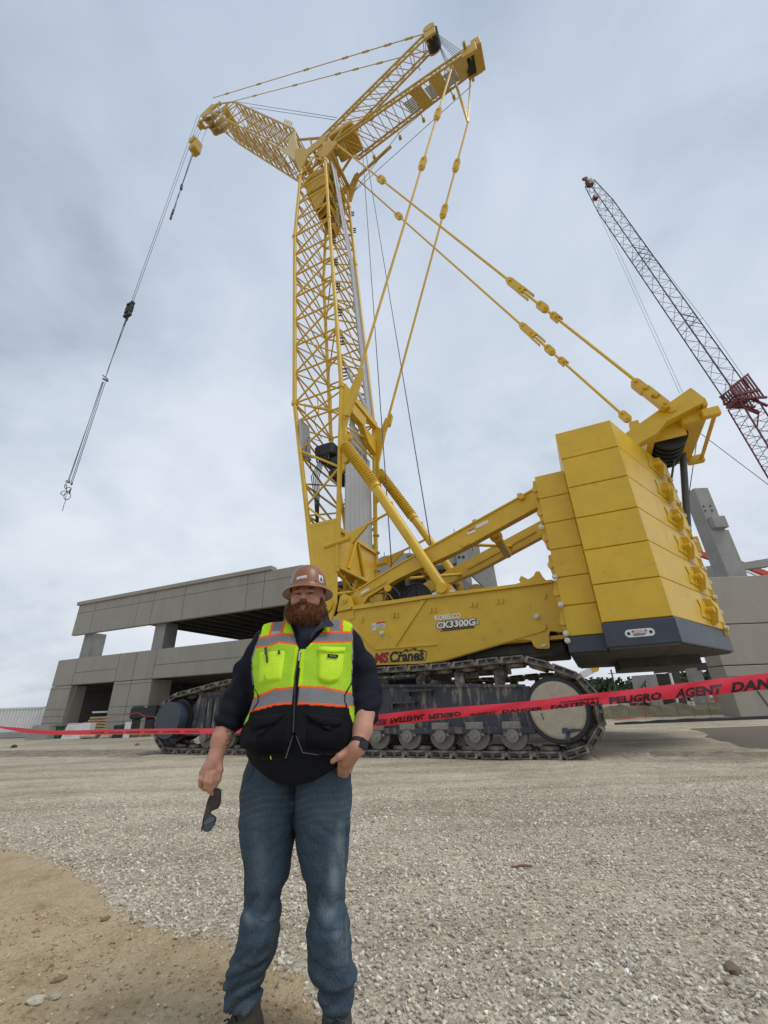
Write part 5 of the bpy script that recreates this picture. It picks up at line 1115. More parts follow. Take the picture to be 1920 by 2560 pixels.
for i,t in enumerate(tl_): tree(*t,40+i)
# ================================================================== THE MAN
f32=np.float32
def qx(px,py,y): p=ony(px,py,y); return np.array([p.x,p.y,p.z])
def surfnets(f,lo,hi,h):
    lo=np.array(lo,float); hi=np.array(hi,float); n=np.ceil((hi-lo)/h).astype(int)+1
    ax=[(lo[i]+h*np.arange(n[i])).astype(f32) for i in range(3)]
    X,Y,Z=np.meshgrid(*ax,indexing='ij'); D=f(X,Y,Z).astype(f32)
    D[0]=D[-1]=1;D[:,0]=D[:,-1]=1;D[:,:,0]=D[:,:,-1]=1
    S=D<0; c=[(i,j,k) for i in (0,1) for j in (0,1) for k in (0,1)]
    cs=[S[i:S.shape[0]-1+i,j:S.shape[1]-1+j,k:S.shape[2]-1+k] for i,j,k in c]
    cnt=sum(x.astype(np.int8) for x in cs); act=(cnt>0)&(cnt<8); idx=-np.ones(act.shape,int); w=np.argwhere(act); idx[act]=np.arange(len(w))
    acc=np.zeros((len(w),3)); num=np.zeros(len(w))
    for a in range(8):
        for b_ in range(a+1,8):
            if sum(abs(c[a][t]-c[b_][t]) for t in range(3))!=1: continue
            pa=w+c[a]; pb=w+c[b_]; da=D[tuple(pa.T)]; db=D[tuple(pb.T)]; m_=(da<0)!=(db<0)
            t=np.where(m_,da/(da-db+1e-12),0); p=np.array(c[a])+(np.array(c[b_])-np.array(c[a]))*t[:,None]
            acc[m_]+=p[m_]; num+=m_
    V_=lo+h*(w+acc/num[:,None]); F_=[]
    for axn in range(3):
        o=[0,0,0]; o[axn]=1
        A=S[:S.shape[0]-o[0],:S.shape[1]-o[1],:S.shape[2]-o[2]]; B_=S[o[0]:,o[1]:,o[2]:]
        e=np.argwhere(A!=B_); u_,v_=[t for t in range(3) if t!=axn]
        e=e[(e[:,u_]>0)&(e[:,v_]>0)&(e[:,u_]<act.shape[u_])&(e[:,v_]<act.shape[v_])&(e[:,axn]<act.shape[axn])]
        def g(du,dv):
            q=e.copy(); q[:,u_]-=du; q[:,v_]-=dv; return idx[tuple(q.T)]
        q=np.stack([g(0,0),g(1,0),g(1,1),g(0,1)],-1); fl_=A[tuple(e.T)]
        if axn==1: fl_=~fl_
        q[~fl_]=q[~fl_][:,::-1]; F_.append(q)
    F_=np.concatenate(F_); F_=F_[(F_>=0).all(1)]; return V_,F_
def rcone(X,Y,Z,a,b,r1,r2):
    a=np.array(a,float);b=np.array(b,float); d=b-a; L2=(d*d).sum(); t=np.clip(((X-a[0])*d[0]+(Y-a[1])*d[1]+(Z-a[2])*d[2])/L2,0,1)
    return np.sqrt((X-a[0]-t*d[0])**2+(Y-a[1]-t*d[1])**2+(Z-a[2]-t*d[2])**2)-(r1+(r2-r1)*t)
def ell(X,Y,Z,c,r):
    k0=np.sqrt(((X-c[0])/r[0])**2+((Y-c[1])/r[1])**2+((Z-c[2])/r[2])**2); return (k0-1)*min(r)
def smin(a,b,k): h_=np.clip(.5+.5*(b-a)/k,0,1); return b+(a-b)*h_-k*h_*(1-h_)
def smax(a,b,k): return -smin(-a,-b,k)
def proj_np(P):
    w=P-np.array(CAM); z=w@np.array(fwd); return 960+F*(w@np.array(cR))/z, 1280-F*(w@np.array(cU))/z
PO=Vector((-.44,2.25,0))
def mkobj(name,V_,F_,m,parent,col=None,smooth=True,top=False):
    me=bpy.data.meshes.new(name); npmesh(me,V_-np.array(PO),F_,F_.shape[1],smooth)
    if col is not None: vattr(me,'tone',col)
    for x in (m if isinstance(m,(list,tuple)) else [m]): me.materials.append(x)
    o=bpy.data.objects.new(name,me); COL.objects.link(o)
    if parent: o.parent=parent
    else: o.location=PO
    return o
def rows(tab):
    """tab rows: py, pxL, pxR, yc, ry -> arrays by z"""
    o=[]
    for py,l,r,yc,ry in tab:
        a=qx(l,py,yc); b_=qx(r,py,yc); o.append(((a[2]+b_[2])/2,(a[0]+b_[0])/2,(b_[0]-a[0])/2,yc,ry,(b_[2]-a[2])/(b_[0]-a[0])))
    o=sorted(o); return np.array(o)
def tubef(X,Y,Z,T,p=2.0):
    cx,rx,cy,ry=[np.interp(Z,T[:,0],T[:,i]).astype(f32) for i in (1,2,3,4)]
    k=(np.abs((X-cx)/rx)**p+np.abs((Y-cy)/ry)**p)**(1/p); f=(k-1)*np.minimum(rx,ry)
    return smax(f,smax(T[0,0]-Z,Z-T[-1,0],.01),.03)
def wr(X,Y,Z,s,a,seed):
    g=np.random.default_rng(seed); r=0
    for k in range(4):
        d=g.normal(0,1,3); d/=np.linalg.norm(d); d2=g.normal(0,1,3); r=r+np.sin((X*d[0]+Y*d[1]+Z*d[2])*s*(1+.4*k)+1.6*np.sin((X*d2[0]+Y*d2[1]+Z*d2[2])*s*.6+k))
    return a*r/4
# ---- torso / sweater
TT=rows([(1562,722,826,2.25,.07),(1576,684,858,2.25,.09),(1592,660,876,2.25,.115),(1620,640,883,2.245,.14),(1660,632,883,2.235,.158),(1700,632,881,2.225,.172),(1745,636,883,2.21,.185),(1790,630,888,2.195,.20),(1840,620,886,2.19,.212),(1880,624,883,2.195,.205),(1903,638,868,2.20,.198),(1925,662,846,2.205,.188),(1946,696,802,2.20,.165),(1954,716,780,2.20,.14)])
def arm(X,Y,Z,pts,k=.03):
    r=None
    for (p,q) in zip(pts,pts[1:]):
        c=rcone(X,Y,Z,qx(*p[:3]),qx(*q[:3]),p[3],q[3]); r=c if r is None else smin(r,c,k)
    return r
AL=[(662,1606,2.25,.068),(622,1680,2.25,.068),(596,1748,2.22,.070),(575,1795,2.18,.060),(570,1812,2.17,.054)]
AR=[(868,1602,2.25,.066),(906,1670,2.26,.066),(919,1735,2.23,.070),(917,1766,2.17,.060),(916,1777,2.15,.052)]
def torso(X,Y,Z):
    t=tubef(X,Y,Z,TT,2.35); t=smin(t,rcone(X,Y,Z,qx(690,1592,2.26),qx(845,1588,2.26),.062,.062),.04)
    return t
def f_sweater(X,Y,Z):
    t=torso(X,Y,Z); a=arm(X,Y,Z,AL); b_=arm(X,Y,Z,AR)
    zc=(Z-1.1)
    a=a+wr(X,Y,Z,38,.008,1)+.007*np.sin(Z*95+X*30)*np.clip(1.25-Z,0,.2)/.2; b_=b_+wr(X,Y,Z,38,.008,2)+.008*np.sin(Z*90-X*40)*np.clip(1.25-Z,0,.2)/.2
    f=smin(smin(t,a,.035),b_,.035)
    # neckline opening
    n_=qx(772,1548,2.2); return smax(f,-(np.sqrt((X-n_[0])**2+(Y-2.2)**2+(Z-n_[2]-.01)**2)-.055),.01)
M_nav=mat('navy_knit',(.0085,.0105,.018),.9,var=.25,vscale=30,bump=.25,bscale=150,spec=.2)
V1,F1=surfnets(f_sweater,(-.92,1.9,.80),(0.0,2.5,1.56),.0065)
# ---- skin
def skinrow(p): return p
def hand_left(X,Y,Z):
    f=smin(rcone(X,Y,Z,qx(572,1800,2.17),qx(553,1850,2.14),.048,.041),rcone(X,Y,Z,qx(553,1850,2.14),qx(541,1888,2.12),.041,.031),.02)
    f=smin(f,rcone(X,Y,Z,qx(538,1893,2.12),qx(527,1918,2.11),.030,.031),.02)
    f=smin(f,rcone(X,Y,Z,qx(534,1905,2.105),qx(510,1932,2.10),.024,.020),.02)
    fs=[((512,1930,2.095),(503,1948,2.085),(502,1962,2.09),(512,1973,2.105),.0115),((519,1934,2.085),(514,1953,2.075),(515,1968,2.08),(524,1978,2.095),.0115),((529,1935,2.085),(526,1956,2.078),(526,1972,2.085),(531,1984,2.098),.0112),((538,1930,2.10),(537,1952,2.10),(535,1966,2.105),(531,1978,2.11),.0108)]
    for a,b_,c,d,r in fs:
        g=smin(smin(rcone(X,Y,Z,qx(*a),qx(*b_),r*1.1,r),rcone(X,Y,Z,qx(*b_),qx(*c),r,r*.92),.004),rcone(X,Y,Z,qx(*c),qx(*d),r*.92,r*.8),.004); f=smin(f,g,.007)
    g=smin(rcone(X,Y,Z,qx(545,1902,2.115),qx(550,1926,2.10),.019,.014),rcone(X,Y,Z,qx(550,1926,2.10),qx(546,1949,2.095),.013,.0115),.006)
    g=smin(g,rcone(X,Y,Z,qx(546,1949,2.095),qx(538,1967,2.098),.0112,.0085),.005); return smin(f,g,.010)
def hand_right(X,Y,Z):
    f=smin(rcone(X,Y,Z,qx(916,1770,2.15),qx(906,1825,2.08),.046,.041),rcone(X,Y,Z,qx(906,1825,2.08),qx(894,1868,2.03),.041,.032),.02)
    f=smin(f,rcone(X,Y,Z,qx(892,1872,2.03),qx(872,1900,2.06),.030,.031),.02); f=smin(f,rcone(X,Y,Z,qx(880,1880,2.03),qx(858,1900,2.05),.026,.022),.02)
    for a,b_,c,r in (((852,1904,2.05),(850,1922,2.085),(848,1946,2.16),.0125),((861,1908,2.055),(860,1926,2.10),(856,1950,2.18),.0125),((871,1908,2.065),(869,1926,2.12),(862,1948,2.20),.012),((881,1902,2.07),(877,1918,2.13),(868,1938,2.22),.011)):
        f=smin(f,smin(rcone(X,Y,Z,qx(*a),qx(*b_),r*1.1,r),rcone(X,Y,Z,qx(*b_),qx(*c),r,r*.9),.004),.007)
    g=smin(rcone(X,Y,Z,qx(866,1882,2.03),qx(846,1892,2.01),.019,.0135),rcone(X,Y,Z,qx(846,1892,2.01),qx(831,1903,2.01),.0128,.0105),.006); return smin(f,g,.012)
hc_=qx(768,1496,2.215); HX,HY,HZ=hc_; 
def hp_(x,y,z): return (HX+x,HY+y,HZ+z)
def f_head(X,Y,Z):
    f=ell(X,Y,Z,hp_(0,.012,.035),(.086,.100,.10)); f=smin(f,ell(X,Y,Z,hp_(0,-.018,-.05),(.074,.080,.068)),.03)
    for s in (-1,1):
        f=smin(f,ell(X,Y,Z,hp_(s*.042,-.054,-.022),(.030,.032,.028)),.02); f=smin(f,ell(X,Y,Z,hp_(s*.083,.012,-.004),(.011,.021,.031)),.008)
        f=smax(f,-ell(X,Y,Z,hp_(s*.033,-.104,.010),(.021,.022,.011)),.010)
        f=smin(f,ell(X,Y,Z,hp_(s*.033,-.077,.007),(.016,.013,.012)),.004)
    f=smin(f,rcone(X,Y,Z,hp_(-.038,-.080,.027),hp_(.038,-.080,.027),.011,.011),.014)
    f=smin(f,rcone(X,Y,Z,hp_(0,-.086,.018),hp_(0,-.113,-.020),.009,.0125),.010)
    for s in (-1,1): f=smin(f,ell(X,Y,Z,hp_(s*.0135,-.101,-.023),(.009,.011,.008)),.006); f=smax(f,-ell(X,Y,Z,hp_(s*.0075,-.108,-.034),(.004,.006,.004)),.003)
    f=smin(f,ell(X,Y,Z,hp_(0,-.086,-.045),(.034,.016,.018)),.012); f=smin(f,ell(X,Y,Z,hp_(0,-.097,-.049),(.022,.008,.0055)),.005); f=smin(f,ell(X,Y,Z,hp_(0,-.094,-.061),(.019,.009,.007)),.005); f=smax(f,-ell(X,Y,Z,hp_(0,-.104,-.0545),(.023,.006,.0018)),.002)
    f=smin(f,ell(X,Y,Z,hp_(0,-.078,-.088),(.028,.022,.02)),.015)
    return smin(f,rcone(X,Y,Z,hp_(0,.02,-.06),hp_(0,.045,-.20),.062,.07),.025)
blocks=[surfnets(f_head,(HX-.13,HY-.15,HZ-.22),(HX+.13,HY+.15,HZ+.15),.0030)]
a=qx(541,1890,2.12); blocks.append(surfnets(hand_left,(a[0]-.13,1.98,a[2]-.24),(a[0]+.15,2.28,a[2]+.26),.0030))
a=qx(890,1868,2.0); blocks.append(surfnets(hand_right,(a[0]-.16,1.88,a[2]-.22),(a[0]+.13,2.26,a[2]+.27),.0030))
LEGL=[(1872,632,742,2.225,.15),(1900,626,742,2.23,.15),(1930,613,742,2.235,.15),(1990,604,742,2.235,.15),(2060,603,741,2.23,.142),(2113,606,735,2.225,.130),(2148,612,727,2.22,.122),(2202,610,717,2.21,.108),(2232,614,703,2.205,.098),(2278,606,701,2.195,.100),(2332,599,698,2.19,.103),(2373,591,690,2.20,.100),(2405,575,678,2.215,.098),(2441,568,660,2.22,.092),(2482,565,655,2.225,.090),(2506,563,650,2.225,.090)]
LEGR=[(1872,738,870,2.225,.15),(1900,738,874,2.23,.15),(1930,738,878,2.235,.15),(1990,738,879,2.235,.15),(2060,739,879,2.23,.142),(2113,740,876,2.225,.130),(2165,754,869,2.22,.118),(2224,768,863,2.205,.10),(2278,773,867,2.195,.100),(2319,765,874,2.19,.104),(2373,771,880,2.20,.102),(2412,772,883,2.205,.102),(2438,780,892,2.21,.100),(2452,800,882,2.22,.086),(2475,798,882,2.22,.088),(2509,805,882,2.22,.086),(2529,806,882,2.22,.086)]
TL=rows(LEGL); TR=rows(LEGR)
def f_core(X,Y,Z):
    k=lambda T:np.column_stack([T[:,0],T[:,1],T[:,2]*.8,T[:,3],T[:,4]*.8]); t=tubef(X,Y,Z,k(TT)); t=smin(t,tubef(X,Y,Z,k(TL)),.03); t=smin(t,tubef(X,Y,Z,k(TR)),.03)
    s=[rcone(X,Y,Z,qx(*p[:3]),qx(*q[:3]),p[3]*.75,q[3]*.75) for A_ in (AL,AR) for p,q in zip(A_,A_[1:])]
    for q in s: t=smin(t,q,.02)
    return t
blocks.append(surfnets(f_core,(-.92,1.9,.12),(0,2.5,1.56),.014))
Vb=np.concatenate([b_[0] for b_ in blocks]); off=np.cumsum([0]+[len(b_[0]) for b_ in blocks]); Fb=np.concatenate([b_[1]+o_ for b_,o_ in zip(blocks,off)])
skin=np.array([.49,.25,.175]); colb=np.tile(skin,(len(Vb),1))
hv=Vb-np.array([HX,HY,HZ]); 
def blend(mask,c,k=1.0):
    global colb
    m_=np.clip(mask*k,0,1)[:,None]; colb=colb*(1-m_)+np.array(c)*m_
g_=lambda c,s:np.exp(-(((hv-np.array(c))/np.array(s))**2).sum(1))
face=(hv[:,2]>-.2)&(np.abs(hv[:,0])<.12)&(np.abs(hv[:,1])<.14)
blend(g_((0,-.11,-.02),(.022,.03,.018))*face,(.47,.19,.13),.8)
for s in (-1,1):
    blend(g_((s*.045,-.09,-.02),(.022,.03,.018))*face,(.48,.20,.14),.7)
    blend(g_((s*.034,-.085,.029),(.021,.02,.0048))*face,(.10,.045,.022),1.3)
    blend(g_((s*.033,-.09,.0055),(.018,.02,.0046))*face,(.02,.012,.01),1.6)
    blend(g_((s*.030,-.09,.0045),(.006,.02,.0022))*face,(.22,.2,.19),.0)
blend((((hv[:,0]/.021)**2+((hv[:,2]+.055)/.0085)**2)<1)*face*(hv[:,1]<-.08),(.36,.13,.10),.8); blend(g_((0,-.085,.045),(.03,.03,.006))*face,(.36,.17,.12),.5); blend(g_((0,-.1,-.0545),(.02,.02,.0016))*face,(.08,.03,.025),1.0)
n3=np.array([noise.noise(Vector(v*38)) for v in Vb[::1]]) if len(Vb)<260000 else np.zeros(len(Vb)); colb*=(1+.10*n3)[:,None]
# forearm tattoo strokes
pxs,pys=proj_np(Vb); tat=np.zeros(len(Vb))
for (x0,y0,x1,y1) in ((577,1812,590,1818),(590,1818,584,1826),(568,1830,580,1826),(570,1838,576,1846),(576,1846,566,1852),(580,1850,574,1862),(566,1862,574,1870),(588,1828,578,1838),(572,1820,566,1828)):
    d=np.array([x1-x0,y1-y0],float); L2=(d*d).sum(); t=np.clip(((pxs-x0)*d[0]+(pys-y0)*d[1])/L2,0,1); r=np.hypot(pxs-x0-t*d[0],pys-y0-t*d[1]); tat=np.maximum(tat,np.exp(-(r/2.6)**2))
blend(tat*(Vb[:,1]<2.2)*(pxs<600),(.10,.085,.06),.75)
# nails / knuckle tint
M_skin=mat('skin',(.4,.2,.15),.55,attr='tone',sub=.12,bump=.12,bscale=220,spec=.35)
man=mkobj('person',Vb,Fb,M_skin,None,colb)
tag(man,'large bearded man in brown hard hat, yellow safety vest and jeans, facing the camera','person')
sw=mkobj('sweater',V1,F1,M_nav,man)
# ---- jeans
def f_jeans(X,Y,Z):
    a=tubef(X,Y,Z,TL,2.2); b_=tubef(X,Y,Z,TR,2.2)
    lo_=np.clip((.42-Z)/.25,0,1); U1=Z+.35*(X+.44)*np.sign(X+.44)+.030*np.sin(X*17+1)+.02*np.sin(Z*23+X*9+Y*12); rg=lambda s_:(1-np.abs(np.sin(s_)))**1.6; cl=(.017*rg(U1*40+1.6*np.sin(U1*17+X*8)+Y*6)+.010*rg(U1*27-X*16+2)-.006)*lo_**1.1*np.clip((Z-.08)/.04,0,1); kn=.011*rg((Z-X*.9)*26+np.sin(X*30)*.8+Y*10)*np.exp(-((Z-.43)/.09)**2)+.006*rg((X+.44)*12+Z*9+1)*np.exp(-((Z-.56)/.13)**2)
    hpz=.0045*rg((Z+.30*np.abs(X+.44)+.02*np.sin(X*22))*48)*np.exp(-((Z-.68)/.07)**2)
    f=smin(a,b_,.012)+cl*.8+kn+hpz+wr(X,Y,Z,26,.0055,5)+wr(X,Y,Z,70,.002,6)
    # hem openings
    return f
V2,F2=surfnets(f_jeans,(-.80,1.98,.06),(-.10,2.46,1.0),.0060)
px2,py2=proj_np(V2); dn=np.array([.040,.070,.102]); fade=np.array([.23,.28,.31]); cj=np.tile(dn,(len(V2),1))
fz=np.zeros(len(V2))
for (cx_,cy_,sx_,sy_,k_) in ((850,2110,12,60,.5),(836,2190,14,70,.6),(858,2150,7,60,.35),(650,2170,22,80,.30),(640,2080,10,60,.2),(822,2285,22,24,.5),(845,2330,14,30,.35),(618,2290,10,12,.6),(650,2300,26,14,.35),(700,2370,10,40,.0),(640,2050,30,50,.15),(850,2370,20,40,.25),(625,2300,12,16,.5),(820,2030,40,40,.15)):
    fz=np.maximum(fz,k_*np.exp(-((px2-cx_)/sx_)**2-((py2-cy_)/sy_)**2))
w_=np.sin((V2[:,2]+.35*np.abs(V2[:,0]+.44))*88+V2[:,0]*14); fz=np.clip(fz+.16*np.clip(w_,0,1)*np.clip((.42-V2[:,2])/.2,0,1)+.16*np.clip(np.sin(py2*.33+px2*.06+1.5*np.sin(px2*.05)),0,1)**2*np.exp(-((py2-2015)/50)**2)+.05*np.sin(px2*.9+3*np.sin(py2*.02))*np.sin(py2*.11)+.03,0,1)
cj=cj*(1-fz[:,None])+fade*fz[:,None]
def lnmask(pts,w):
    r=np.zeros(len(V2))
    for (x0,y0),(x1,y1) in zip(pts,pts[1:]):
        d=np.array([x1-x0,y1-y0],float); t=np.clip(((px2-x0)*d[0]+(py2-y0)*d[1])/(d*d).sum(),0,1); r=np.maximum(r,np.exp(-(np.hypot(px2-x0-t*d[0],py2-y0-t*d[1])/w)**2))
    return r*(V2[:,1]<2.22)
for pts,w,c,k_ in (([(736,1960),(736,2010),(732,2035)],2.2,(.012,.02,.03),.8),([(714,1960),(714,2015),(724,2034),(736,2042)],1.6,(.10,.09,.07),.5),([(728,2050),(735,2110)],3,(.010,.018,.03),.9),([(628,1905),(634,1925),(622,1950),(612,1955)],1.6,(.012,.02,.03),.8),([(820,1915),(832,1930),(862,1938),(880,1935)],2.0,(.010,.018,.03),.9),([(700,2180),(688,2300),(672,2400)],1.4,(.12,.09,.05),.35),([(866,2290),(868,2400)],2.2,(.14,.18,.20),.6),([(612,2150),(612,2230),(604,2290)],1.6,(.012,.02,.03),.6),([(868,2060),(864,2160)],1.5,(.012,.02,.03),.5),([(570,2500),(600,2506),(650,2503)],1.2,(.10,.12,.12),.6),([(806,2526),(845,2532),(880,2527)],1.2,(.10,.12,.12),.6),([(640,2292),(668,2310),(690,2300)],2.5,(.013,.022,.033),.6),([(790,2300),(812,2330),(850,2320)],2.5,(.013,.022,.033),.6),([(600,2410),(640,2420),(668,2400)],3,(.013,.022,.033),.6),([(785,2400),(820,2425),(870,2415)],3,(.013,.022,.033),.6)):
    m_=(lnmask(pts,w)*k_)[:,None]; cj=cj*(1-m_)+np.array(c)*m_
hem=(np.where(px2<735,py2>2500,py2>2518))*.4; cj=cj*(1-hem[:,None])+np.array([.09,.12,.14])*hem[:,None]
M_den=mat('denim',(.03,.05,.07),.85,attr='tone',var=.30,vscale=190,stretch=(1,1,.35),bump=.5,bscale=240,spec=.25)
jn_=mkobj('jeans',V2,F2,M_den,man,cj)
# ---- vest
Lp=np.array([(1540,664),(1585,650),(1645,629),(1681,630),(1718,635),(1745,634),(1781,622),(1832,600),(1960,600)],float); Rp=np.array([(1540,882),(1651,882),(1705,879),(1739,882),(1769,890),(1800,910),(1960,910)],float)
def f_vest(X,Y,Z):
    t=torso(X,Y,Z); a=arm(X,Y,Z,AL[:2]); b_=arm(X,Y,Z,AR[:2]); f=smin(smin(t,a,.05),b_,.05)-.013
    low=np.clip((1.12-Z)/.12,0,1); px_=X+.44
    f=f-low*.012-low*.016*np.exp(-((np.abs(px_)-.13)/.07)**2)*np.clip((1.08-Z)/.06,0,1)*(Y<2.2)
    return f+wr(X,Y,Z,24,.004,8)+wr(X,Y,Z,60,.0014,9)
V3,F3=surfnets(f_vest,(-.76,1.88,.86),(-.12,2.5,1.56),.0052)
px3,py3=proj_np(V3)
keepv=(px3>np.interp(py3,Lp[:,0],Lp[:,1]))&(px3<np.interp(py3,Rp[:,0],Rp[:,1]))
front=V3[:,1]<2.25
hemy=np.interp(px3,[600,616,637,700,712,732,735.5,739,756,796,830,872,910],[1872,1876,1898,1902,1898,1836,1834,1836,1882,1888,1889,1868,1850])
keepv&=np.where(front,py3<hemy,py3<1890)
vl=np.interp(py3,[1545,1552,1616,1622],[722,726,746,750]); vr=np.interp(py3,[1552,1577,1624,1630],[812,806,760,752])
keepv&=~(front&(py3<1622)&(px3>vl)&(px3<vr)); keepv&=~((py3<1560)&(px3>725)&(px3<818))
def ipx(xs,ys,x): return np.interp(x,xs,ys)
LIME=np.array([.50,.78,.018]); MESH=np.array([.40,.66,.035]); ORG=np.array([.92,.115,.018]); SIL=np.array([.205,.205,.215]); BLK=np.array([.006,.006,.008])
cv=np.tile(MESH,(len(V3),1)); dia=(np.sin((px3+py3)*1.1)*.5+.5)*.10; cv*= (1-dia)[:,None]
zl=ipx([1616,1761,1834],[747,729,728],py3); zr=ipx([1616,1761,1834],[752,745,737],py3)
# placket (brighter solid fabric)
pl=((px3>np.where(py3<1616,vl-2,zl)-9)&(px3<zl))|((px3<np.where(py3<1616,vr+2,zr)+9)&(px3>zr)); cv[pl&front]=LIME
cv[(py3<1590)]=LIME*.95
# chest band
t1=np.where(px3<750,ipx([639,649,698,740],[1597,1595,1584,1586],px3),ipx([760,797,877],[1584,1582,1580],px3)); t2=np.where(px3<750,ipx([632,676,698,740],[1619,1614,1605,1611],px3),ipx([760,772,877],[1608,1606,1604],px3))
cv[(py3>t1)&(py3<t2)]=SIL; cv[np.abs(py3-t1)<2.3]=ORG; cv[np.abs(py3-t2)<2.3]=ORG
sh=(py3<t1-2)
o1=px3-(py3-1590)*-.25
for a0,a1,c in ((671,676,ORG),(676,699,SIL),(699,706,ORG)): cv[sh&(o1>a0)&(o1<a1)]=c
o2=px3
for a0,a1,c in ((823,828,ORG),(828,852,SIL),(852,858,ORG)): cv[sh&(o2>a0)&(o2<a1)&(px3>800)]=c
cv[sh&(py3>1578)&(((o1>677)&(o1<698))|((o2>829)&(o2<851)))]=np.array([.36,.37,.42])
# waist band
b1=np.where(px3<737,ipx([620,647,685,735],[1756,1740,1723,1719],px3),ipx([740,750,806,877,890],[1717,1717,1718,1733,1738],px3)); b2=np.where(px3<737,ipx([620,633,687,728],[1780,1775,1761,1758],px3),ipx([740,747,806,870,892],[1758,1758,1761,1766,1764],px3))
cv[(py3>b2)]=BLK; cv[(py3>b1)&(py3<b2)]=SIL; cv[np.abs(py3-b1)<2.6]=ORG; cv[np.abs(py3-b2)<2.8]=ORG
sd=(py3>b2+2)&(py3<1850)&(px3>ipx([1766,1790,1810],[872,876,884],py3)); cv[sd]=MESH*1.05
sd=(py3>b2+2)&(py3<1812)&(px3<ipx([1775,1800,1812],[626,620,610],py3)); cv[sd]=MESH*1.05
cv[(~front)&(py3>b2)]=MESH
# zip and piping
zp=(px3>zl)&(px3<zr)&(py3>1612)&front; cv[zp]=BLK
def pline(pts,w,c):
    for (x0,y0),(x1,y1) in zip(pts,pts[1:]):
        d=np.array([x1-x0,y1-y0],float); t=np.clip(((px3-x0)*d[0]+(py3-y0)*d[1])/(d*d).sum(),0,1); cv[(np.hypot(px3-x0-t*d[0],py3-y0-t*d[1])<w)&front]=c
pline([(634,1718),(647,1742),(645,1755),(632,1776)],1.6,BLK); pline([(880,1706),(862,1738),(862,1752),(870,1778),(876,1792)],1.6,BLK)

lo_=(py3>b2+3)&front; rim=np.abs(py3-hemy)<3; cv[rim&lo_]=np.array([.03,.032,.036])
fk=keepv[F3].all(1); F3k=F3[fk]
M_vest=mat('vest_fabric',(.5,.8,.02),.75,attr='tone',var=.07,vscale=30,bump=.25,bscale=180,spec=.15)
vs_=mkobj('safety_vest',V3,F3k,M_vest,man,cv)
from mathutils.bvhtree import BVHTree
bvh=BVHTree.FromPolygons([tuple(v) for v in V3],[tuple(int(i) for i in f) for f in F3k]); bvs=BVHTree.FromPolygons([tuple(v) for v in V1],[tuple(int(i) for i in f) for f in F1]); bvj=BVHTree.FromPolygons([tuple(v) for v in V2],[tuple(int(i) for i in f) for f in F2])
def hit(px,py,tr=(None,)):
    d=ray(px,py); best=None
    for t in (bvh,bvs,bvj):
        l,n_,i,ds=t.ray_cast(CAM,d)
        if l is not None and (best is None or ds<best[1]): best=(l,ds)
    return (best[0] if best else ony(px,py,2.05)), d
def drape(name,quad,m,off=.006,puff=0.0,nx_=10,ny_=10,parent=None,edge=.0,trim=None):
    """quad: TL,TR,BR,BL pixels laid on the clothing surface"""
    Q=[np.array(q,float) for q in quad]; vs=[]; 
    for j in range(ny_+1):
        for i in range(nx_+1):
            s=i/nx_;t=j/ny_; p=(Q[0]*(1-s)+Q[1]*s)*(1-t)+(Q[3]*(1-s)+Q[2]*s)*t
            if trim: p=trim(s,t,p)
            l,d=hit(*p); k=off+puff*(math.sin(PI*min(1,max(0,s)))**.6)*(math.sin(PI*(.15+.85*t)*.9)**.7 if t<1 else .3); on=(i in(0,nx_) or j in (0,ny_)); k=k if not on else edge
            vs.append(l-d*k)
    fs=[(j*(nx_+1)+i,j*(nx_+1)+i+1,(j+1)*(nx_+1)+i+1,(j+1)*(nx_+1)+i) for j in range(ny_) for i in range(nx_)]
    b=MB(); b.smooth=True; b.add([v-PO for v in vs],fs); return b.build(name,m,parent or vs_,fix=False)
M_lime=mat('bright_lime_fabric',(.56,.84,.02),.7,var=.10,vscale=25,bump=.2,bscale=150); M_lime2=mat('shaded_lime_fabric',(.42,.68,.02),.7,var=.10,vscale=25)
M_bf=mat('black_fabric',(.006,.006,.008),.95,spec=.12,var=.2,vscale=40,bump=.3,bscale=160); M_gf=mat('charcoal_fabric',(.010,.010,.013),.95,spec=.15,bump=.3,bscale=160)
drape('chest_pocket',[(650,1631),(713,1626),(703,1700),(646,1709)],M_lime,.007,.004,12,14)
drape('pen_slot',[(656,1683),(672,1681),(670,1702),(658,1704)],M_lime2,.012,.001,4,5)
drape('chest_pocket',[(797,1626),(862,1626),(853,1702),(793,1702)],M_lime,  .008,.013,14,14,trim=lambda s,t,p:p+np.array([ (0 if t<.8 else (t-.8)*5*((.5-s)*14)),6*t*math.sin(PI*s)]))
drape('pocket_flap',[(798,1616),(864,1618),(864,1630),(797,1628)],M_lime,.021,.004,12,4,edge=.012,trim=lambda s,t,p:p+np.array([0,6*t*math.sin(PI*s)]))
drape('pocket_label',[(819,1635),(846,1637),(845,1645),(818,1643)],M_bf,.030,.0,4,2,edge=.028); drape('label_print',[(823,1638.5),(841,1639.5),(841,1641.5),(823,1640.5)],mat('grey_thread',(.25,.25,.25),.8),.0315,0,3,1,edge=.0315)
drape('pocket_flap',[(627,1790),(712,1783),(690,1809),(626,1826)],M_gf,.010,.006,12,6,edge=.004); drape('flap_tab',[(646,1826),(665,1822),(656,1839),(641,1840)],M_gf,.014,.002,4,4,edge=.008)
drape('pocket_flap',[(762,1783),(859,1797),(856,1811),(775,1798)],M_gf,.012,.006,12,5,edge=.004,trim=lambda s,t,p:p+np.array([0,12*t*math.sin(PI*s)])); drape('flap_tab',[(807,1814),(829,1815),(826,1827),(812,1822)],M_gf,.018,.002,4,4,edge=.012)
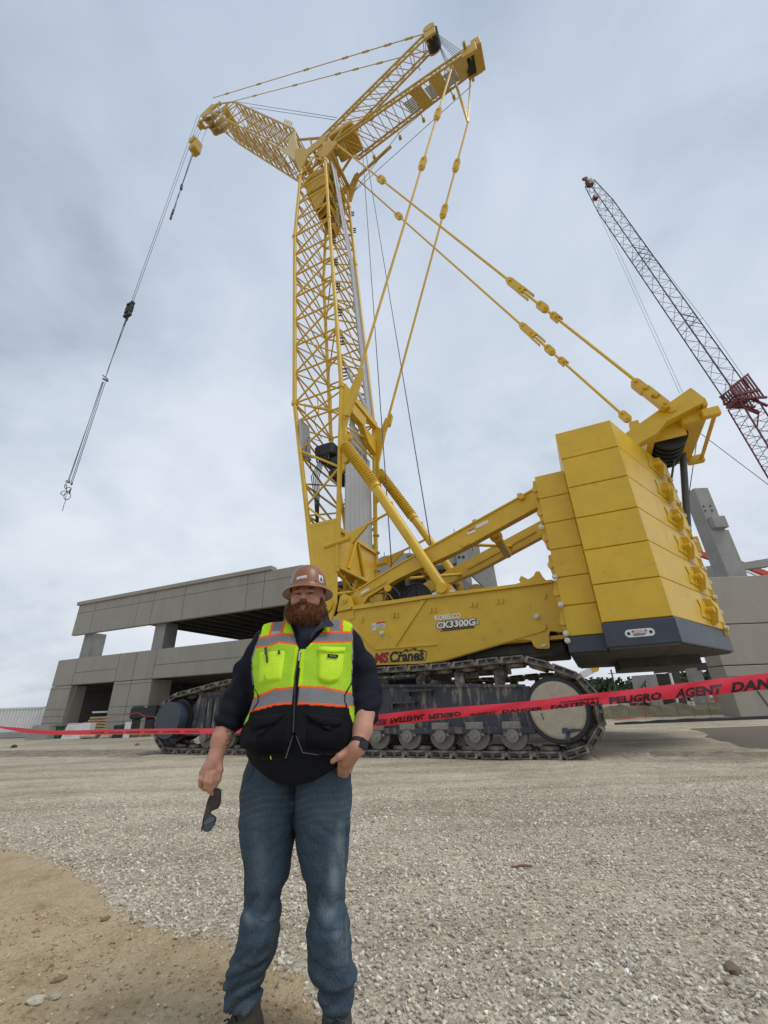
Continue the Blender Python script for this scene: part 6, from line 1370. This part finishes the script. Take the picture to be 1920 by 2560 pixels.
for q in ([(640,1840),(715,1815),(712,1885),(640,1885)],[(765,1820),(865,1825),(850,1878),(762,1872)]): drape('lower_pocket',q,M_bf,.004,.012,12,10,edge=.0)
def onv(pts,off,r,name,m,n_=5,parent=None):
    P=[]
    for (x0,y0),(x1,y1) in zip(pts,pts[1:]):
        for k in range(5): t=k/5; l,d=hit(x0+(x1-x0)*t,y0+(y1-y0)*t); P.append(l-d*off-PO)
    l,d=hit(*pts[-1]); P.append(l-d*off-PO); b=MB(); b.path(P,r,n_); b.smooth=True; return b.build(name,m,parent or vs_)
onv([(749,1622),(738,1690),(736,1760),(733,1832)],.004,.0035,'zipper',M_blk); onv([(749,1628),(747,1652)],.008,.004,'zip_pull',M_alu)
onv([(665,1622),(668,1655)],.016,.0052,'marker_pen',M_blk,7); onv([(664,1619),(665,1634)],.018,.0068,'marker_cap',M_blk,7); onv([(697,1627),(698,1634)],.012,.006,'pen_top',M_blk,6)
M_trim=mat('grey_trim',(.21,.21,.22),.8)
onv([(651,1586),(640,1615),(631,1645),(630,1681),(634,1712)],.0,.004,'armhole_trim',M_trim); onv([(880,1570),(881,1610),(881,1650),(879,1690),(877,1708)],.0,.004,'armhole_trim',M_trim)
onv([(732,1838),(714,1896)],.003,.0028,'hem_trim',M_trim); onv([(740,1838),(757,1881),(796,1887)],.003,.0028,'hem_trim',M_trim)
b=MB(); l,d=hit(676,1890); b.bar(l-d*.004-PO,l-d*.004-PO+Vector((.004,0,-.012)),.003,.003); b.build('yellow_tag',M_lime,vs_)
# under shirt and collar
def patch(name,pts,y,m,par,dy=0.0,thick=.006):
    P=[Vector(qx(px,py,y+dyy)) -PO for px,py,dyy in pts]; b=MB(); b.smooth=False; c=sum(P,Vector())/len(P); n=len(P); b.add(P+[c]+[p+Vector((0,thick,0)) for p in P]+[c+Vector((0,thick,0))],[(i,(i+1)%n,n) for i in range(n)]+[(n+1+(i+1)%n,n+1+i,2*n+1) for i in range(n)]+[(i,n+1+i,n+1+(i+1)%n,(i+1)%n) for i in range(n)]); return b.build(name,m,par)
def fz_(x,y): return (660+x*.1326,1390+y*.1326)
patch('collar',[(*fz_(1120,1180),.03),(*fz_(1195,1040),.06),(*fz_(1235,1190),.01),(*fz_(1318,1296),-.02),(*fz_(1285,1332),-.03),(*fz_(1130,1345),-.035),(*fz_(960,1440),-.04),(*fz_(860,1600),-.045),(*fz_(900,1440),-.03),(*fz_(1040,1290),-.01)],2.13,mat('collar_fabric',(.022,.025,.034),.8,bump=.3,bscale=160),man)
patch('collar',[(*fz_(500,1230),.03),(*fz_(560,1300),.0),(*fz_(640,1420),-.02),(*fz_(640,1600),-.04),(*fz_(560,1420),-.03),(*fz_(500,1300),.0)],2.13,M_bf,man)
def f_shirt(X,Y,Z): return smin(rcone(X,Y,Z,hp_(0,.005,-.115),hp_(0,-.012,-.215),.066,.085),ell(X,Y,Z,hp_(-.0,-.03,-.22),(.09,.06,.07)),.03)
Vs,Fs=surfnets(f_shirt,(HX-.14,HY-.16,HZ-.32),(HX+.14,HY+.12,HZ-.03),.005); mkobj('undershirt',Vs,Fs,mat('dark_blue_cotton',(.010,.016,.032),.9),man)
# ---- beard
def f_beard(X,Y,Z):
    f=ell(X,Y,Z,hp_(.006,-.034,-.088),(.086,.082,.051)); f=smin(f,ell(X,Y,Z,hp_(-.004,-.045,-.106),(.070,.062,.045)),.03)
    for s in (-1,1): f=smin(f,rcone(X,Y,Z,hp_(s*.078,-.015,-.015),hp_(s*.078,-.03,-.075),.012,.026),.02); f=smin(f,rcone(X,Y,Z,hp_(s*.004,-.108,-.041),hp_(s*.042,-.092,-.060),.008,.015),.008)
    f=f+wr(X,Y,Z,60,.006,12)+wr(X,Y,Z,150,.003,13)
    f=smax(f,-ell(X,Y,Z,hp_(0,-.122,-.066),(.023,.036,.016)),.006)
    for s in (-1,1): f=smax(f,-ell(X,Y,Z,hp_(s*.040,-.085,-.020),(.034,.05,.026)),.012)
    return f
V4,F4=surfnets(f_beard,(HX-.13,HY-.16,HZ-.20),(HX+.13,HY+.08,HZ+.02),.0032)
cb_=np.tile([.17,.070,.027],(len(V4),1))*(1+.25*np.array([noise.noise(Vector(v*70)) for v in V4]))[:,None]
M_hair=mat('beard_hair',(.2,.1,.04),.7,attr='tone',var=.35,vscale=140,bump=.5,bscale=300,stretch=(1,1,.35),spec=.3)
bd=mkobj('beard',V4,F4,M_hair,man,cb_)
tri=V4[F4[:,:3]]; nrm=np.cross(tri[:,1]-tri[:,0],tri[:,2]-tri[:,0]); nrm/=np.linalg.norm(nrm,axis=1)[:,None]+1e-9; cen=tri.mean(1); o_=cen-np.array(hp_(0,-.03,-.09)); nrm*=np.sign((nrm*o_).sum(1))[:,None]
hc3=cen-np.array([HX,HY,HZ]); okb=~((np.abs(hc3[:,0])<.019)&(hc3[:,2]>-.084)&(hc3[:,2]<-.044)&(hc3[:,1]<-.06)); sel=rng.choice(np.where(okb)[0],8500); P0=cen[sel]; Nn=nrm[sel]
dirn=Nn*.55+np.array([0,-.1,-.65])+rng.normal(0,.42,(len(sel),3)); dirn/=np.linalg.norm(dirn,axis=1)[:,None]; side=np.cross(dirn,Nn+rng.normal(0,.3,Nn.shape)); side/=np.linalg.norm(side,axis=1)[:,None]+1e-9
Ln_=rng.uniform(.008,.024,len(sel))*np.clip((HZ+.01-P0[:,2])/.06,.3,1); mdl=P0+dirn*(Ln_*.5)[:,None]+rng.normal(0,.0012,P0.shape); end=P0+dirn*Ln_[:,None]+np.array([0,0,-.15])*Ln_[:,None]; wd=.0009
SV=np.stack([P0-side*wd,P0+side*wd,mdl+side*wd*.8,mdl-side*wd*.8,end],1).reshape(-1,3); k5=np.arange(len(sel))[:,None]*5
FT=np.concatenate([k5+np.array([[0,1,2]]),k5+np.array([[0,2,3]]),k5+np.array([[3,2,4]])])
sc_c=np.array([.21,.088,.034])*rng.uniform(.45,1.5,(len(sel),1)); mkobj('beard_strands',SV,FT,M_hair,bd,np.repeat(sc_c,5,0),False)
def f_hair(X,Y,Z): return smax(smax(ell(X,Y,Z,hp_(0,.018,.030),(.086,.098,.085)),-(Y-(HY-.022)),.006),(HZ-.03)-Z+.0*X,.01)
V5,F5=surfnets(f_hair,(HX-.12,HY-.1,HZ-.1),(HX+.12,HY+.15,HZ+.13),.004); mkobj('hair',V5,F5,M_hair,man,np.tile([.055,.025,.013],(len(V5),1)))
for s in (-1,1):
    b=MB(); b.smooth=True; c=Vector(hp_(s*.033,-.0885,.0055))-PO
    bm=bmesh.new(); bmesh.ops.create_icosphere(bm,subdivisions=2,radius=1); b.add([(c.x+v.co.x*.0085,c.y+v.co.y*.004,c.z+v.co.z*.0022) for v in bm.verts],[tuple(v.index for v in f.verts) for f in bm.faces]); bm.free(); b.build('eye',mat('eye_gloss',(.06,.05,.05),.2),man)
# ---- hard hat
M_hat=mat('brown_fibreglass',(.25,.098,.038),.40,var=.10,vscale=7,coat=.18,col2=(.22,.08,.04),v2scale=9,v2lo=.5,v2hi=.8)
hz0=qx(771,1462,2.215)[2]-HZ-.030
prof=[(.0,.094),(.028,.0925),(.050,.0865),(.067,.074),(.078,.056),(.0845,.034),(.0875,.012),(.0885,.002),(.094,-.001),(.104,-.004),(.114,-.009),(.1195,-.0145),(.1195,-.0175),(.114,-.0135),(.103,-.0085),(.09,-.005),(.083,-.003),(.080,.012),(.07,.05),(.03,.08),(.0,.086)]
b=MB(); b.smooth=True; b.lathe(prof,48,(0,0,0),1.0,1.17)
hat=b.build('hard_hat',M_hat,man); hl=Vector(hp_(.001,.012,hz0))-PO
hat.matrix_local=Matrix.Translation(hl)@Matrix.Diagonal((1.13,1.12,1.46,1))@Matrix.Rotation(math.radians(-4),4,'X')@Matrix.Rotation(math.radians(-1.0),4,'Y')
def hp2(ang,zf,off=.001):
    # point on the dome by angle (0 = front) and height
    r=np.interp(zf,[p[1] for p in prof[:8]][::-1],[p[0] for p in prof[:8]][::-1])+off; return Vector((math.sin(ang)*r,-math.cos(ang)*r*1.17,zf))
def hpatch(name,a0,a1,z0,z1,m,off=.0012,slant=0):
    b=MB(); n_=6; vs=[hp2(a0+(a1-a0)*i/n_,z+slant*(i/n_-.5),off) for z in (z0,z1) for i in range(n_+1)]; b.add(vs,[(i,i+1,n_+2+i,n_+1+i) for i in range(n_)]); return b.build(name,m,hat,fix=False)
hpatch('name_strip',-.46,.12,.021,.031,M_white,slant=.003)
for k in range(2): hpatch('strip_print',-.31+.23*k,-.12+.22*k,.0248,.0275,mat('faint_blue_print',(.38,.40,.50),.6),.0018,slant=.0013)
hpatch('triangle_decal',.80,1.12,.014,.042,M_white,.0014); 
b=MB(); b.add([hp2(.84,.018,.002),hp2(1.08,.018,.002),hp2(.96,.038,.002)],[(0,1,2)]); b.build('triangle_print',mat('blue_print',(.03,.05,.25),.5),hat,fix=False)
for a_ in (-.95,.60): b=MB(); b.disc(hp2(a_,.012,.0005),hp2(a_,.012,.01)-hp2(a_,.012,0),.0035,.002,10); b.build('rivet',M_blk,hat)
# ---- watch
b=MB(); b.smooth=True; wc=Vector(qx(897,1860,2.042))-PO; wd_=(Vector(qx(906,1825,2.06))-Vector(qx(894,1868,2.01))).normalized(); b.ring(wc,wd_,.037,.004,28,6); b.ring(wc+wd_*.006,wd_,.037,.004,28,6); b.ring(wc-wd_*.006,wd_,.0368,.004,28,6); wt_=b.build('watch_strap',M_blk,man)
fdir=(Vector((.55,-.83,.05))).normalized(); ctr=wc+fdir*.039; xx=wd_; yy=fdir.cross(xx).normalized(); xx=yy.cross(fdir).normalized(); b=MB()
P=[ctr+xx*sx*.019+yy*sy*.017-fdir*.004 for sx,sy in ((-1,-1),(1,-1),(1,1),(-1,1))]; b.prism(P,fdir*.011); b.build('watch_case',mat('dark_grey_metal',(.05,.05,.06),.3,metal=.6),wt_)
P=[ctr+xx*sx*.016+yy*sy*.014+fdir*.0072 for sx,sy in ((-1,-1),(1,-1),(1,1),(-1,1))]; b=MB(); b.prism(P,fdir*.001); b.build('watch_glass',mat('black_glass',(.006,.006,.008),.06),wt_)
# ---- boots
def boot(px,py,dx,dy,seed):
    c=qx(px,py,2.20); c[2]=0
    def f(X,Y,Z):
        x=X-c[0]; y=Y-c[1]; d=np.hypot(dx,dy); ex,ey=dx/d,dy/d; u_=x*ex+y*ey; w=-x*ey+y*ex
        f=rcone(u_,w,Z,(-.01,0,.13),(-.02,0,.06),.052,.05); f=smin(f,rcone(u_,w,Z,(-.03,0,.045),(.12,0,.045),.045,.043),.04); f=smin(f,ell(u_,w,Z,(.14,0,.042),(.062,.047,.040)),.03)
        s=smax(np.sqrt((np.maximum(np.abs(u_-.055)-.10,0))**2+w**2)-.052,np.abs(Z-.014)-.014,.004); f=smin(f,s,.003)
        return smax(f,-Z,.002)+.002*np.sin(u_*90+w*30)*(Z>.03)
    V_,F_=surfnets(f,(c[0]-.26,c[1]-.28,-.01),(c[0]+.26,c[1]+.28,.20),.006); col=np.where(V_[:,2:3]<.027,np.array([[.02,.018,.016]]),np.array([[.062,.053,.045]]))*(1+.2*np.array([noise.noise(Vector(v*40)) for v in V_]))[:,None]
    o=mkobj('boot',V_,F_,mat('worn_leather',(.1,.09,.07),.75,attr='tone',var=.2,vscale=30,bump=.3,bscale=80),man,col); b=MB(); d=np.hypot(dx,dy); e=Vector((dx/d,dy/d,0)); s=Vector((-e.y,e.x,0)); o2=Vector((c[0],c[1],0))-PO
    for k in range(5): q=o2+e*(.025+.018*k)+Vector((0,0,.128-.012*k)); b.path([q-s*.03-Vector((0,0,.01)),q+Vector((0,0,.006)),q+s*.03-Vector((0,0,.01))],.0032,5)
    b.build('laces',M_blk,o)
boot(610,2520,-.75,-.72,1); boot(842,2530,.12,-1,2)
# ---- safety glasses held in the hand (a thing of its own)
def g5(x,y,dy=0): return Vector(qx(470+x*.1356,1800+y*.1356,2.10+dy))
outl=[(500,1262),(560,1280),(612,1310),(606,1500),(580,1580),(548,1622),(430,1672),(412,1700),(440,1745),(520,1790),(515,1850),(480,1950),(430,2030),(370,2055),(310,2040),(285,2010),(262,1990),(270,1930),(282,1840),(300,1760),(330,1660),(348,1560),(375,1470),(420,1375),(455,1310)]
G0=g5(430,1650); P=[]
for x,y in outl: t=(y-1262)/800; P.append(g5(x,y,.02*math.sin(PI*t)-.015)-G0)
b=MB(); c=sum(P,Vector())/len(P); n_=len(P); cps=[g5(400+60*math.sin(k),1300+k*100,.02*math.sin(PI*k/7)-.022)-G0 for k in range(8)]
b.prism(P,(0,.003,0)); gl=b.build('safety_glasses',mat('smoked_lens',(.028,.030,.036),.14,coat=.6)); gl.location=G0; tag(gl,'dark wraparound safety glasses dangling from the man\'s lowered hand','glasses')
b=MB(); b.smooth=True; b.path([p+Vector((0,-.002,0)) for p in P[:12]],.0022,5); b.path([p+Vector((0,-.002,0)) for p in P[12:]],.0020,5); b.build('rim',M_blk,gl)
b=MB(); b.path([g5(490,1290,-.01)-G0,g5(560,1262,-.02)-G0,g5(645,1302,-.03)-G0],[.003,.0025,.001],5); b.path([g5(262,1990,.0)-G0,g5(248,2045,.01)-G0],[.004,.003],5); b.build('temple_arm',M_blk,gl)
b=MB(); b.prism([(g5(x,y,-.0145+.02*math.sin(PI*(y-1262)/800)-.006)-G0) for x,y in ((300,1850),(430,1790),(505,1810),(470,1870),(330,1925),(285,1930))],(0,.001,0)); b.build('lens_reflection_band',mat('painted_lens_reflection',(.09,.095,.11),.2),gl)  # grey band laid on the lens as a painted reflection
# ================================================================== DANGER TAPE
def tp(px,py,y): return ony(px,py,y)
TP=[(-60,1812,10.5,3),(0,1818,10,5),(60,1826,9.4,11),(130,1832,8.7,11),(220,1831,7.8,12),(320,1829,6.8,13),(430,1828,5.8,14),(540,1828,4.9,14),(620,1822,4.3,19),(700,1818,3.7,23),(800,1812,3.2,27),(900,1805,2.9,30),(960,1800,2.8,31),(1060,1788,2.7,30),(1160,1779,2.65,26),(1260,1771,2.6,25),(1360,1762,2.5,27),(1460,1750,2.45,29),(1560,1742,2.4,32),(1700,1727,2.35,37),(1820,1714,2.3,40),(1920,1702,2.25,41),(2050,1686,2.2,42),(2500,1632,2.1,44),(3300,1535,2.0,46)]
def tape_pt(s,f):
    """s: index along the tape, f: -1 top .. 1 bottom"""
    i=min(int(s),len(TP)-2); t=s-i; a,c=TP[i],TP[i+1]; sm=t
    px=a[0]+(c[0]-a[0])*sm; py=a[1]+(c[1]-a[1])*sm; y=a[2]+(c[2]-a[2])*sm; w=a[3]+(c[3]-a[3])*sm
    bow=.006*(1-f*f)
    return tp(px,py+f*w/2,y)+Vector((0,-bow+.004*math.sin(px*.03+f*2)+.0035*math.sin(px*.055+f*2.1),0))
mt=bpy.data.materials.new('red_plastic_film'); mt.use_nodes=True; pb=mt.node_tree.nodes['Principled BSDF']; pb.inputs['Base Color'].default_value=(.85,.045,.09,1); pb.inputs['Roughness'].default_value=.35; pb.inputs['Subsurface Weight'].default_value=0
ntt=mt.node_tree; tr_=ntt.nodes.new('ShaderNodeBsdfTranslucent'); tr_.inputs[0].default_value=(.9,.05,.07,1); mxs=ntt.nodes.new('ShaderNodeMixShader'); mxs.inputs[0].default_value=.45; ntt.links.new(pb.outputs[0],mxs.inputs[1]); ntt.links.new(tr_.outputs[0],mxs.inputs[2]); ntt.links.new(mxs.outputs[0],ntt.nodes['Material Output'].inputs[0])
tape=empty('danger_tape',tp(1400,1757,2.5),0,'red plastic barrier tape with black lettering stretched behind the man','barrier tape'); TO=Vector(tape.location)
b=MB(); b.smooth=True; n=len(TP)-1; K=8; rows=[]
steps=[k/16 for k in range(n*16+1)]
vs=[tape_pt(min(s,n-1e-6),-1+2*j/K)-TO for s in steps for j in range(K+1)]
fs=[(i*(K+1)+j,(i+1)*(K+1)+j,(i+1)*(K+1)+j+1,i*(K+1)+j+1) for i in range(len(steps)-1) for j in range(K)]
b.add(vs,fs); b.build('film',mt,tape,fix=False)
M_tk=mat('black_print',(.02,.008,.012),.5)
def s_of(px):
    for i in range(n):
        if TP[i][0]<=px<=TP[i+1][0]: return i+(px-TP[i][0])/(TP[i+1][0]-TP[i][0])
    return 0
def tword(body,px0,px1,f0,f1,flip=False,thin=False):
    """print a word between pixel columns px0..px1; f0 (top) .. f1 (bottom) across the width"""
    cu=bpy.data.curves.new('w','FONT'); cu.body=body; cu.size=1; cu.offset=.0 if thin else .045; cu.resolution_u=2
    t=bpy.data.objects.new('w',cu); COL.objects.link(t); dg=bpy.context.evaluated_depsgraph_get(); me=bpy.data.meshes.new_from_object(t.evaluated_get(dg)); bpy.data.objects.remove(t)
    import bmesh
    bm=bmesh.new(); bm.from_mesh(me); bmesh.ops.subdivide_edges(bm,edges=bm.edges,cuts=2); 
    co=np.array([v.co[:] for v in bm.verts]); x0,x1=co[:,0].min(),co[:,0].max(); y0,y1=co[:,1].min(),co[:,1].max()
    for v in bm.verts:
        fx=(v.co.x-x0)/(x1-x0); fy=(y1-v.co.y)/(y1-y0)
        if flip: fy=1-fy
        s=s_of(px0+(px1-px0)*fx); p=tape_pt(s,f0+(f1-f0)*fy); p=p+Vector((0,-.0035,0))-TO; v.co=p
    bm.to_mesh(me); bm.free(); me.materials.clear(); me.materials.append(M_tk); o=bpy.data.objects.new('lettering',me); COL.objects.link(o); o.parent=tape
tword('DANGER',1827,2010,-.35,.97); tword('AGENT',1688,1800,-.3,.97); tword('PELIGRO',1522,1652,-.15,1.0)
tword('FASTENAL',1376,1506,.25,1.0); tword('Distributed Exclusively by',1398,1497,-.28,.18,thin=False)
tword('DANGER',1256,1356,.3,1.0); tword('AGENT',1172,1242,.45,1.0); tword('PELIGRO',1072,1152,-.1,.8,flip=True); tword('FASTENAL',976,1062,-.2,.75,flip=True); tword('DANGER',905,968,-.2,.75,flip=True)
for a,c in ((228,262),(272,308),(318,352),(362,398),(408,452),(462,500)): tword('DANGER',a,c,-.1,.55)
